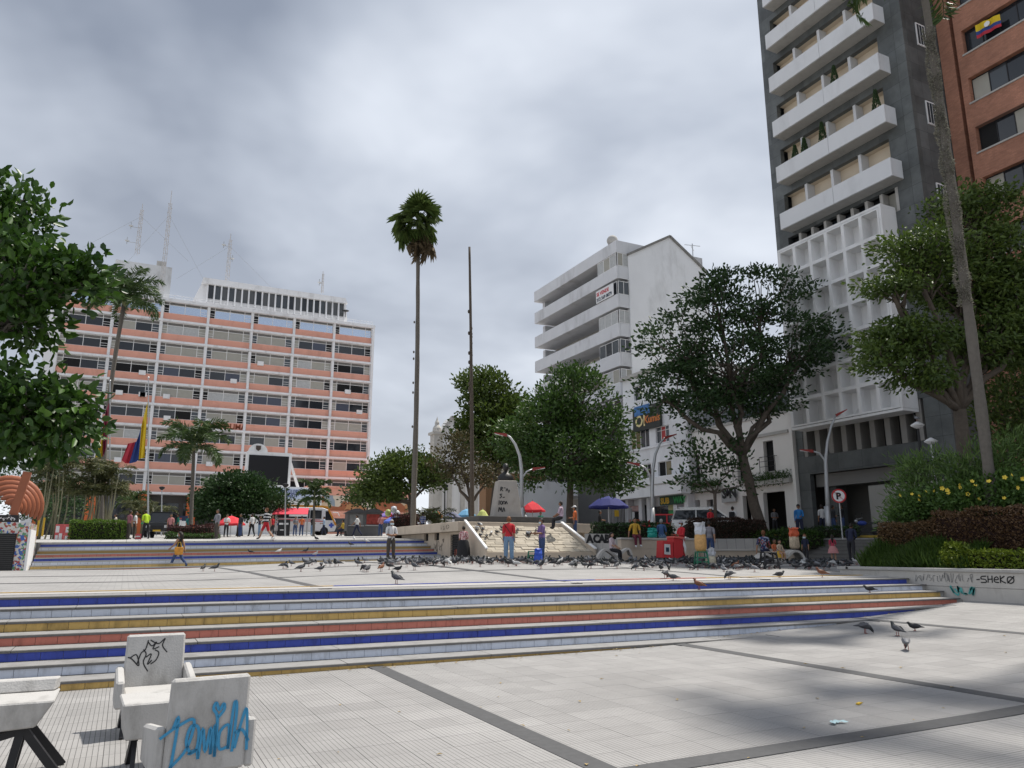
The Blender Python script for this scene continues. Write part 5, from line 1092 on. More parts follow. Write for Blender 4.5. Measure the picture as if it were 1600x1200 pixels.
def feather_palm(label, base, top, r, L, nf, keyp, mt=lm_palm, bend=0, droop=1.7, name='feather_palm', crownshaft=True, group=None):
    o = thing(name, label, 'palm', base, group=group); P = trunk_pts(base, top, bend); b = MB(o.location)
    b.tube([P[0] - Vector((0, 0, .2))] + P, [r * 1.3] + [r * (1.12 - .3 * i / 14) * (1 + .05 * (i % 2)) for i in range(15)], 9, jit=.04); b.build('trunk', m_palmbark, o, smooth=True)
    if crownshaft: b = MB(o.location); t = P[-1]; b.lathe([(r * .8, -.3), (r * .95, .1), (r * .7, .7), (.03, 1.2)], 8, tuple(t)); b.build('crownshaft', mat('crownshaft', (.20, .21, .10), .6, .2, 6), o, smooth=True)
    for i in range(nf):
        v = i % 3; u0 = (1.25, .85, .45)[v]; me = frond_mesh((keyp, v), L * (1, 1.05, .95)[v], u0, droop * (1, 1.05, 1.1)[v], 64, L * .27, mt, .075)
        put('frond', me, o, P[-1] - o.location + Vector((0, 0, .6 - .25 * v if crownshaft else .1)), (random.uniform(-.12, .12), random.uniform(-.12, .12), 2 * pi * i / nf + random.uniform(-.2, .2)))
    return o
feather_palm('tall feather palm with curved trunk beside the two flags', gpos(160, 812, 56), atD(194, 474, 56), .17, 3.3, 18, 'a', bend=-.35)
feather_palm('feather palm with full drooping crown in front of the coral block', gpos(299, 822, 58), atD(303, 702, 58), .14, 3.1, 16, 'b')
feather_palm('small young feather palm beside the orange pillar', gpos(210, 826, 90), atD(208, 785, 90), .12, 2.4, 10, 'c', crownshaft=False)
feather_palm('small feather palm with slim trunk beside the mural', gpos(490, 838, 64), atD(491, 782, 64), .10, 1.9, 12, 'd', lm_palm)
def areca(label, px, py, D, n, h, spread, mt):
    o = thing('areca_palm', label, 'palm', gpos(px, py, D)); rr = random.Random(px)
    for i in range(n):
        b = MB(); x, y = rr.uniform(-1, 1) * spread, rr.uniform(-1, 1) * spread * .6; hh = h * rr.uniform(.55, 1); tx = x + rr.uniform(-.4, .4)
        b.tube([(x, y, -.1), ((x + tx) / 2 + .1, y, hh * .5), (tx, y, hh)], [.055, .05, .035], 6); b.build('stem', mat('areca_stem', (.22, .21, .13), .7, .25, 6), o, smooth=True)
        for k in range(5): put('frond', frond_mesh(('ar', k % 2), 1.7, (1.1, .75)[k % 2], 1.8, 24, .5, mt, .05), o, (tx, y, hh), (0, 0, rr.uniform(0, 6.28)))
areca('thicket of slender areca palm stems beside the mosaic block', 118, 822, 50, 26, 4.6, 2.2, leafmat('areca_leaf', (.05, .065, .02), (.13, .13, .045)))
areca('yellowish areca palm clump behind the clipped green hedge', 232, 826, 82, 12, 3.0, 1.6, leafmat('areca_leaf2', (.07, .085, .02), (.15, .15, .05)))
areca('small areca palm clump beside the striped parasol', 672, 812, 58, 6, 1.6, .8, lm_palm)
# tall fan palm
def fan_mesh(dead):
    pts = []; b = MB(); N = 16; pl = 1.0
    b.tube([(0, 0, 0), (pl * .5, 0, .05), (pl, 0, 0)], [.03, .025, .02], 5)
    for i in range(N):
        a = radians(-105 + 210 * i / (N - 1)); R = .95 * (1 - .12 * abs(i - N / 2) / N); w = .085
        dx, dy = cos(a), sin(a); m = Vector((pl + dx * R * .55, dy * R * .55, -.02)); tip = Vector((pl + dx * R, dy * R, -.30 - .45 * random.random())); c = Vector((pl, 0, 0)); s = Vector((-dy, dx, 0)) * w
        b.add([c, m - s + Vector((0, 0, .02)), tip, m + s + Vector((0, 0, .02))], [(0, 1, 2), (0, 2, 3)])
    o = b.build('fan_leaf', lm_dry if dead else lm_fan); me = o.data; bpy.data.objects.remove(o)
    at = me.attributes.new('tint', 'FLOAT', 'POINT'); at.data.foreach_set('value', RNG.random(len(me.vertices)).astype(np.float32)); return me
FAN, FAND = [fan_mesh(False) for _ in range(2)], [fan_mesh(True) for _ in range(2)]
def fan_palm(label, base, top, r, n_live, n_dead, bumps=0, sc_=1.0):
    o = thing('fan_palm', label, 'palm', base); P = trunk_pts(base, top, .12, 26); b = MB(o.location)
    b.tube([P[0] - Vector((0, 0, .3))] + P, [r * 1.35] + [r * (1.15 - .42 * i / 26) * (1 + .05 * ((i * 7) % 3 - 1)) for i in range(27)], 10, jit=.05)
    for i in range(bumps): p = P[0].lerp(P[-1], random.uniform(.3, .75)); b.ell(p + Vector((random.choice((-1, 1)) * r * .8, 0, 0)), (r * .4, r * .4, r * .6), 6, 4)
    b.build('trunk', m_palmbark, o, smooth=True); t = P[-1] - o.location
    for i in range(n_live):
        el = math.asin(random.uniform(-.85, .97)); put('fan_leaf', random.choice(FAN), o, t + Vector((0, 0, .15)), (random.uniform(-.5, .5), -el, random.uniform(0, 6.28)), (sc_ * random.uniform(.8, 1.25),) * 3)
    for i in range(n_dead):
        el = random.uniform(-1.5, -.7); put('dead_leaf', random.choice(FAND), o, t + Vector((0, 0, -.05 - .8 * random.random() ** 2)), (random.uniform(-.4, .4), -el, random.uniform(0, 6.28)), (sc_ * random.uniform(.8, 1.5), sc_ * random.uniform(.3, .7), sc_))
    return o
fan_palm('very tall fan palm with skirt of hanging dead leaves on bare trunk', gpos(645, 812, 47), atD(653, 350, 47), .155, 32, 11, 8, .96)
dp = thing('dead_palm', 'leafless dead palm trunk standing like a bare pole', 'palm', gpos(738, 808, 50)); b = MB(dp.location); P = trunk_pts(dp.location, atD(733.5, 386, 50), .05, 26)
b.tube([P[0] - Vector((0, 0, .3))] + P, [.2] + [.165 - .085 * i / 26 for i in range(27)], 8, jit=.06)
for i in range(26): p = P[0].lerp(P[-1], random.uniform(.35, .78)); b.ell(p + Vector((random.choice((-1, 1)) * .10, 0, 0)), (.08, .08, .14), 6, 4)
b.build('trunk', m_bark, dp, smooth=True)
# right-hand palm, furry trunk, crown cut by the frame
rb = atD(1547, 760, 23); rb.z = 1.85; rt_ = Vector((rb.x, rb.y, 23.2))
rp_ = fan_palm('tall palm with mossy trunk rising beside the granite tower', rb, rt_, .15, 8, 1, 0, 1.1)
me = frond_mesh(('rp', 0), 4.2, .4, 2.5, 54, .95, lm_palm, .07)
for a in (2.6, 3.3, 3.9, 1.9, .3, 5.2): put('frond', me, rp_, rt_ - rp_.location + Vector((0, 0, .1)), (0, .25, a))
N = 8000; hts = RNG.uniform(rb.z + 7.5, rb.z + 17.5, N); keep = RNG.random(N) < np.clip(.35 + .65 * np.sin(hts * 2.1) ** 2, 0, 1); hts = hts[keep]; N = len(hts); an = RNG.random(N) * 6.28
rr_ = .15 * (1.1 - .42 * (hts - rb.z) / 20.3) * (1 + .35 * np.sin(hts * 3.7 + np.sin(hts * 1.3) * 2)); Pm = np.stack([rb.x + np.cos(an) * rr_, rb.y + np.sin(an) * rr_, hts], 1); dm = np.stack([np.cos(an), np.sin(an), RNG.uniform(-.8, .6, N)], 1)
leaf_mesh('air_plants', Pm, dm, RNG.uniform(.05, .12, N), .035, RNG.random(N), leafmat('air_plant', (.13, .125, .10), (.30, .29, .24), rough=.9), rp_, rp_.location)

# row of palms in the planter beyond the frame: their crowns shade the paving
q = fan_palm('tall palm standing in the planter bed beyond the mossy palm', Vector((21.4, 9.0, 1.3)), Vector((21.4, 9.0, 30.0)), .2, 6, 1, 0, 1.2)
for a in range(5): put('frond', me, q, Vector((0, 0, 28.8)), (random.uniform(-.2, .2), .1, a * 1.3))
# ---- hedges, bushes, grass
def hedge(label, p0, p1, depth, z0, h, mt, n, L=.09, W=.05, name='hedge', core=(.02, .02, .012), bumpy=.06, taper=.0):
    """clipped hedge: leaves over a rounded block between two ground points"""
    p0, p1 = Vector(p0), Vector(p1); ax = (p1 - p0); ax.z = 0; ln = ax.length; ax.normalize(); nr = Vector((-ax.y, ax.x, 0)); o = thing(name, label, 'hedge', ((p0 + p1) / 2).to_tuple()[:2] + (z0,))
    b = MB(o.location); c = .08; q = [p0 + ax * c - nr * (depth / 2 - c), p1 - ax * c - nr * (depth / 2 - c), p1 - ax * c + nr * (depth / 2 - c), p0 + ax * c + nr * (depth / 2 - c)]
    b.hexa([(v.x, v.y, z0) for v in q] + [(v.x, v.y, z0 + h - .1) for v in q]); b.build('twigs', mat('hedge_core_%s' % mt.name, core, .95, .3, 8), o)
    s = RNG.random(n); f = RNG.random(n); u = RNG.random(n); v = RNG.random(n)
    A1, A2 = ln * h * 1.0, ln * depth; k = f * (2 * A1 + A2 + 2 * depth * h)
    a = u * ln; d_ = np.where(k < A1, -depth / 2, np.where(k < 2 * A1, depth / 2, (s - .5) * depth)); zz_ = np.where(k < 2 * A1, v * h, np.where(k < 2 * A1 + A2, h, v * h))
    a = np.where(k > 2 * A1 + A2, np.where(u < .5, 0, ln), a)
    bump = bumpy * (np.sin(a * 2.3 + zz_ * 3) + np.sin(a * 5.1 + 1.3) + np.sin(zz_ * 6.2 + a)) * .6
    zz_ = zz_ + np.where(k > 2 * A1, bump, 0); d_ = d_ + np.sign(d_) * bump * .5
    d_ *= 1 - .12 * (zz_ / h) ** 4
    P = np.stack([p0.x + ax.x * a + nr.x * d_, p0.y + ax.y * a + nr.y * d_, z0 + zz_], 1) + RNG.normal(size=(n, 3)) * .03
    dr = unit(n) + np.stack([nr.x * np.sign(d_), nr.y * np.sign(d_), np.full(n, .5)], 1)
    leaf_mesh('foliage', P, dr, L * RNG.uniform(.7, 1.2, n), W, RNG.random(n), mt, o, o.location); return o
hedge('clipped bright green hedge at the top of the far steps', gpos(112, 848, 45.5), gpos(194, 846, 46), 1.2, zup(0, 46), 1.15, lm_bright, 5200, .10, .06)
hedge('low dark red hedge beside the feather palm', gpos(268, 846, 50), gpos(335, 846, 50), 1.4, zup(5, 49), .85, lm_red, 2600, .11, .06)
hedge('strip of low green planting in front of the red hedge', gpos(262, 850, 47.5), gpos(338, 850, 47.5), .9, zup(5, 47), .35, lm_mid, 1500, .12, .05, name='low_planting')
hedge('dark red clipped hedge in front of the silver car', Vector((26.4, 32.0, 0)), Vector((30.6, 31.6, 0)), 1.2, zup(28, 32), .95, leafmat('leaf_dark_red', (.030, .018, .012), (.07, .034, .022)), 5200, .10, .055)
hedge('dark shrubs behind the beige retaining wall', Vector((21.2, 33.2, 0)), Vector((25.6, 32.9, 0)), 1.0, zup(23, 33), .75, lm_dark, 2400, .13, .06, name='shrub_row')
hedge('dark red rounded bush below the twisted tree', gpos(618, 842, 48), gpos(646, 842, 47.5), 1.2, zup(14, 47), 1.35, lm_red, 2200, .11, .06, name='bush')
hedge('green shrub bed at the foot of the leaning tree', Vector((29.2, 31.9, 0)), Vector((33.2, 30.0, 0)), 1.2, zup(31, 31) - .5, .75, lm_mid, 2400, .25, .05, name='shrub_row')
hedge('dark low shrubs along the street edge by the lamp', Vector((33.9, 33.0, 0)), Vector((33.9, 28.2, 0)), .7, zup(34, 31), .5, lm_dark, 1500, .13, .06, name='shrub_row')
# right planter: brown clipped hedges, green edging plants, oleander and yellow flowered bushes
def blX(px, py, X, rx, rz, dy=.8):
    p = onX(px, py, X); D = p.x * sY + p.y * cY; k = D / 1190 * 1.02; return (np.array(p), np.array((rx * k, rx * k * dy, rz * k)))
hedge('brown clipped hedge at the corner of the planter', Vector((22.1, 17.0, 0)), Vector((22.1, 15.25, 0)), 1.1, 1.7, .85, leafmat('leaf_brown', (.085, .052, .025), (.20, .125, .06)), 6000, .075, .05, core=(.03, .02, .012))
hedge('taller red brown hedge along the planter', Vector((22.2, 15.2, 0)), Vector((22.2, 10.8, 0)), 1.2, 1.7, 1.1, leafmat('leaf_redbrown', (.08, .046, .026), (.17, .10, .05)), 12000, .075, .05, core=(.03, .015, .012), bumpy=.1)
hedge('yellow green edging plants on top of the planter wall', Vector((21.1, 14.3, 0)), Vector((21.1, 10.8, 0)), .8, 1.28, .45, leafmat('leaf_lime', (.08, .13, .012), (.22, .28, .03)), 5200, .11, .05, name='edging_plants', bumpy=.12)
N = 9000; yy = RNG.uniform(13.6, 17.05, N); xx = RNG.uniform(20.65, 21.6, N); hh = RNG.uniform(.2, .5, N) * (1 + .3 * np.sin(yy * 3))
go = leaf_mesh('bed_grass', np.stack([xx, yy, 1.14 + (xx - 20.56) * .55], 1), np.stack([RNG.normal(size=N) * .35, RNG.normal(size=N) * .35, np.ones(N)], 1), hh, .024, RNG.random(N), lm_grass, None, (0, 0, 0), kind='stuff', curl=.3); tag(go, 'long green grass in the planter behind the hoop edging', 'grass')
def bush(label, blobs, n_cl, per, cr, L, W, mt, name='bush', flat=.8, inner=.5, up=.5):
    c = np.mean([q[0] for q in blobs], axis=0); o = thing(name, label, 'bush', (c[0], c[1], 1.85)); b = MB(o.location)
    for q, r in blobs:
        for k in range(4): branch(b, (q[0] + random.uniform(-.3, .3), q[1] + random.uniform(-.3, .3), 1.8), Vector(q) + Vector((random.uniform(-.5, .5) * r[0], random.uniform(-.5, .5) * r[1], r[2] * .4)), .03, .012, 4, .08, 0, 5)
    b.build('stems', m_bark, o)
    crown_leaves(o, blobs, n_cl, per, cr, L, W, mt, flat, inner, 'foliage', up); return o
lm_ole = leafmat('oleander', (.05, .105, .025), (.15, .24, .06))
bush('oleander bush with long narrow leaves above the yellow flowers', [blX(1450, 745, 24.4, 52, 34), blX(1525, 735, 24.4, 55, 38), blX(1420, 780, 24, 34, 34), blX(1600, 720, 24.4, 55, 45), blX(1412, 815, 23.6, 26, 26), blX(1490, 790, 24.2, 60, 40), blX(1570, 780, 24.2, 60, 45)], 400, 20, .42, .26, .045, lm_ole, flat=1.0, inner=.35, up=.6)
fb = bush('leafy bush dotted with yellow trumpet flowers in the planter', [blX(1435, 800, 23.3, 42, 30), blX(1490, 790, 23.3, 50, 34), blX(1550, 780, 23.3, 50, 36), blX(1605, 775, 23.3, 45, 38)], 420, 24, .36, .12, .075, lm_bush, flat=.9, inner=.35)
b = MB(); n5 = 5
for i in range(n5):
    a = 2 * pi * i / n5; d1 = Vector((cos(a), 0, sin(a))); s_ = Vector((-sin(a), 0, cos(a))); b.add([(0, .03, 0), d1 * .05 + s_ * .035 + Vector((0, -.01, 0)), d1 * .085 + Vector((0, -.015, 0)), d1 * .05 - s_ * .035 + Vector((0, -.01, 0))], [(0, 1, 2, 3)])
b.lathe([(.018, 0), (.008, .03)], 6, (0, .02, -.015)); o = b.build('flower', mat('yellow_petal', (.75, .58, .08), .6)); fme = o.data; bpy.data.objects.remove(o)
for px, py in ((1406, 774), (1425, 772), (1436, 774), (1447, 768), (1459, 767), (1472, 763), (1480, 766), (1499, 757), (1500, 762), (1519, 752), (1524, 758), (1482, 770), (1436, 781), (1570, 746), (1581, 742), (1530, 780), (1569, 778), (1598, 748), (1545, 752), (1590, 762), (1512, 772)):
    p = onX(px, py, 22.42 + random.uniform(-.08, .08)); put('flower', fme, fb, p - fb.location, (random.uniform(-.7, .5), 0, -YAW + random.uniform(-.9, .9)), (random.uniform(.6, .95),) * 3)
# ledge plants on the cafe, roof terrace pots and balcony cypresses
for lab, y0, y1 in (('trailing green plants on the cafe ledge above the wide doorway', 36.0, 40.1), ('trailing green plants on the cafe ledge above the narrow doors', 42.6, 45.4)):
    o = thing('ledge_plants', lab, 'plants', (37.75, (y0 + y1) / 2, 6.4)); n = 1500; P = np.stack([RNG.uniform(37.5, 37.95, n), RNG.uniform(y0, y1, n), 6.4 + RNG.uniform(-.25, .35, n) * (1 + .6 * np.sin(np.linspace(0, 9, n)))], 1)
    leaf_mesh('foliage', P, unit(n) + np.array([-.4, 0, .2]), RNG.uniform(.1, .22, n), .06, RNG.random(n), lm_mid, o, o.location)
for i, (px, py, h) in enumerate(((1241, 232, .8), (1256, 228, .9), (1284, 208, 1.25), (1310, 188, 1.1), (1368, 158, 1.2))):
    p = onX(px, py, 37.4); z = min(rows, key=lambda q: abs(q - p.z)); o = thing('potted_cypress', 'small potted cypress on the tower balcony, %s' % ('beside the endmost one', 'next to the end', 'tallest of the row', 'slender one of the row', 'standing apart at the far end')[i], 'plant', (37.45, p.y, z - .16), group='potted cypresses on the tower balcony')
    b = MB(); b.lathe([(.14, 0), (.2, .35), (.2, .4)], 10); b.build('pot', mat('clay_pot', (.28, .12, .07), .8), o)
    n = 700; tt = RNG.random(n) ** .7; an = RNG.random(n) * 6.28; H_ = h + .75; R_ = .30 * (1 - tt) + .03; P = np.stack([np.cos(an) * R_, np.sin(an) * R_, .4 + tt * H_], 1); leaf_mesh('foliage', P + np.array(o.location), np.stack([np.cos(an) * .4, np.sin(an) * .4, np.ones(n)], 1), .16, .05, RNG.random(n), lm_dark, o, o.location)
# ------------------------------------------------------------------ street furniture, vehicles, stalls
m_lampred = mat('lamp_red', (.26, .035, .03), .5)
def street_lamp(label, D, main, sec, base):
    g = atD(base[0], base[1], D); g.z = base[2] if len(base) > 2 else zup(g.x, g.y); o = thing('street_lamp', label, 'street lamp', g, group='double armed street lamps')
    P = [g] + [atD(x, y, D) for x, y in main]; b = MB(o.location); n = len(P); b.tube([p for p in P], [.13 - .085 * i / (n - 1) for i in range(n)], 10); b.build('pole', m_steel, o, smooth=True)
    b = MB(o.location); b.tube([g, g + Vector((0, 0, 1.7))], [.16, .15], 10); b.build('pole_base', m_steel, o, smooth=True)
    S = [atD(x, y, D) for x, y in sec]; b = MB(o.location); b.tube(S, [.055] * (len(S) - 1) + [.04], 8); b.build('arm', m_steel, o, smooth=True)
    for a, c in ((P[-2], P[-1]), (S[-2], S[-1])):
        d = (c - a); d.z *= .25; d.normalize(); e_ = c + d * .72; s = Vector((-d.y, d.x, 0)); b = MB(o.location)
        b.hexa([c - s * .09 - Vector((0, 0, .09)), c + s * .09 - Vector((0, 0, .09)), e_ + s * .05, e_ - s * .05, c - s * .09 + Vector((0, 0, .08)), c + s * .09 + Vector((0, 0, .08)), e_ + s * .05 + Vector((0, 0, .05)), e_ - s * .05 + Vector((0, 0, .05))]); hd = b.build('luminaire', m_lampred, o)
        b = MB(o.location); q = c + d * .45; b.hexa([q - s * .06 - d * .25 - Vector((0, 0, .07)), q + s * .06 - d * .25 - Vector((0, 0, .07)), q + s * .05 + d * .25 - Vector((0, 0, .04)), q - s * .05 + d * .25 - Vector((0, 0, .04)), q - s * .06 - d * .25, q + s * .06 - d * .25, q + s * .05 + d * .25, q - s * .05 + d * .25]); b.build('lens', m_slabw, hd)
    return o
street_lamp('double armed street lamp with red heads behind the bust pedestal', 43, [(815, 770), (815, 735), (812, 712), (805, 694), (797, 683), (792, 680)], [(815, 760), (817, 745), (823, 737), (832, 733)], (816, 842))
street_lamp('double armed street lamp with red heads before the shop building', 44, [(1019, 765), (1020, 735), (1024, 710), (1031, 693), (1039, 684)], [(1019, 765), (1015, 742), (1008, 731), (999, 726)], (1021, 846))
l3 = street_lamp('double armed street lamp with red heads before the granite tower', 42, [(1292, 765), (1290, 720), (1293, 690), (1299, 665), (1306, 649)], [(1291, 735), (1288, 718), (1280, 708), (1270, 705)], (1297, 850))
for i, (px, py, pb_, D, lab) in enumerate(((1434, 668, 760, 30, 'disc headed plaza lamp with a pigeon perched above the bushes'), (1455, 693, 770, 31, 'shorter disc headed plaza lamp beside the tower'))):
    t = atD(px, py, D); g = Vector((t.x, t.y, 2.1)); o = thing('plaza_lamp', lab, 'lamp', g); b = MB(o.location); b.tube([g, t], [.07, .05], 8); b.build('pole', m_black if i == 0 else m_steel, o)
    b = MB(o.location); b.lathe([(.05, -.05), (.24, .06), (.26, .10), (.14, .18), (.04, .24)], 14, tuple(t)); b.build('lamp_head', m_slabw, o, smooth=True)
for px, y0, y1, D, lab in ((253, 764, 826, 80, 'slim post lamp in front of the orange pillar'), (446, 760, 830, 68, 'slim post lamp in front of the vaccination banner'), (695, 762, 815, 60, 'dark twin headed post lamp by the church')):
    g = gpos(px, y1, D); t = atD(px, y0, D); o = thing('post_lamp', lab, 'lamp', g); b = MB(o.location); b.tube([g, t], [.07, .045], 7); b.build('pole', m_steel if px < 600 else m_black, o); b = MB(o.location); b.lathe([(.1, -.1), (.28, .08), (.28, .2), (.1, .26)], 10, tuple(t)); b.build('lamp_head', m_black, o)
# no-parking sign
g = atD(1317, 846, 40); g.z = zup(g.x, g.y); ns = thing('no_parking_sign', 'round red and white no parking sign on a slim post', 'sign', g); t = atD(1308, 775, 40)
b = MB(ns.location); b.tube([g, Vector((g.x, g.y, t.z + .3))], .035, 8); b.build('post', m_steel, ns)
Ms = Matrix.Translation(Vector((g.x, g.y, t.z)) - g) @ Matrix.Rotation(-YAW - .25, 4, 'Z')
def disc(r, y, mt, nm, r2=0):
    b = MB(); b.T = Ms; n = 28
    if r2: b.add([(cos(2 * pi * i / n) * q, y, sin(2 * pi * i / n) * q) for q in (r2, r) for i in range(n)], [(i, (i + 1) % n, n + (i + 1) % n, n + i) for i in range(n)])
    else: b.lathe([(r, 0), (r, .02)], n); b.v = [tuple(Ms @ Vector((v[0], y + v[2], v[1]))) for v in [tuple(Ms.inverted() @ Vector(q)) for q in b.v]]
    return b.build(nm, mt, ns)
disc(.36, -.06, m_white, 'plate'); disc(.36, -.066, m_red, 'red_ring', .285)
text_mesh('P', .46, m_black, 'lettering', ns, Ms @ face_mat((-.14, -.068, -.16), (1, 0, 0)), bold=.02)
b = MB(); b.T = Ms; b.beam((-.22, -.078, .22), (.22, -.078, -.22), .01, .07, up=(0, 1, 0)); b.v = b.v; b.build('slash', m_red, ns)

def parasol(label, px, ptop, prim, hw, D, cols, n=8, gz=None, pole=True, name='parasol', square=False):
    c = atD(px, prim, D); s = D / 1190; R = hw * s; H_ = (prim - ptop) * s; g = Vector((c.x, c.y, zup(c.x, c.y) if gz is None else gz)); o = thing(name, label, 'parasol', g)
    if square: n = 4
    for i in range(n):
        a0, a1 = 2 * pi * i / n + .3, 2 * pi * (i + 1) / n + .3; b = MB(o.location); rim = [c + Vector((cos(a) * R, sin(a) * R, (-.03 if j == 1 else 0))) for j, a in enumerate((a0, (a0 + a1) / 2, a1))]
        mid_ = [c + Vector((cos(a) * R * .55, sin(a) * R * .55, H_ * .66)) for a in (a0, a1)]; top = c + Vector((0, 0, H_)); dn = Vector((0, 0, -.12))
        b.add([top, mid_[0], mid_[1], rim[0], rim[1], rim[2], rim[0] + dn, rim[1] + dn, rim[2] + dn], [(0, 1, 2), (1, 3, 4), (1, 4, 2), (2, 4, 5), (3, 6, 7, 4), (4, 7, 8, 5)]); b.build('panel', cols[i % len(cols)], o)
    b = MB(o.location); b.tube([g, c + Vector((0, 0, H_ + .1))], .025, 6); b.build('pole', m_steel, o)
    return o
fab = lambda n, c: mat('fabric_' + n, c, .8, .06, 3, trans=.2)
f_green, f_red, f_blue, f_navy = fab('green', (.03, .25, .10)), fab('red', (.62, .035, .05)), fab('blue', (.10, .16, .55)), fab('navy', (.02, .026, .15))
parasol('double tiered green parasol on the terrace', 246, 805, 817, 23, 70, [f_green]); parasol('bright red parasol on the terrace above a pushcart', 361, 806, 818, 21, 60, [f_red])
parasol('purple and red parasol by the mural', 606, 797, 806, 13, 74, [fab('violet', (.30, .22, .55)), f_red]); parasol('wide blue canopy below the purple parasol', 618, 806, 815, 20, 72, [f_blue], square=True)
parasol('orange and green striped parasol', 681, 798, 807, 11, 62, [fab('orange', (.60, .18, .03)), f_green, f_green]); parasol('dull grey blue parasol by the dark lamp', 706, 800, 808, 14, 60, [fab('slate', (.16, .17, .26))])
parasol('pale sky blue parasol behind the pedestal', 729, 795, 805, 14, 62, [fab('sky', (.16, .38, .60))]); parasol('pale yellow green parasol beside the pedestal', 754, 796, 806, 9, 60, [fab('lime', (.55, .60, .20))])
parasol('red square parasol before the ochre house', 832, 783, 797, 20, 56, [f_red], square=True); parasol('large navy blue parasol with white emblem by the gate', 951, 775, 791, 31, 52, [f_navy], 8)

# vehicles
def wheel(par, x, y, r, w=.2):
    b = MB(); b.T = Matrix.Translation((x, y, r)) @ Matrix.Rotation(pi / 2, 4, 'X'); b.lathe([(r * .55, -w / 2), (r * .95, -w / 2), (r, -w / 4), (r, w / 4), (r * .95, w / 2), (r * .55, w / 2)], 18); o = b.build('wheel', mat('tyre', (.02, .02, .02), .9), par, smooth=False)
    b = MB(); b.T = Matrix.Translation((x, y, r)) @ Matrix.Rotation(pi / 2, 4, 'X'); b.lathe([(.05, -w * .42), (r * .56, -w * .36), (r * .56, w * .36), (.05, w * .42)], 14); b.build('rim', m_steel, o)
def car(label, loc, rz, mt, prof, cab, W=1.75, r=.34, wb=(-1.3, 1.3), name='parked_car', cat='car', rack=False):
    """front towards +x; prof: lower body side outline, cab: glasshouse outline"""
    o = thing(name, label, cat, loc, rz)
    b = MB(); n = len(prof); V = [(x, s * W / 2 * (.94 if z < .4 or z > .85 else 1), z) for s in (-1, 1) for x, z in prof]; b.add(V, [tuple(range(n)), tuple(range(2 * n - 1, n - 1, -1))] + [(i, n + i, n + (i + 1) % n, (i + 1) % n) for i in range(n)]); b.build('body', mt, o, bevel=.03)
    b = MB(); n = len(cab); zmin = min(z for x, z in cab); zmax = max(z for x, z in cab); V = [(x, s * W / 2 * (.92 - .16 * (z - zmin) / (zmax - zmin)), z) for s in (-1, 1) for x, z in cab]; b.add(V, [tuple(range(n)), tuple(range(2 * n - 1, n - 1, -1))] + [(i, n + i, n + (i + 1) % n, (i + 1) % n) for i in range(n)]); b.build('glasshouse', m_glass, o)
    xs_ = sorted(cab, key=lambda q: q[0]); top = [q for q in cab if q[1] > zmax - .05]; tx0, tx1 = min(q[0] for q in top), max(q[0] for q in top); yt = W / 2 * .77
    b = MB(); b.box(tx0 - .03, tx1 + .03, -yt, yt, zmax - .005, zmax + .05)
    for s in (-1, 1):
        bx0, bx1 = xs_[0][0], xs_[-1][0]; yb = s * W / 2 * .925
        b.beam((bx0, yb, zmin), (tx0, s * yt, zmax), .07, .06); b.beam((bx1, yb, zmin), (tx1, s * yt, zmax), .07, .06); m_ = (tx0 + tx1) / 2; b.beam((m_, yb, zmin), (m_, s * yt * 1.01, zmax), .08, .06); b.beam((tx0, s * yt, zmax), (tx1, s * yt, zmax), .07, .07)
        if rack: b.beam((tx0 + .2, s * yt * .9, zmax + .12), (tx1 - .2, s * yt * .9, zmax + .12), .05, .05)
    b.build('roof', mt, o)
    fx, bx = max(q[0] for q in prof), min(q[0] for q in prof)
    for s in (-1, 1):
        b = MB(); b.box(fx - .12, fx + .005, s * W * .36 - .17, s * W * .36 + .17, .66, .84); b.build('headlight', mat('lamp_glass', (.6, .62, .64), .15), o)
        b = MB(); b.box(bx - .005, bx + .1, s * W * .38 - .1, s * W * .38 + .1, .70, .92); b.build('tail_light', m_red, o)
        for x in wb: wheel(o, x, s * (W / 2 - .1), r)
        b = MB(); b.box(xs_[-1][0] - .5, xs_[-1][0] - .3, s * (W / 2 + .02), s * (W / 2 + .2), zmin + .02, zmin + .17); b.build('wing_mirror', mt, o)
    b = MB(); b.box(fx - .03, fx + .02, -W * .22, W * .22, .55, .78); b.build('grille', m_black, o)
    b = MB(); b.box(fx - .02, fx + .035, -.25, .25, .40, .52); b.build('number_plate', m_yel, o)
    return o
suv_p = [(-2.2, .35), (2.15, .35), (2.2, .6), (2.1, .88), (1.15, 1.02), (-2.15, 1.04), (-2.22, .7)]; suv_c = [(1.2, 1.02), (.45, 1.58), (-1.95, 1.62), (-2.15, 1.04)]
m_silver = mat('silver_paint', (.48, .49, .50), .3, .03, 2, metal=.35); m_carred = mat('red_car_paint', (.40, .02, .03), .3)
SX = 35.0
car('silver off-road car with roof rails parked before the cafe', (31.2, 36.2, zup(31.2, 36.2) + .01), -.75, m_silver, suv_p, suv_c, 1.8, .37, rack=True)
sed_p = [(-2.05, .3), (2.0, .3), (2.05, .55), (1.95, .76), (1.0, .88), (-2.0, .92), (-2.1, .6)]; sed_c = [(1.05, .87), (.35, 1.40), (-1.15, 1.42), (-1.75, .92)]
car('red hatchback parked by the shop with green sign', (32.9, 41.7, zup(32.9, 41.7) + .01), -.8, m_carred, sed_p, sed_c, 1.68, .31)
car('dark off-road jeep parked facing the far steps', gpos(250, 848, 56), -pi / 2 - YAW * .4, mat('dark_car_paint', (.03, .032, .035), .35), [(-1.9, .45), (1.9, .45), (1.95, .75), (1.9, 1.02), (.7, 1.1), (-1.9, 1.1)], [(.7, 1.1), (.4, 1.75), (-1.85, 1.78), (-1.9, 1.1)], 1.75, .40)
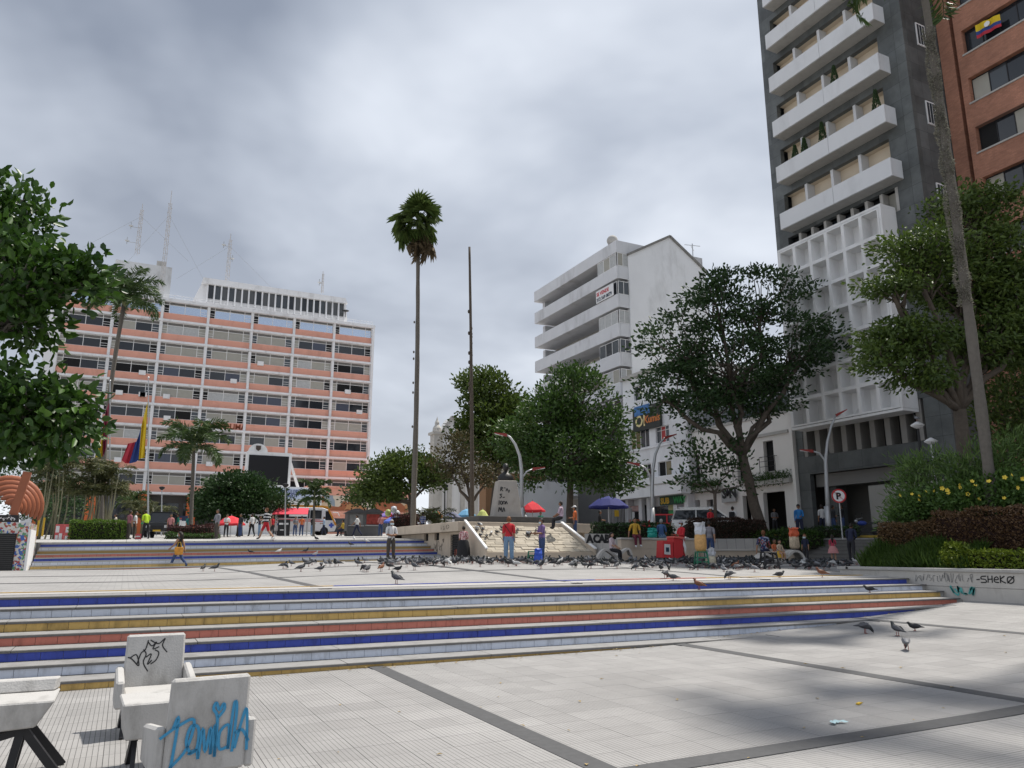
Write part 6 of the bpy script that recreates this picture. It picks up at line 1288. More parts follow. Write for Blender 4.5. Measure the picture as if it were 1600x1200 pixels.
def bus():
    g = gpos(478, 842, 78); o = thing('minibus', 'white and orange minibus with medical crosses parked by red awning', 'bus', g, .05); W = 2.2; x0, x1 = -3.9, 2.55
    pr = [(x0, .4), (x1, .4), (x1 + .15, .8), (x1 + .05, 1.45), (x1 - .75, 2.55), (x1 - 1.3, 2.72), (x0, 2.72)]
    b = MB(); b.prism(pr, -W / 2, W / 2); b.build('body', mat('bus_white', (.66, .67, .70), .4), o, bevel=.04)
    b = MB(); b.prism([(x0 + .05, 2.725), (x1 - 1.2, 2.725), (x1 - .7, 2.62), (x1 - .75, 2.85), (x1 - 1.4, 2.95), (x0 + .05, 2.95)], -W / 2 + .05, W / 2 - .05); b.build('orange_roof', mat('bus_orange', (.60, .26, .03), .5), o)
    for i in range(4): b = MB(); xa = x0 + .25 + i * 1.22; b.box(xa, xa + 1.15, -W / 2 - .012, -W / 2 + .02, 1.62, 2.45); b.build('side_window', m_glass, o)
    b = MB(); b.prism([(x1 - .82, 1.5), (x1 - .1, 1.48), (x1 - .72, 2.4), (x1 - 1.0, 2.4), (x1 - 1.0, 1.5)], -W / 2 - .012, -W / 2 + .02); b.build('cab_window', m_glass, o)
    b = MB(); b.hexa([(x1 + .07, -W / 2 + .12, 1.5), (x1 + .07, W / 2 - .12, 1.5), (x1 - .0, W / 2 - .12, 1.5), (x1 - .0, -W / 2 + .12, 1.5), (x1 - .66, -W / 2 + .15, 2.5), (x1 - .66, W / 2 - .15, 2.5), (x1 - .73, W / 2 - .15, 2.5), (x1 - .73, -W / 2 + .15, 2.5)]); b.build('windscreen', m_glass, o)
    b = MB(); b.beam((x1 - .75, -W / 2 - .03, 2.62), (x1 + .1, -W / 2 - .03, 1.0), .05, .16); b.build('orange_pillar', mat('bus_orange', (.60, .26, .03), .5), o)
    for i, x in enumerate((x0 + 1.0, x1 - .35)): 
        b = MB(); b.box(x - .1, x + .1, -W / 2 - .014, -W / 2, .75, 1.25); b.box(x - .25, x + .25, -W / 2 - .016, -W / 2, .9, 1.1); b.build('blue_cross', mat('cross_blue', (.05, .10, .45), .5), o)
    b = MB(); b.box(x0 + .3, x1 - 1.2, -W / 2 - .012, -W / 2, 1.32, 1.42); b.box(x0 + .8, x1 - 1.5, -W / 2 - .013, -W / 2, 1.48, 1.55); b.build('red_stripe', mat('soft_red', (.5, .12, .12), .5), o)
    for x in (x0 + 1.3, x1 - 1.05): 
        for s in (-1, 1): wheel(o, x, s * (W / 2 - .1), .42, .24)
    b = MB(); b.tube([(x1 - .3, -W / 2 - .05, 2.3), (x1 + .2, -W / 2 - .25, 2.25), (x1 + .35, -W / 2 - .25, 1.9)], .05, 6); b.build('wing_mirror', m_slabw, o)
bus()
def kiosk(label, px0, px1, pyt, pyb, D, front):
    g = gpos((px0 + px1) / 2, pyb, D); s = D / 1190; W = (px1 - px0) * s; H_ = (pyb - pyt) * s; o = thing('street_kiosk', label, 'kiosk', g, -.12, group='grey sheet metal kiosks')
    b = MB(); b.box(-W / 2, W / 2, -.9, .9, 0, H_ * .86); b.build('body', mat('kiosk_grey', (.13, .13, .135), .6, .2, 2, dirt=.5, dscale=2), o)
    b = MB(); b.prism([(-W / 2 - .2 + (W + .4) * i / 8, H_ * .86 + .35 * sin(pi * i / 8)) for i in range(9)], -1.3, 1.0); b.build('curved_roof', mat('kiosk_roof', (.07, .07, .075), .6, .2, 2), o)
    b = MB(); b.box(-W * .38, W * .38, -.93, -.905, H_ * .42, H_ * .8); b.build('hatch', front, o); b = MB(); b.box(-W * .45, W * .45, -1.1, -.905, H_ * .36, H_ * .40); b.build('counter', m_steel, o)
kiosk('closed grey kiosk with mottled shutter beside the bus', 540, 566, 802, 842, 66, mat('grey_shutter', (.22, .22, .22), .5, .4, 4)); kiosk('grey kiosk with open hatch and red goods', 566, 592, 802, 842, 66.5, mat('hatch_red', (.30, .05, .04), .7, .8, 5))
def board(label, px0, px1, pyt, pyb, D, mt, lines=(), name='notice_board', gz=None, legs=True):
    a, c = atD(px0, pyb, D), atD(px1, pyb, D); t = atD(px0, pyt, D); g = (a + c) / 2; g.z = zup(g.x, g.y) if gz is None else gz; W = (c - a).length; o = thing(name, label, 'board', g, -YAW); z0, z1 = a.z - g.z, t.z - g.z
    b = MB(); b.box(-W / 2, W / 2, -.03, .03, z0, z1); p = b.build('panel', mt, o)
    if z0 > .1 and legs:
        for s in (-1, 1): b = MB(); b.beam((s * W * .45, .035, 0), (s * W * .45, .035, z1), .05, .05); b.build('post', m_black, o)
    for i, (x, z, w, h, m_) in enumerate(lines): b = MB(); b.box(-W / 2 + x * W, -W / 2 + (x + w) * W, -.04, -.031, z0 + z * (z1 - z0), z0 + (z + h) * (z1 - z0)); b.build('printed_block', m_, o)
    return o
m_pinkr = mat('poster_red', (.48, .09, .09), .6, .3, 5); m_pw = mat('poster_pale', (.6, .6, .6), .6, .2, 5)
board('red and white poster boards beside the clipped hedge', 84, 98, 819, 848, 46, m_pinkr, ((.08, .55, .4, .35, m_pw), (.5, .1, .35, .4, m_pw), (.1, .1, .3, .3, m_pw))); board('narrow red poster board next to the clipped hedge', 99, 108, 819, 848, 46, m_pinkr, ((.2, .55, .5, .3, m_pw), (.2, .12, .5, .25, m_pw)))
board('dark blue information banner under the coral block', 252, 292, 806, 822, 84, mat('banner_navy', (.03, .04, .09), .6), ((.18, .68, .6, .12, m_pinkr), (.18, .5, .6, .1, m_pw), (.16, .15, .12, .25, m_pw), (.5, .15, .12, .25, m_pw)), name='banner')
board('white cloth banner hung by the dark red hedge', 272, 291, 814, 822, 62, m_white, name='banner'); board('small framed red menu board on the terrace', 211, 220, 834, 847, 46, m_pinkr, ((.15, .2, .7, .15, m_pw), (.15, .6, .7, .15, m_pw)), name='menu_board')
board('orange frame stand beside the feather palm', 292, 303, 806, 830, 70, mat('orange_frame', (.55, .13, .04), .7), ((.25, .1, .5, .8, m_dark),), name='display_stand')
board('black stall board with white writing under the red awning', 433, 452, 812, 840, 70, m_black, ((.1, .72, .35, .1, m_slabw), (.52, .72, .35, .1, m_slabw), (.2, .4, .3, .05, m_slabw)), name='stall_board')
# flags
def flag(label, polex, ytop, ybase, D, top, bot, bands, wave=.12):
    g = gpos(polex, ybase, D); t = atD(polex, ytop, D); o = thing('flag', label, 'flag', g); b = MB(o.location); b.tube([g, t], [.06, .03], 8); b.ell(t, (.07, .07, .07), 8, 5); b.build('flagpole', m_steel, o)
    N, M_ = 30, 14
    def at(poly, s):
        k = s * (len(poly) - 1); i = min(int(k), len(poly) - 2); f = k - i; return poly[i][0] + (poly[i + 1][0] - poly[i][0]) * f, poly[i][1] + (poly[i + 1][1] - poly[i][1]) * f
    for s0, s1, mt in bands:
        b = MB(o.location); V = []; n = max(3, int(N * (s1 - s0)))
        for i in range(n + 1):
            s = s0 + (s1 - s0) * i / n; (xa, ya), (xb, yb) = at(top, s), at(bot, s)
            for j in range(M_ + 1): v = j / M_; V.append(atD(xa + (xb - xa) * v, ya + (yb - ya) * v, D + wave * sin(s * 26 + v * 1.5) + .05 * sin(s * 61)))
        b.add(V, [(i * (M_ + 1) + j, i * (M_ + 1) + j + 1, (i + 1) * (M_ + 1) + j + 1, (i + 1) * (M_ + 1) + j) for i in range(n) for j in range(M_)]); b.build('stripe', mt, o, smooth=True)
c_y, c_b, c_r = fab('flag_yellow', (.62, .44, .02)), fab('flag_blue', (.03, .06, .22)), fab('flag_red', (.42, .03, .05)); c_m = fab('flag_maroon', (.22, .03, .06))
flag('limp yellow blue and red flag on a tall pole before the block', 232, 590, 835, 50, [(200, 693), (206, 692), (213, 690), (217, 680), (221, 665), (226, 645), (231, 627)], [(190, 719), (196, 724), (203, 724), (212, 722), (217, 718), (221, 716), (226, 715)], [(0, .30, c_r), (.30, .66, c_b), (.66, 1, c_y)])
flag('limp maroon and yellow flag behind the palm trunk', 172, 595, 835, 51, [(150, 705), (158, 690), (162, 655), (166, 640), (171, 628)], [(147, 722), (154, 716), (160, 714), (163, 710), (166, 700)], [(0, .5, c_y), (.5, 1, c_m)])
p0, p1 = onX(1524, 40, 40.9), onX(1562, 22, 40.9); fo = thing('window_flag', 'yellow blue and red flag hung from a brick tower window', 'flag', (40.9, p0.y, p0.z - 1)); za = (onX(1527, 61, 40.9).z, onX(1563, 42, 40.9).z)
ya, yb = p0.y, p1.y
for z0_, z1_, mt in ((.5, 1, c_y), (.24, .5, c_b), (0, .24, c_r)):
    b = MB(fo.location); V = []
    for i in range(13):
        f = i / 12; y = ya + (yb - ya) * f; zt_ = p0.z + (p1.z - p0.z) * f; zb_ = za[0] + (za[1] - za[0]) * f
        for q in (z0_, z1_): V.append((40.86 + .04 * sin(f * 14), y, zb_ + (zt_ - zb_) * q))
    b.add(V, [(2 * i, 2 * i + 1, 2 * i + 3, 2 * i + 2) for i in range(12)]); b.build('stripe', mt, fo)
b = MB(fo.location); b.T = Matrix.Translation((40.79, (ya + yb) / 2, (p0.z + p1.z + za[0] + za[1]) / 4 + .12)) @ Matrix.Rotation(pi / 2, 4, 'Y'); b.lathe([(.16, -.01), (.16, .01)], 14); b.build('emblem', m_slabw, fo)

# concrete wave benches on the plaza
def wave_bench(label, pts, D, gz, Wd=.9):
    P = [atD(x, y, D) for x, y in pts]; o = thing('wave_bench', label, 'bench', (P[0].x, P[0].y, gz), group='concrete wave benches'); n = 30; C = []
    for i in range(n + 1):
        k = i / n * (len(P) - 1); j = min(int(k), len(P) - 2); p0_, p1_, p2_, p3_ = P[max(j - 1, 0)], P[j], P[j + 1], P[min(j + 2, len(P) - 1)]; t = k - j; C.append(.5 * ((2 * p1_) + (p2_ - p0_) * t + (2 * p0_ - 5 * p1_ + 4 * p2_ - p3_) * t * t + (3 * p1_ - p0_ - 3 * p2_ + p3_) * t ** 3))
    b = MB(o.location); back = Vector((sY, cY, 0)) * Wd; V = []
    for i, p in enumerate(C):
        d = (C[min(i + 1, n)] - C[max(i - 1, 0)]).normalized(); nr = Vector((0, 0, 1)) - d * d.z; nr = (nr.normalized() if nr.length > .15 else Vector((-cY, sY, 0))) * .09
        q = p - nr
        for w in (p, q, q + back, p + back): V.append((w.x, w.y, max(gz, w.z)))
    Fc = [(4 * i + a, 4 * i + (a + 1) % 4, 4 * i + 4 + (a + 1) % 4, 4 * i + 4 + a) for i in range(n) for a in range(4)] + [(0, 1, 2, 3), (4 * n + 3, 4 * n + 2, 4 * n + 1, 4 * n)]
    b.add(V, Fc); b.build('shell', m_lconc, o, smooth=False)
wave_bench('concrete wave bench with a seated girl near the beige wall', [(934, 878), (936, 866), (946, 857), (956, 862), (965, 868), (974, 860), (983, 856), (988, 864), (990, 878)], 33.5, zmid(20, 27))
wave_bench('concrete wave bench with children beside the snack bag', [(1184, 882), (1186, 872), (1196, 864), (1206, 868), (1216, 874), (1228, 870), (1240, 860), (1250, 861), (1258, 870), (1261, 884)], 32.5, zmid(25, 24))
# vendors' gear
def at_mid(px, py, D): p = atD(px, py, D); return Vector((p.x, p.y, zmid(p.x, p.y)))
cr_ = thing('ice_cream_cart', 'red ice cream push cart with white label and hinged lid', 'cart', at_mid(1048, 874, 32.5), -YAW + .25)
b = MB(); b.hexa([(-.52, -.3, .18), (-.02, -.34, .16), (-.02, .3, .16), (-.52, .3, .18), (-.46, -.3, .88), (-.02, -.34, .84), (-.02, .3, .84), (-.46, .3, .88)]); b.build('front_box', m_red, cr_, bevel=.015)
b = MB(); b.hexa([(0, -.36, .12), (.46, -.32, .14), (.46, .3, .14), (0, .3, .12), (0, -.36, .98), (.40, -.32, .95), (.40, .3, .95), (0, .3, .98)]); b.build('cold_box', m_red, cr_, bevel=.015)
b = MB(); b.hexa([(-.02, -.4, .99), (.5, -.36, .93), (.5, .34, .93), (-.02, .34, .99), (.02, -.36, 1.06), (.45, -.32, 1.02), (.45, .3, 1.02), (.02, .3, 1.06)]); b.build('lid', mat('cart_lid', (.56, .10, .08), .5), cr_, bevel=.01)
b = MB(); b.hexa([(-.43, -.326, .32), (-.16, -.335, .30), (-.16, -.33, .30), (-.43, -.32, .32), (-.41, -.326, .74), (-.16, -.345, .72), (-.16, -.34, .72), (-.41, -.32, .74)]); b.build('label_panel', m_pw, cr_)
b = MB(); b.box(-.36, -.22, -.352, -.343, .42, .6); b.build('label_print', mat('dark_print', (.02, .04, .07), .6), cr_)
b = MB(); b.add([(.46, -.34, .95), (.56, -.36, .6), (.52, -.36, .35), (.42, -.34, .7)], [(0, 1, 2, 3)]); b.build('white_cloth', m_pw, cr_)
for x in (-.3, .3): wheel(cr_, x, -.22, .14, .06)
b = MB(); b.tube([(.4, -.2, .9), (.75, -.2, 1.0), (.75, .2, 1.0), (.4, .2, .9)], .018, 6); b.build('push_handle', m_steel, cr_)
def stool(label, loc, mt, rz=0, h=.45, s=.17, name='plastic_stool'):
    o = thing(name, label, 'stool', loc, rz); b = MB(); b.box(-s, s, -s, s, h - .04, h); b.build('seat', mt, o, bevel=.01)
    for sx in (-1, 1):
        for sy in (-1, 1): b = MB(); b.beam((sx * s * .85, sy * s * .85, h - .04), (sx * s * 1.15, sy * s * 1.15, 0), .05, .05); b.build('leg', mt, o)
    for z in (h * .35, h * .62): b = MB(); b.beam((-s * .98, -s * 1.0, z), (s * .98, -s * 1.0, z), .02, .05); b.beam((-s, s, z), (s, s, z), .02, .05); b.build('rail', mt, o)
    return o
m_pgreen = mat('green_plastic', (.02, .16, .09), .4); m_pblack = mat('black_plastic', (.02, .02, .022), .45)
s1_ = at_mid(1097, 893, 27.5); stool('green plastic stool holding a big snack bag', s1_, m_pgreen, -YAW, .55, .19); stool('black plastic step stool in front of the wave bench', at_mid(1203, 895, 27), m_pblack, -YAW, .58, .23); stool('green plastic stool beside the man in purple shirt', at_mid(832, 880, 29), m_pgreen, -YAW, .45, .17)
def sack(name, label, loc, r, h, mts, squash=.8, rz=0):
    o = thing(name, label, 'bag', loc, rz); b = MB(); n = 12; rr = random.Random(int(h * 100)); prof = [(r * .75, 0), (r * 1.02, h * .12), (r * 1.0, h * .4), (r * .92, h * .62)]; b.lathe(prof, n, (0, 0, 0), 0, 1, squash); b.v = [(x * (1 + rr.uniform(-.08, .08)), y * (1 + rr.uniform(-.08, .08)), z) for x, y, z in b.v]; b.build('contents', mts[0], o, smooth=True)
    b = MB(); b.lathe([(r * .90, h * .6), (r * 1.05, h * .75), (r * .8, h * .92), (r * .95, h * 1.05)], n, (0, 0, 0), 0, 1, squash); b.v = [(x * (1 + rr.uniform(-.2, .2)), y * (1 + rr.uniform(-.2, .2)), z + rr.uniform(-.05, .05)) for x, y, z in b.v]; b.build('bag_top', mts[1], o); return o
m_snack = mat('snack_orange', (.55, .32, .12), .6, .4, 14); m_clear = mat('clear_plastic', (.50, .52, .56), .25, .25, 6); m_cream = mat('snack_cream', (.55, .50, .38), .6, .4, 14)
sack('snack_bag', 'tall clear bag of orange snacks on the green stool', s1_ + Vector((0, 0, .55)), .22, .95, [m_snack, m_clear]); sack('snack_sack', 'pale sack of puffed corn leaning on the green stool', s1_ + Vector((.30, -.12, .0)), .20, .62, [m_cream, m_clear])
bt_ = at_mid(1243, 868, 31.5); bt_.z += .62; 
pk = sack('snack_column', 'tall patterned snack bag with orange top standing on the wave bench', bt_, .22, .78, [mat('dotted_bag', (.52, .42, .30), .6, .6, 16), mat('orange_bag', (.62, .12, .05), .5)])
sack('refuse_bag', 'teal refuse bag on the beige wall', Vector((22.9, 30.78, 2.39)), .26, .42, [mat('teal_bag', (.02, .30, .25), .3), mat('teal_bag', (.02, .30, .25), .3)]); sack('blue_bag', 'bright blue shopping bag beside the man in purple shirt', at_mid(841, 879, 28.7), .17, .5, [mat('blue_bag', (.04, .10, .50), .5), mat('blue_bag', (.04, .10, .50), .5)])
mc = thing('motorcycle', 'black and blue motorcycle parked under the tower', 'motorcycle', (0, 0, 0), -YAW + pi); g = atD(1355, 842, 43); mc.location = (g.x, g.y, zup(g.x, g.y) + .01)
for x in (-.62, .62): wheel(mc, x, 0, .30, .10)
b = MB(); b.beam((-.5, 0, .4), (.35, 0, .42), .22, .26); b.beam((.62, 0, .3), (.40, 0, .95), .08, .1); b.beam((-.62, 0, .3), (-.1, 0, .4), .08, .08); b.build('frame', m_black, mc)
b = MB(); b.ell((.22, 0, .78), (.30, .15, .14), 10, 6); b.build('tank', mat('blue_tank', (.03, .06, .28), .3), mc, smooth=True); b = MB(); b.hexa([(-.75, -.12, .74), (.0, -.12, .70), (.0, .12, .70), (-.75, .12, .74), (-.78, -.1, .88), (-.02, -.1, .80), (-.02, .1, .80), (-.78, .1, .88)]); b.build('seat', m_pblack, mc)
b = MB(); b.tube([(.32, -.36, 1.05), (.42, -.1, 1.0), (.42, .1, 1.0), (.32, .36, 1.05)], .02, 6); b.build('handlebar', m_steel, mc); b = MB(); b.ell((.52, 0, .88), (.1, .1, .1), 8, 6); b.build('headlight', m_steel, mc)
for i in (0, 1): b = MB(); b.tube([(.36, (-1) ** i * .3, 1.05), (.34, (-1) ** i * .36, 1.25)], .012, 5); b.ell((.34, (-1) ** i * .37, 1.3), (.02, .07, .045), 6, 4); b.build('mirror', m_black, mc)
# ------------------------------------------------------------------ people
SKIN = [mat('skin_%d' % i, c, .6, .06, 20, coords='Object') for i, c in enumerate(((.34, .19, .12), (.26, .135, .08), (.42, .25, .17)))]
m_eye = mat('eye_dark', (.015, .012, .01), .4); m_lip = mat('lip', (.25, .09, .07), .6)
def cloth(n, c, var=.12): return mat('cloth_' + n, c, .9, var, 7, .35, 35, coords='Object')
def striped(name, c1, c2, per):
    m = mat(name, c1, .9); t = m.node_tree; bs = t.nodes['Principled BSDF']; tc_ = t.nodes.new('ShaderNodeTexCoord'); s = t.nodes.new('ShaderNodeSeparateXYZ'); t.links.new(tc_.outputs['Object'], s.inputs[0])
    a = t.nodes.new('ShaderNodeMath'); a.operation = 'DIVIDE'; a.inputs[1].default_value = per; t.links.new(s.outputs['Z'], a.inputs[0]); f = t.nodes.new('ShaderNodeMath'); f.operation = 'FRACT'; t.links.new(a.outputs[0], f.inputs[0])
    g = t.nodes.new('ShaderNodeMath'); g.operation = 'GREATER_THAN'; g.inputs[1].default_value = .5; t.links.new(f.outputs[0], g.inputs[0]); mx = t.nodes.new('ShaderNodeMixRGB'); mx.inputs[1].default_value = c1 + (1,); mx.inputs[2].default_value = c2 + (1,); t.links.new(g.outputs[0], mx.inputs[0]); t.links.new(mx.outputs[0], bs.inputs['Base Color']); return m
def speckled(name, cols, scale):
    m = mat(name, cols[0], .9); t = m.node_tree; bs = t.nodes['Principled BSDF']; tc_ = t.nodes.new('ShaderNodeTexCoord'); v = t.nodes.new('ShaderNodeTexVoronoi'); v.inputs['Scale'].default_value = scale; t.links.new(tc_.outputs['Object'], v.inputs['Vector']); s = t.nodes.new('ShaderNodeSeparateColor'); t.links.new(v.outputs['Color'], s.inputs[0]); r = t.nodes.new('ShaderNodeValToRGB'); r.color_ramp.interpolation = 'CONSTANT'
    for i, c in enumerate(cols):
        e = r.color_ramp.elements[i] if i < 2 else r.color_ramp.elements.new(i / len(cols)); e.position = i / len(cols); e.color = c + (1,)
    t.links.new(s.outputs[0], r.inputs[0]); t.links.new(r.outputs[0], bs.inputs['Base Color']); return m
m_hair = mat('hair_dark', (.018, .013, .010), .6, .3, 30, coords='Object'); m_hairb = mat('hair_auburn', (.16, .065, .025), .6, .3, 30, coords='Object'); m_hairg = mat('hair_grey', (.30, .29, .28), .7, .2, 30, coords='Object')
m_shoe = mat('shoe_dark', (.03, .028, .026), .7); m_shoew = mat('shoe_white', (.5, .5, .5), .7)
m_mask = mat('mask_cloth', (.55, .66, .70), .8)
PEND = []
def limb(a, d1, l1, d2, l2): m = a + d1 * l1; return m, m + d2 * l2
def person(label, loc, phi, top, bottom, H=1.7, pose='stand', skin=0, hair=m_hair, sleeves='short', legs='long', shoes=m_shoe, arms=('down', 'down'), lean=0.0, skirt=None, longhair=False, cap=None, mask=False, extra=None, girth=1.0, child=False, seat=0.0, headturn=0.0, group='people around the square'):
    """one skinned body with head and hands; hair, cap, skirt are its children. Faces -y locally."""
    o = thing('person', label, 'person', loc, radians(phi) - YAW, group=group); s = H / 1.7; g = girth * 1.2
    dn = lambda a, ab=0.0: Vector((sin(ab), -sin(a) * cos(ab), -cos(a) * cos(ab)))
    leg = {'stand': ((.04, -.05), (-.03, -.03)), 'walk': ((.42, -.12), (-.30, -.42)), 'step': ((.22, -.08), (-.16, -.22)), 'sit': ((1.45, -1.40), (1.38, -1.30))}[pose]
    J = {}; J['pel'] = Vector((0, 0, .93)); ank = []
    for k, sd in ((0, 1), (1, -1)):
        h = Vector((sd * .095, 0, .88)); th, kb = leg[k]; kn, an = limb(h, dn(th, sd * .03), .41, dn(th + kb, sd * .02), .40); toe = an + Vector((sd * .03, -.15, -.045)) if pose == 'sit' or abs(th + kb) < .35 else an + Vector((0, -.10 * cos(th + kb) , -.10))
        J['hip%d' % k], J['kne%d' % k], J['ank%d' % k], J['toe%d' % k] = h, kn, an, toe; ank.append(min(an.z, toe.z + .04))
    dz = (-min(ank) + .085) if pose != 'sit' else (seat / s + .09 - .88)
    for k in J: J[k] = J[k] + Vector((0, 0, dz))
    pz_ = J['pel']; R = Matrix.Rotation(lean, 3, 'X')
    up = lambda x, y, z: pz_ + R @ Vector((x, y, z - .93))
    J['wai'], J['che'], J['nec'], J['nk2'] = up(0, 0, 1.08), up(0, 0, 1.27), up(0, .015, 1.415), up(0, 0, 1.49)
    for k, sd in ((0, 1), (1, -1)):
        sh_ = up(sd * .172, .01, 1.375); J['sho%d' % k] = sh_; A = arms[k]
        u, f = {'down': (dn(.02, sd * .10), dn(.18, sd * .05)), 'swingf': (dn(.5, sd * .08), dn(.85, 0)), 'swingb': (dn(-.45, sd * .1), dn(-.2, sd * .05)), 'front': (dn(.25, sd * .12), dn(1.45, -sd * .55)), 'hold': (dn(.35, sd * .1), dn(1.6, -sd * .1)), 'lap': (dn(.35, sd * .12), dn(1.05, -sd * .25)), 'brace': (dn(-.15, sd * .35), dn(-.05, sd * .15)), 'cross': (dn(.2, sd * .15), dn(1.35, -sd * .95)), 'up': (dn(1.2, sd * .3), dn(2.2, -sd * .1))}[A]
        el, wr_ = limb(sh_, R @ u, .28, R @ f, .24); J['elb%d' % k], J['wri%d' % k] = el, wr_; J['han%d' % k] = wr_ + (R @ f) * .075
    rad = dict(pel=.132 * g, wai=.118 * g, che=.132 * g, nec=.075, nk2=.05)
    for k in '01': rad.update({'hip' + k: .090 * g, 'kne' + k: .060 * g, 'ank' + k: .046 * g, 'toe' + k: .036, 'sho' + k: .066 * g ** .5, 'elb' + k: .047 * g ** .5, 'wri' + k: .030, 'han' + k: .034})
    E_ = [('pel', 'wai', 't'), ('wai', 'che', 't'), ('che', 'nec', 't'), ('nec', 'nk2', 's')]
    for k in '01': E_ += [('pel', 'hip' + k, 'b'), ('hip' + k, 'kne' + k, 'b'), ('kne' + k, 'ank' + k, 'b' if legs == 'long' else 's'), ('ank' + k, 'toe' + k, 'f'), ('nec', 'sho' + k, 't'), ('sho' + k, 'elb' + k, 't' if sleeves in ('short', 'long') else 's'), ('elb' + k, 'wri' + k, 't' if sleeves == 'long' else 's'), ('wri' + k, 'han' + k, 's')]
    if skirt: E_ = [(a, c, 's' if (a[:3] in ('hip', 'kne') and t == 'b') else t) for a, c, t in E_]
    names = list(J); ix = {n_: i for i, n_ in enumerate(names)}
    me = bpy.data.meshes.new('body'); me.from_pydata([tuple(J[n_] * s) for n_ in names], [(ix[a], ix[c]) for a, c, t in E_], [])
    bm = bmesh.new(); bm.from_mesh(me); ly = bm.verts.layers.skin.verify(); bm.verts.ensure_lookup_table()
    for n_ in names: v = bm.verts[ix[n_]][ly]; v.radius = (rad[n_] * s, rad[n_] * s); v.use_root = (n_ == 'pel')
    bm.to_mesh(me); bm.free(); ob = put('body', me, o)
    sk = ob.modifiers.new('skin', 'SKIN'); sk.use_smooth_shade = True; sk.branch_smoothing = .6; ob.modifiers.new('sub', 'SUBSURF').levels = 2; ob.modifiers['sub'].render_levels = 2
    hs = (1.28 if child else 1.0); hc = up(0, -.02, 1.595) + Vector((0, 0, .03 if child else 0)); HR = R @ Matrix.Rotation(headturn, 3, 'Z')
    PEND.append(dict(ob=ob, J=J, E=E_, rad=rad, s=s, mats=[SKIN[skin], top, bottom, shoes, m_eye, m_lip], hc=hc, hs=hs, HR=HR))
    hp = lambda x, y, z: (hc + HR @ (Vector((x, y, z)) * hs)) * s
    # hair
    b = MB(); n_, m_ = 14, 9; V = []
    for i in range(m_ + 1):
        t = pi * i / m_
        for k in range(n_):
            a = 2 * pi * k / n_; x, y, z = .086 * sin(t) * cos(a), .102 * sin(t) * sin(a) + .012, .122 * cos(t) + .012; lim = -.01 if y > .0 else .055 + .02 * (y < -.06)
            if z < lim: z = lim - (.05 if y > .02 else 0); 
            V.append(hp(x, y, z))
    b.add(V, [(i * n_ + k, i * n_ + (k + 1) % n_, (i + 1) * n_ + (k + 1) % n_, (i + 1) * n_ + k) for i in range(m_) for k in range(n_)])
    if longhair:
        pts = [hp(0, .06, .06), hp(0, .095, -.05), hp(.0, .105, -.17), hp(.0, .11, -.33)]; b.tube(pts, [.07 * s, .085 * s, .08 * s, .035 * s], 10)
    b.build('hair', hair, o, smooth=True)
    if cap:
        b = MB(); V = []
        for i in range(6):
            t = pi / 2 * i / 5
            for k in range(14): a = 2 * pi * k / 14; V.append(hp(.094 * cos(t) * cos(a), .11 * cos(t) * sin(a) + .01, .045 + .098 * sin(t)))
        b.add(V, [(i * 14 + k, i * 14 + (k + 1) % 14, (i + 1) * 14 + (k + 1) % 14, (i + 1) * 14 + k) for i in range(5) for k in range(14)]); b.add([hp(-.07, -.085, .05), hp(.07, -.085, .05), hp(.055, -.175, .035), hp(-.055, -.175, .035), hp(-.07, -.085, .062), hp(.07, -.085, .062), hp(.055, -.175, .047), hp(-.055, -.175, .047)], [(0, 3, 2, 1), (4, 5, 6, 7), (0, 1, 5, 4), (1, 2, 6, 5), (2, 3, 7, 6), (3, 0, 4, 7)]); b.build('cap', cap, o, smooth=True)
    if mask:
        b = MB(); V = []
        for i in range(6):
            for k in range(7): a = -1.15 + 2.3 * k / 6; z = -.095 + .075 * i / 5; V.append(hp(.083 * sin(a) * (1 - .1 * (i < 1)), -.097 * cos(a) - .012, z))
        b.add(V, [(i * 7 + k, i * 7 + k + 1, (i + 1) * 7 + k + 1, (i + 1) * 7 + k) for i in range(5) for k in range(6)]); b.build('mask', m_mask, o, smooth=True)
    if skirt:
        zt, zb, fl, mt = skirt; b = MB(); n_ = 20; V = []
        for z, r in ((zt, .145 * g), (zt - .1, .185 * g), ((zt + zb) / 2, .20 * g + fl * .5), (zb, .20 * g + fl)):
            for k in range(n_): a = 2 * pi * k / n_; q = 1 + (.05 * sin(a * 6) if z < zt - .15 else 0); V.append(Vector((r * cos(a) * q, r * sin(a) * q * .85, z + dz)) * s)
        b.add(V, [(i * n_ + k, i * n_ + (k + 1) % n_, (i + 1) * n_ + (k + 1) % n_, (i + 1) * n_ + k) for i in range(3) for k in range(n_)]); b.build('skirt', mt, o, smooth=True)
    if extra: extra(o, J, s)
    return o
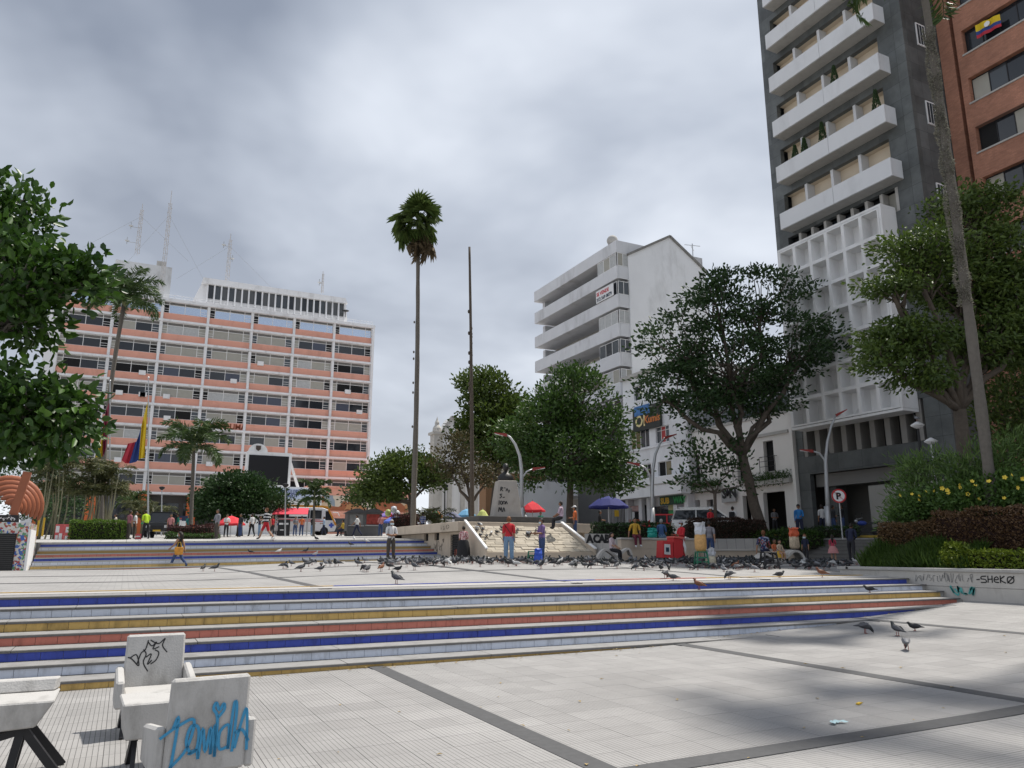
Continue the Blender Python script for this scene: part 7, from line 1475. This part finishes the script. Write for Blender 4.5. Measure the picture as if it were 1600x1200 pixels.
def finish_people():
    dg = bpy.context.evaluated_depsgraph_get(); out = [(p, bpy.data.meshes.new_from_object(p['ob'].evaluated_get(dg))) for p in PEND]
    for p, me in out:
        ob, J, s = p['ob'], p['J'], p['s']; ob.modifiers.clear(); old = ob.data; ob.data = me; bpy.data.meshes.remove(old); me.name = 'body'
        n = len(me.polygons); C = np.empty(n * 3); me.polygons.foreach_get('center', C); C = C.reshape(-1, 3) / s; best = np.full(n, 1e9); lab = np.zeros(n, int)
        for a, c, t in p['E']:
            A, B = np.array(J[a]), np.array(J[c]); d = B - A; L2 = d @ d + 1e-9; u = np.clip(((C - A) @ d) / L2, 0, 1); dist = np.linalg.norm(C - (A + u[:, None] * d), axis=1) - (p['rad'][a] + (p['rad'][c] - p['rad'][a]) * u)
            code = {'s': 0, 't': 1, 'b': 2, 'f': 3}[t]; hit = dist < best; lab[hit] = code; best[hit] = dist[hit]
        lab[(lab == 1) & (C[:, 2] < J['pel'].z - .01) & (np.abs(C[:, 0]) < .20) & (np.abs(C[:, 1] - J['pel'].y) < .25)] = 2
        me.materials.clear()
        for m in p['mats']: me.materials.append(m)
        me.polygons.foreach_set('material_index', lab.astype(np.int32))
        b = MB(); hc, hs, HR = p['hc'], p['hs'], p['HR']; hp = lambda x, y, z: (hc + HR @ (Vector((x, y, z)) * hs)) * s
        N, M_ = 16, 12; V = []                                   # head: cranium narrowing to the chin
        for i in range(M_ + 1):
            t = pi * i / M_
            for k in range(N):
                a = 2 * pi * k / N; z = .115 * cos(t); w = .078 * sin(t); f = 1 - .30 * max(0, -z / .115) ** 1.5; y = .095 * sin(t) * sin(a); V.append(hp(w * cos(a) * f, y * (1 - .12 * max(0, -z / .115)) - .012 * max(0, -z / .115), z))
        b.add(V, [(i * N + k, i * N + (k + 1) % N, (i + 1) * N + (k + 1) % N, (i + 1) * N + k) for i in range(M_) for k in range(N)], 0)
        b.add([hp(0, -.088, .022), hp(-.015, -.09, -.025), hp(0, -.118, -.022), hp(.015, -.09, -.025), hp(0, -.085, -.034)], [(0, 1, 2), (0, 2, 3), (1, 4, 2), (2, 4, 3)], 0)
        for sd in (-1, 1):
            b.add([hp(sd * .074, .012, .025), hp(sd * .092, .022, .03), hp(sd * .09, .02, -.03), hp(sd * .074, .008, -.03)], [(0, 1, 2, 3)], 0)
            e_ = hp(sd * .03, -.084, .006); b._ell(e_, (.013 * s * hs, .009 * s * hs, .007 * s * hs), 8, 4, 4)
        b.add([hp(-.024, -.090, -.055), hp(.024, -.090, -.055), hp(.018, -.093, -.064), hp(-.018, -.093, -.064)], [(0, 1, 2, 3)], 5)
        for k in '01':                                           # fingers rooted in the palm
            h, w = J['han' + k], J['wri' + k]; d = (h - w).normalized(); sd = 1 if k == '0' else -1; side = d.cross(Vector((sd, .25, .1))); side = side.normalized() if side.length > .1 else Vector((0, 1, 0)); nr = side.cross(d)
            for q, (o_, L) in enumerate(((-.027, .070), (-.009, .080), (.009, .075), (.026, .060))):
                p0_ = h + side * o_; p1_ = p0_ + d * L * .55 + nr * .006; p2_ = p0_ + d * L * .9 - nr * .02 * (1 if q % 2 else .6); b.tube([p0_ * s, p1_ * s, p2_ * s], [.010 * s, .009 * s, .007 * s], 6, 0)
            p0_ = w + d * .03 - side * .025; b.tube([p0_ * s, (p0_ - side * .03 + d * .03) * s, (p0_ - side * .035 + d * .065) * s], [.012 * s, .010 * s, .008 * s], 6, 0)
        x = b.build('tmp', p['mats']); bm = bmesh.new(); bm.from_mesh(me); bm.from_mesh(x.data)
        bmesh.ops.recalc_face_normals(bm, faces=bm.faces); bm.to_mesh(me); bm.free(); xm = x.data; bpy.data.objects.remove(x); bpy.data.meshes.remove(xm)
        me.polygons.foreach_set('use_smooth', [True] * len(me.polygons))
def M_(px, py, D): return at_mid(px, py, D)
def U_(px, py, D, dz=0): p = atD(px, py, D); return Vector((p.x, p.y, zup(p.x, p.y) + dz))
c_black, c_white, c_jean, c_ljean, c_red = cloth('black', (.02, .02, .022)), cloth('white', (.62, .62, .62), .05), cloth('jeans', (.045, .075, .17), .25), cloth('light_jeans', (.17, .27, .40), .2), cloth('red', (.50, .03, .04))
c_khaki, c_grey, c_navy, c_dark = cloth('khaki', (.075, .065, .055)), cloth('grey', (.22, .22, .24)), cloth('navy', (.025, .03, .06)), cloth('dark', (.035, .035, .04))
def strap(o, J, s):
    b = MB(); a, c = J['sho0'] + Vector((0, .10, .05)), J['pel'] + Vector((-.13, .13, .08)); b.tube([a * s, (a.lerp(c, .5) + Vector((0, .06, 0))) * s, c * s], .012, 5); b.build('bag_strap', c_black, o)
def pack(o, J, s):
    b = MB(); p = J['che'] + Vector((0, .17, -.02)); b.box(p.x - .15, p.x + .15, p.y - .05, p.y + .09, p.z - .24, p.z + .16); b.v = [tuple(Vector(v) * s) for v in b.v]; b.build('backpack', c_black, o, bevel=.03)
person('woman in black strapless top and jeans striding past the far steps', M_(277, 887, 35), -90, c_black, c_jean, 1.62, 'walk', 0, sleeves='none', longhair=True, mask=True, arms=('swingf', 'swingb'))
hb_ = thing('tote_bag', 'orange and yellow tote bag at the hip of the striding woman', 'bag', M_(277, 887, 34.8) + Vector((0, 0, .58)), -YAW); b = MB(); b.hexa([(-.17, -.05, 0), (.17, -.05, 0), (.17, .05, 0), (-.17, .05, 0), (-.2, -.03, .34), (.2, -.03, .34), (.2, .03, .34), (-.2, .03, .34)]); b.build('pouch', mat('bag_orange', (.58, .26, .04), .7, .5, 9), hb_, bevel=.02); b = MB(); b.tube([(-.1, 0, .33), (-.05, 0, .55), (.05, 0, .55), (.1, 0, .33)], .012, 5); b.build('handle', m_yel, hb_)
person('man in black and white striped shirt and red shorts walking on terrace', U_(414, 846, 43.2), -95, striped('striped_shirt', (.6, .6, .6), (.02, .02, .025), .17), c_red, 1.76, 'walk', 2, m_hairb, legs='shorts', arms=('front', 'swingb'))
person('person in dark jacket over pale shirt standing by the red hedge', U_(337, 847, 45), -35, c_grey, c_khaki, 1.68, 'stand', 1, sleeves='long', arms=('down', 'front'))
person('person in black top and pale jeans under the red awning', U_(487, 842, 66), 150, c_black, c_ljean, 1.65, 'stand', 1, sleeves='long', arms=('front', 'down'))
person('man in white polo shirt standing with folded arms among pigeons', M_(610, 878, 32.6), 25, c_white, c_khaki, 1.72, 'stand', 1, m_hairg, mask=True, arms=('cross', 'cross'), girth=1.05)
person('woman in pink patterned blouse and long black skirt by louvred door', M_(724, 872, 37), 165, speckled('floral_blouse', ((.50, .28, .28), (.62, .48, .46), (.34, .12, .14)), 26), c_black, 1.6, 'stand', 1, m_hair, sleeves='short', arms=('down', 'front'), skirt=(1.02, .12, .06, c_black), girth=1.2)
person('woman in red waistcoat and pale jeans seen from behind', M_(795, 882, 28.6), 178, c_red, c_ljean, 1.66, 'stand', 0, m_hairb, sleeves='short', arms=('down', 'down'), extra=strap, girth=1.22)
person('man in purple shirt and jeans feeding the pigeons', M_(847, 875, 31.6), -65, cloth('purple', (.19, .12, .27), .2), c_jean, 1.72, 'stand', 1, mask=True, arms=('hold', 'hold'), girth=1.05)
p = Vector((TX1 - .3, 36.2, 2.98)); person('person in pale pink shirt sitting on top of monument platform', atD(877, 824, 39.2).to_2d().to_3d() + Vector((0, 0, 3.2)), -110, cloth('pale_pink', (.52, .40, .48)), c_dark, 1.7, 'sit', 1, seat=.12, arms=('lap', 'lap'), sleeves='short')
person('person in orange shirt standing behind the monument platform', U_(899, 842, 41), -100, cloth('orange', (.58, .15, .05)), c_jean, 1.7, 'stand', 1, arms=('down', 'front'), cap=m_pw)
person('girl in white blouse and black trousers sitting on the wave bench', atD(956, 862, 33.2).to_2d().to_3d() + Vector((0, 0, zmid(20, 27))), 60, cloth('blush', (.55, .46, .48)), c_black, 1.5, 'sit', 2, seat=.42, longhair=True, arms=('lap', 'lap'))
person('young man in yellow shirt and maroon trousers sitting on beige wall', Vector((onY(994, 840, 30.55).x, 30.62, 1.3)), 8, cloth('mustard', (.50, .30, .04)), cloth('maroon', (.10, .015, .03)), 1.72, 'sit', 1, seat=1.09, arms=('lap', 'brace'), shoes=m_shoew)
person('older person in blue shirt sitting on beige wall facing the street', Vector((onY(1033, 838, 30.9).x, 30.85, 1.3)), 155, cloth('denim_blue', (.05, .10, .22)), c_ljean, 1.7, 'sit', 1, m_hairg, seat=1.09, arms=('lap', 'lap'), girth=1.1)
person('ice cream vendor in red overalls and grey cap behind red cart', M_(1067, 878, 33.4), -65, c_red, cloth('deep_red', (.38, .02, .03)), 1.66, 'step', 1, sleeves='long', cap=cloth('cap_grey', (.35, .33, .36)), mask=True, arms=('hold', 'hold'), girth=1.05)
person('man in grey polo shirt and jeans walking away', M_(1111, 879, 35), 165, striped('grey_polo', (.25, .24, .26), (.20, .19, .21), .22), c_jean, 1.74, 'step', 0, arms=('down', 'swingb'), girth=1.1)
zb_ = zmid(25, 25)
person('person in dark floral shirt sitting on the wave bench', atD(1195, 868, 32.9).to_2d().to_3d() + Vector((0, 0, zb_)), 150, speckled('dark_floral', ((.03, .05, .13), (.25, .28, .36), (.03, .04, .10), (.30, .07, .06)), 17), c_navy, 1.72, 'sit', 0, m_hairb, seat=.40, arms=('brace', 'lap'), girth=1.1)
person('child in orange top crouched behind the toddler', atD(1211, 868, 33.6).to_2d().to_3d() + Vector((0, 0, zb_)), 20, cloth('coral_top', (.58, .16, .07)), c_dark, 1.15, 'sit', 1, seat=.32, arms=('hold', 'lap'), child=True)
person('toddler in pale yellow dress on the wave bench', atD(1219, 868, 32.7).to_2d().to_3d() + Vector((0, 0, zb_)), 15, cloth('cream_top', (.55, .45, .33)), cloth('yellow_dress', (.58, .36, .05)), 1.0, 'sit', 2, seat=.36, arms=('lap', 'lap'), child=True, skirt=(1.0, .52, .12, cloth('yellow_dress', (.58, .36, .05))))
person('man in bright blue jacket and black cap carrying a shoulder bag', U_(1252, 853, 42.5), -15, cloth('bright_blue', (.03, .17, .42)), c_navy, 1.78, 'stand', 1, sleeves='long', cap=c_black, arms=('front', 'down'), girth=1.15)
person('small child in navy top with pink mask beside the snack bag', M_(1259, 862, 34.5), -40, c_navy, c_dark, 1.15, 'stand', 0, m_hairb, mask=True, child=True, arms=('down', 'down'))
person('girl in pink top and pale pink skirt among the pigeons', M_(1303, 874, 36), 160, cloth('rose', (.46, .06, .10)), cloth('rose2', (.5, .25, .25)), 1.15, 'stand', 2, longhair=True, child=True, skirt=(1.0, .52, .12, cloth('pale_rose', (.52, .24, .24))), arms=('down', 'hold'))
person('person in dark blue clothes leaning forward beside the pink girl', M_(1332, 876, 34), 140, c_navy, c_dark, 1.7, 'step', 1, sleeves='long', lean=.35, arms=('swingf', 'front'))
person('man in white t-shirt and dark trousers under the tower portal', U_(1287, 832, 46.3, .13), 170, c_white, c_navy, 1.72, 'step', 1)
person('person in dark checked shirt standing under the tower portal', U_(1304, 834, 45.6, .13), 100, c_dark, c_jean, 1.7, 'stand', 1, sleeves='long'); person('person in black jacket by the motorcycle', U_(1319, 836, 44.5, .13), -120, c_black, c_jean, 1.7, 'stand', 1, sleeves='long', arms=('front', 'down'))
person('person in grey shirt standing in the cafe doorway', Vector((38.6, onX(1212, 832, 38.6).y, zup(38, 38) + .13)), 0, c_grey, c_dark, 1.7, 'stand', 1, arms=('front', 'front'))
person('person with dark backpack standing by the silver car', U_(1147, 838, 43), 150, c_white, c_navy, 1.7, 'stand', 1, extra=pack); person('person in red shirt and pale cap by the silver car', U_(1112, 838, 42), 30, c_red, c_dark, 1.62, 'stand', 1, cap=m_pw)
person('man in white shirt walking past the grey kiosk', U_(557, 843, 62), -100, c_white, c_navy, 1.72, 'walk', 1, arms=('swingf', 'swingb')); person('person in pink shirt standing by the open kiosk', U_(594, 843, 61), -140, cloth('salmon', (.50, .22, .22)), c_jean, 1.7, 'stand', 1, arms=('front', 'down'))
person('person in yellow top sitting by the grey kiosk', U_(535, 843, 64), -95, cloth('gold', (.50, .34, .06)), c_navy, 1.65, 'sit', 1, seat=.45, arms=('lap', 'lap')); stool('low dark seat under the person in yellow top', U_(536, 843, 64.05), m_pblack, 0, .44, .2)
person('officer in yellow green vest bending over on the terrace', U_(226, 848, 46), -130, cloth('hi_vis', (.40, .58, .03)), c_black, 1.7, 'step', 1, lean=.35, arms=('front', 'front')); person('person in maroon top with white bag beside the hedge', U_(199, 848, 45.8), 150, cloth('mauve', (.26, .10, .12)), c_khaki, 1.66, 'stand', 1, arms=('front', 'down')); person('person in white top next to the maroon one', U_(208, 848, 46.5), 120, c_white, c_khaki, 1.62, 'stand', 0, arms=('down', 'down'))
person('person in pale shirt seated under the red parasol', U_(352, 845, 57), 40, c_pale if False else c_white, c_dark, 1.65, 'stand', 1, arms=('front', 'front')); person('person in dark shirt standing under the red parasol', U_(374, 845, 58), -30, c_dark, c_jean, 1.7, 'stand', 1); person('person in pink top standing by the dark jeep', U_(264, 846, 54), 10, cloth('salmon', (.50, .22, .22)), c_navy, 1.62, 'stand', 1)
person('person in green top beside the jeep', U_(275, 846, 56), -60, cloth('bottle_green', (.03, .20, .13)), c_dark, 1.66, 'stand', 1)
person('person in red top under the red awning', U_(424, 843, 64), 60, c_red, c_dark, 1.68, 'stand', 1); person('person in blue and white striped shirt behind the palm', U_(660, 838, 56), 160, striped('blue_stripe', (.06, .12, .45), (.6, .6, .62), .12), c_dark, 1.7, 'stand', 1)
for lab, px, py, D, phi, tp, bt2, ps in (
    ('person in teal top browsing beside the dark jeep', 292, 846, 60, 60, cloth('teal', (.03, .20, .20)), c_dark, 'stand'), ('person in white shirt and black trousers by the red parasol', 392, 845, 59, -120, c_white, c_black, 'step'),
    ('person in navy shirt beside the canopy stall', 404, 844, 63, 100, c_navy, c_ljean, 'stand'), ('person in orange jacket under the canopy stall', 470, 843, 69, -150, cloth('orange', (.58, .15, .05)), c_jean, 'stand'),
    ('person in grey shirt leaning by the canopy stall', 460, 843, 68, 40, c_grey, c_jean, 'stand'), ('person in pale blue shirt before the minibus', 505, 842, 71, -80, cloth('pale_blue', (.35, .45, .58)), c_navy, 'step'),
    ('person in black shirt strolling behind the clipped hedge', 150, 838, 60, 90, c_black, c_khaki, 'walk'), ('person in cream shirt standing behind the clipped hedge', 178, 838, 58, -60, cloth('cream', (.55, .50, .40)), c_jean, 'stand'),
    ('person in mauve shirt by the blue canopy', 628, 840, 66, -40, cloth('mauve', (.26, .10, .12)), c_dark, 'stand'), ('person in dark green shirt by the red square parasol', 845, 838, 54, 20, cloth('bottle_green', (.03, .20, .13)), c_dark, 'stand'),
    ('person in white shirt seated by the arched awning', 820, 838, 55, -60, c_white, c_dark, 'stand'), ('person in black clothes by the navy parasol', 938, 838, 49, 90, c_black, c_dark, 'stand')):
    person(lab, U_(px, py, D), phi, tp, bt2, random.uniform(1.58, 1.76), ps, random.randint(0, 2), arms=random.choice((('down', 'front'), ('front', 'front'), ('down', 'down'), ('hold', 'down'))))
bk_ = thing('balloon_bunch', 'pale balloons above the head of the man in white polo shirt', 'balloons', U_(612, 843, 58)); b = MB(); b.tube([(0, 0, 0), (0, 0, 1.6)], .015, 5); b.build('stick', m_steel, bk_)
for x, z, c in ((-.35, 1.75, (.40, .45, .15)), (.1, 2.0, (.6, .6, .66)), (.35, 1.7, (.6, .6, .64))): b = MB(); b.ell((x, 0, z), (.24, .24, .28)); b.build('balloon', mat('balloon_%d' % int(x * 100 + 99), c, .35), bk_, smooth=True)
finish_people()

# ------------------------------------------------------------------ pigeons
def pigeon_mesh(pose, mb, mh, mw):
    b = MB(); n = 9
    spine = {'stand': [(-.185, .085, .012), (-.10, .105, .030), (-.04, .125, .050), (.03, .140, .060), (.075, .160, .050), (.095, .195, .032), (.105, .225, .028), (.118, .238, .024), (.132, .236, .012), (.152, .230, .003)],
             'peck': [(-.19, .13, .012), (-.11, .135, .030), (-.045, .135, .052), (.03, .125, .058), (.08, .105, .042), (.11, .075, .028), (.125, .055, .026), (.134, .04, .022), (.138, .025, .010), (.142, .008, .003)],
             'crouch': [(-.18, .075, .012), (-.10, .085, .032), (-.04, .095, .054), (.03, .10, .060), (.075, .112, .048), (.098, .135, .032), (.112, .155, .028), (.125, .163, .024), (.138, .160, .012), (.157, .155, .003)]}[pose]
    pts = [Vector((x, 0, z)) for x, z, r in spine]; V = []
    for i, (x, z, r) in enumerate(spine):
        d = (pts[min(i + 1, 9)] - pts[max(i - 1, 0)]).normalized(); w = Vector((-d.z, 0, d.x)); wy, wz = (1.0, .92) if i > 1 else ((2.4, .45) if i == 0 else (1.3, .7))
        for k in range(n): a = 2 * pi * k / n; V.append(pts[i] + Vector((0, cos(a) * r * wy, 0)) + w * (sin(a) * r * wz))
    b.add(V, [(i * n + k, i * n + (k + 1) % n, (i + 1) * n + (k + 1) % n, (i + 1) * n + k) for i in range(4) for k in range(n)] + [tuple(range(n - 1, -1, -1))], 0); f0 = len(b.v)
    b.add(V, [(i * n + k, i * n + (k + 1) % n, (i + 1) * n + (k + 1) % n, (i + 1) * n + k) for i in range(4, 9) for k in range(n)] + [tuple(9 * n + k for k in range(n))], 1)
    zc = spine[2][1]
    for s in (-1, 1):
        b.add([(.06, s * .050, zc + .03), (.0, s * .066, zc + .012), (-.06, s * .055, zc - .005), (-.155, s * .022, zc - .02), (-.05, s * .045, zc + .045), (.02, s * .05, zc + .052)], [(0, 1, 2, 5), (2, 3, 4), (2, 4, 5)] if s > 0 else [(5, 2, 1, 0), (4, 3, 2), (5, 4, 2)], 2)
        b.tube([(.005, s * .022, zc - .045), (.0, s * .024, .012)], .006, 5, 3); b.tube([(-.015, s * .024, .006), (.03, s * .026, .004)], .005, 4, 3)
    o = b.build('pigeon', [mb, mh, mw, mat('pigeon_leg', (.30, .09, .07), .7)], smooth=True); me = o.data; bpy.data.objects.remove(o); return me
pg = {'slate': ((.055, .057, .065), (.028, .033, .036), (.10, .103, .115)), 'dark': ((.028, .028, .032), (.018, .022, .022), (.035, .035, .04)), 'grey': ((.15, .155, .17), (.05, .055, .062), (.22, .225, .24)), 'brown': ((.17, .07, .035), (.13, .05, .028), (.20, .085, .045)), 'white': ((.50, .50, .49), (.45, .45, .45), (.55, .55, .54))}
PIG = {c: {ps: pigeon_mesh(ps, *[mat('pigeon_%s_%d' % (c, i), q, .55, .15, 40, coords='Object') for i, q in enumerate(v)]) for ps in ('stand', 'peck', 'crouch')} for c, v in pg.items()}
PLAB = {'slate': 'slate grey pigeon in the flock feeding on the plaza', 'dark': 'blackish pigeon in the flock feeding on the plaza', 'grey': 'pale grey pigeon in the flock feeding on the plaza', 'brown': 'rusty brown pigeon in the flock feeding on the plaza', 'white': 'white pigeon in the flock feeding on the plaza'}
rp2 = random.Random(11)
def pigeon(p, c=None, pose=None, rz=None, label=None, group=None, sc=None):
    c = c or rp2.choices(('slate', 'dark', 'grey', 'brown', 'white'), (48, 30, 13, 4, 5))[0]; pose = pose or rp2.choices(('stand', 'peck', 'crouch'), (5, 3, 3))[0]
    k = sc or rp2.uniform(.98, 1.18); o = put('pigeon', PIG[c][pose], None, p, (0, 0, rp2.uniform(0, 6.28) if rz is None else rz), (k, k, k))
    return tag(o, label or PLAB[c], 'pigeon', group or ('%s pigeons of the flock' % c))
spots = []
def scatter(n, x0, x1, d0, d1, power=1.0, mind=.24):
    t = 0; c = 0
    while c < n and t < n * 40:
        t += 1; D = d0 + (d1 - d0) * rp2.random() ** power; px = rp2.uniform(x0, x1); p = atD(px, 870, D)
        if p.y > 32.4 and p.x > 14.4 or p.x > 31 or p.y > 36.8 or p.y < 17.6 and p.x > 20 or (p.x > 20.7 and p.y > 30.2): continue
        if any((p.x - q[0]) ** 2 + (p.y - q[1]) ** 2 < mind ** 2 for q in spots): continue
        spots.append((p.x, p.y)); pigeon((p.x, p.y, zmid(p.x, p.y) + .003)); c += 1
scatter(95, 590, 930, 25.5, 33, .8); scatter(70, 900, 1180, 24.5, 33, .9); scatter(34, 1110, 1200, 27.5, 33.5); scatter(16, 440, 620, 26, 34); scatter(22, 1205, 1345, 27, 35); scatter(8, 560, 900, 22.8, 25.5)
for px, py, c, ps, rz, lab in ((1093, 925, 'brown', 'stand', 2.4, 'rusty brown pigeon standing alone on a near step'), (1360, 931, 'dark', 'crouch', 2.9, 'blackish pigeon standing alone on the ochre step'),):
    k = 2 if px < 1200 else 3; yk = 15.09 - .514 * (k - 1) + .2; p = onY(px, py, yk); pigeon((p.x, yk, .98 - .155 * (k - 1) + .003), c, ps, rz - YAW, lab, 'pigeons standing apart')
for px, py, c, ps, rz, lab in ((1352, 990, 'slate', 'peck', 0, 'grey pigeon pecking near the end of the near steps'), (1403, 994, 'slate', 'stand', 1.9, 'grey pigeon standing upright on the lower plaza'), (1430, 986, 'dark', 'crouch', 3.0, 'blackish pigeon walking on the lower plaza'), (1417, 1016, 'grey', 'peck', 1.2, 'pale grey pigeon pecking alone on the lower plaza')):
    p = onz(px, py, .2)
    for _ in range(4): p = onz(px, py, zlow(p.x))
    pigeon((p.x, p.y, zlow(p.x) + .003), c, ps, rz - YAW, lab, 'pigeons standing apart')
for px, py, c, ps, rz, lab in ((1285, 902, 'brown', 'stand', 2.8, 'rusty brown pigeon standing apart at the head of the near steps'), (1218, 903, 'dark', 'crouch', .2, 'blackish pigeon beside the black step stool'), (1052, 907, 'slate', 'crouch', 3.0, 'grey pigeon strutting at the head of the near steps'), (1040, 903, 'slate', 'peck', 1.0, 'grey pigeon pecking beside the strutting one'), (620, 893, 'slate', 'stand', 2.6, 'grey pigeon apart from the flock near the man in white'), (1140, 905, 'slate', 'peck', 3.6, 'grey pigeon pecking in front of the green stool'), (317, 893, 'dark', 'stand', 1.5, 'blackish pigeon alone on the left of the plaza'), (335, 893, 'slate', 'stand', .4, 'grey pigeon beside the blackish one on the left of the plaza'), (470, 892, 'slate', 'stand', .6, 'grey pigeon at the left fringe of the flock'), (500, 890, 'slate', 'crouch', .3, 'grey pigeon just left of the flock')):
    p = onz(px, py, 1.0)
    for _ in range(5): p = onz(px, py, zmid(p.x, min(36, max(15.6, p.y))))
    pigeon((p.x, p.y, zmid(p.x, p.y) + .003), c, ps, rz - YAW, lab, 'pigeons standing apart')
for i in range(18):                                   # on the sloping stone face
    X, t = rp2.uniform(15.3, TX1 - .8) if i > 3 else rp2.uniform(15.2, 17), rp2.uniform(.45, .98); pigeon((X, 32.95 + 2.15 * t, 1.70 + 1.28 * t + .055), rp2.choice(('slate', 'dark', 'slate', 'white')), 'crouch', pi / 2 + rp2.uniform(-.6, .6), 'pigeon perched on the sloping stone face of the monument', 'pigeons on the monument slope')
for i in range(9):                                    # on the far steps
    k = rp2.randint(1, 6); X = rp2.uniform(5, 12.5); yk = FY - TR * (k - 1) + .2; pigeon((X, yk, fz(k, X) + .003), rp2.choice(('slate', 'dark', 'white')), 'stand', None, 'pigeon standing on the far coloured steps', 'pigeons on the far steps')
fl = MB(); fm_, fi = [], {}                        # the rest of the dense flock, too many to pick apart
cnt = 0; tries = 0
while cnt < 430 and tries < 12000:
    tries += 1; D = 26.0 + 8.5 * rp2.random() ** .75; px = rp2.choice((rp2.uniform(600, 1180), rp2.uniform(640, 950), rp2.uniform(1120, 1200), rp2.uniform(1000, 1330))); p = atD(px, 870, D)
    if p.y > 32.5 and p.x > 14.5 or p.x > 31 or p.y > 36.8 or (p.x > 20.7 and p.y > 30.3): continue
    if any((p.x - q[0]) ** 2 + (p.y - q[1]) ** 2 < .15 ** 2 for q in spots): continue
    spots.append((p.x, p.y)); cnt += 1; c = rp2.choices(('slate', 'dark', 'grey', 'white'), (48, 36, 11, 5))[0]; me_ = PIG[c][rp2.choice(('stand', 'peck', 'crouch'))]
    for i_, m in enumerate(me_.materials):
        if m.name not in fi: fi[m.name] = len(fm_); fm_.append(m)
    Mx = Matrix.Translation((p.x, p.y, zmid(p.x, p.y) + .003)) @ Matrix.Rotation(rp2.uniform(0, 6.28), 4, 'Z') @ Matrix.Scale(rp2.uniform(.98, 1.18), 4); o0 = len(fl.v); fl.v += [tuple(Mx @ v.co) for v in me_.vertices]
    for q in me_.polygons: fl.f.append(tuple(o0 + i_ for i_ in q.vertices)); fl.m.append(fi[me_.materials[q.material_index].name])
tag(fl.build('pigeon_flock', fm_, smooth=True), 'dense dark mass of feeding pigeons around the vendors on the plaza', 'pigeons', kind='stuff')
pp = atD(1434, 668, 30); pigeon((pp.x, pp.y, pp.z + .24), 'grey', 'stand', 1.2, 'pale grey pigeon perched on top of the plaza lamp', 'pigeons standing apart')
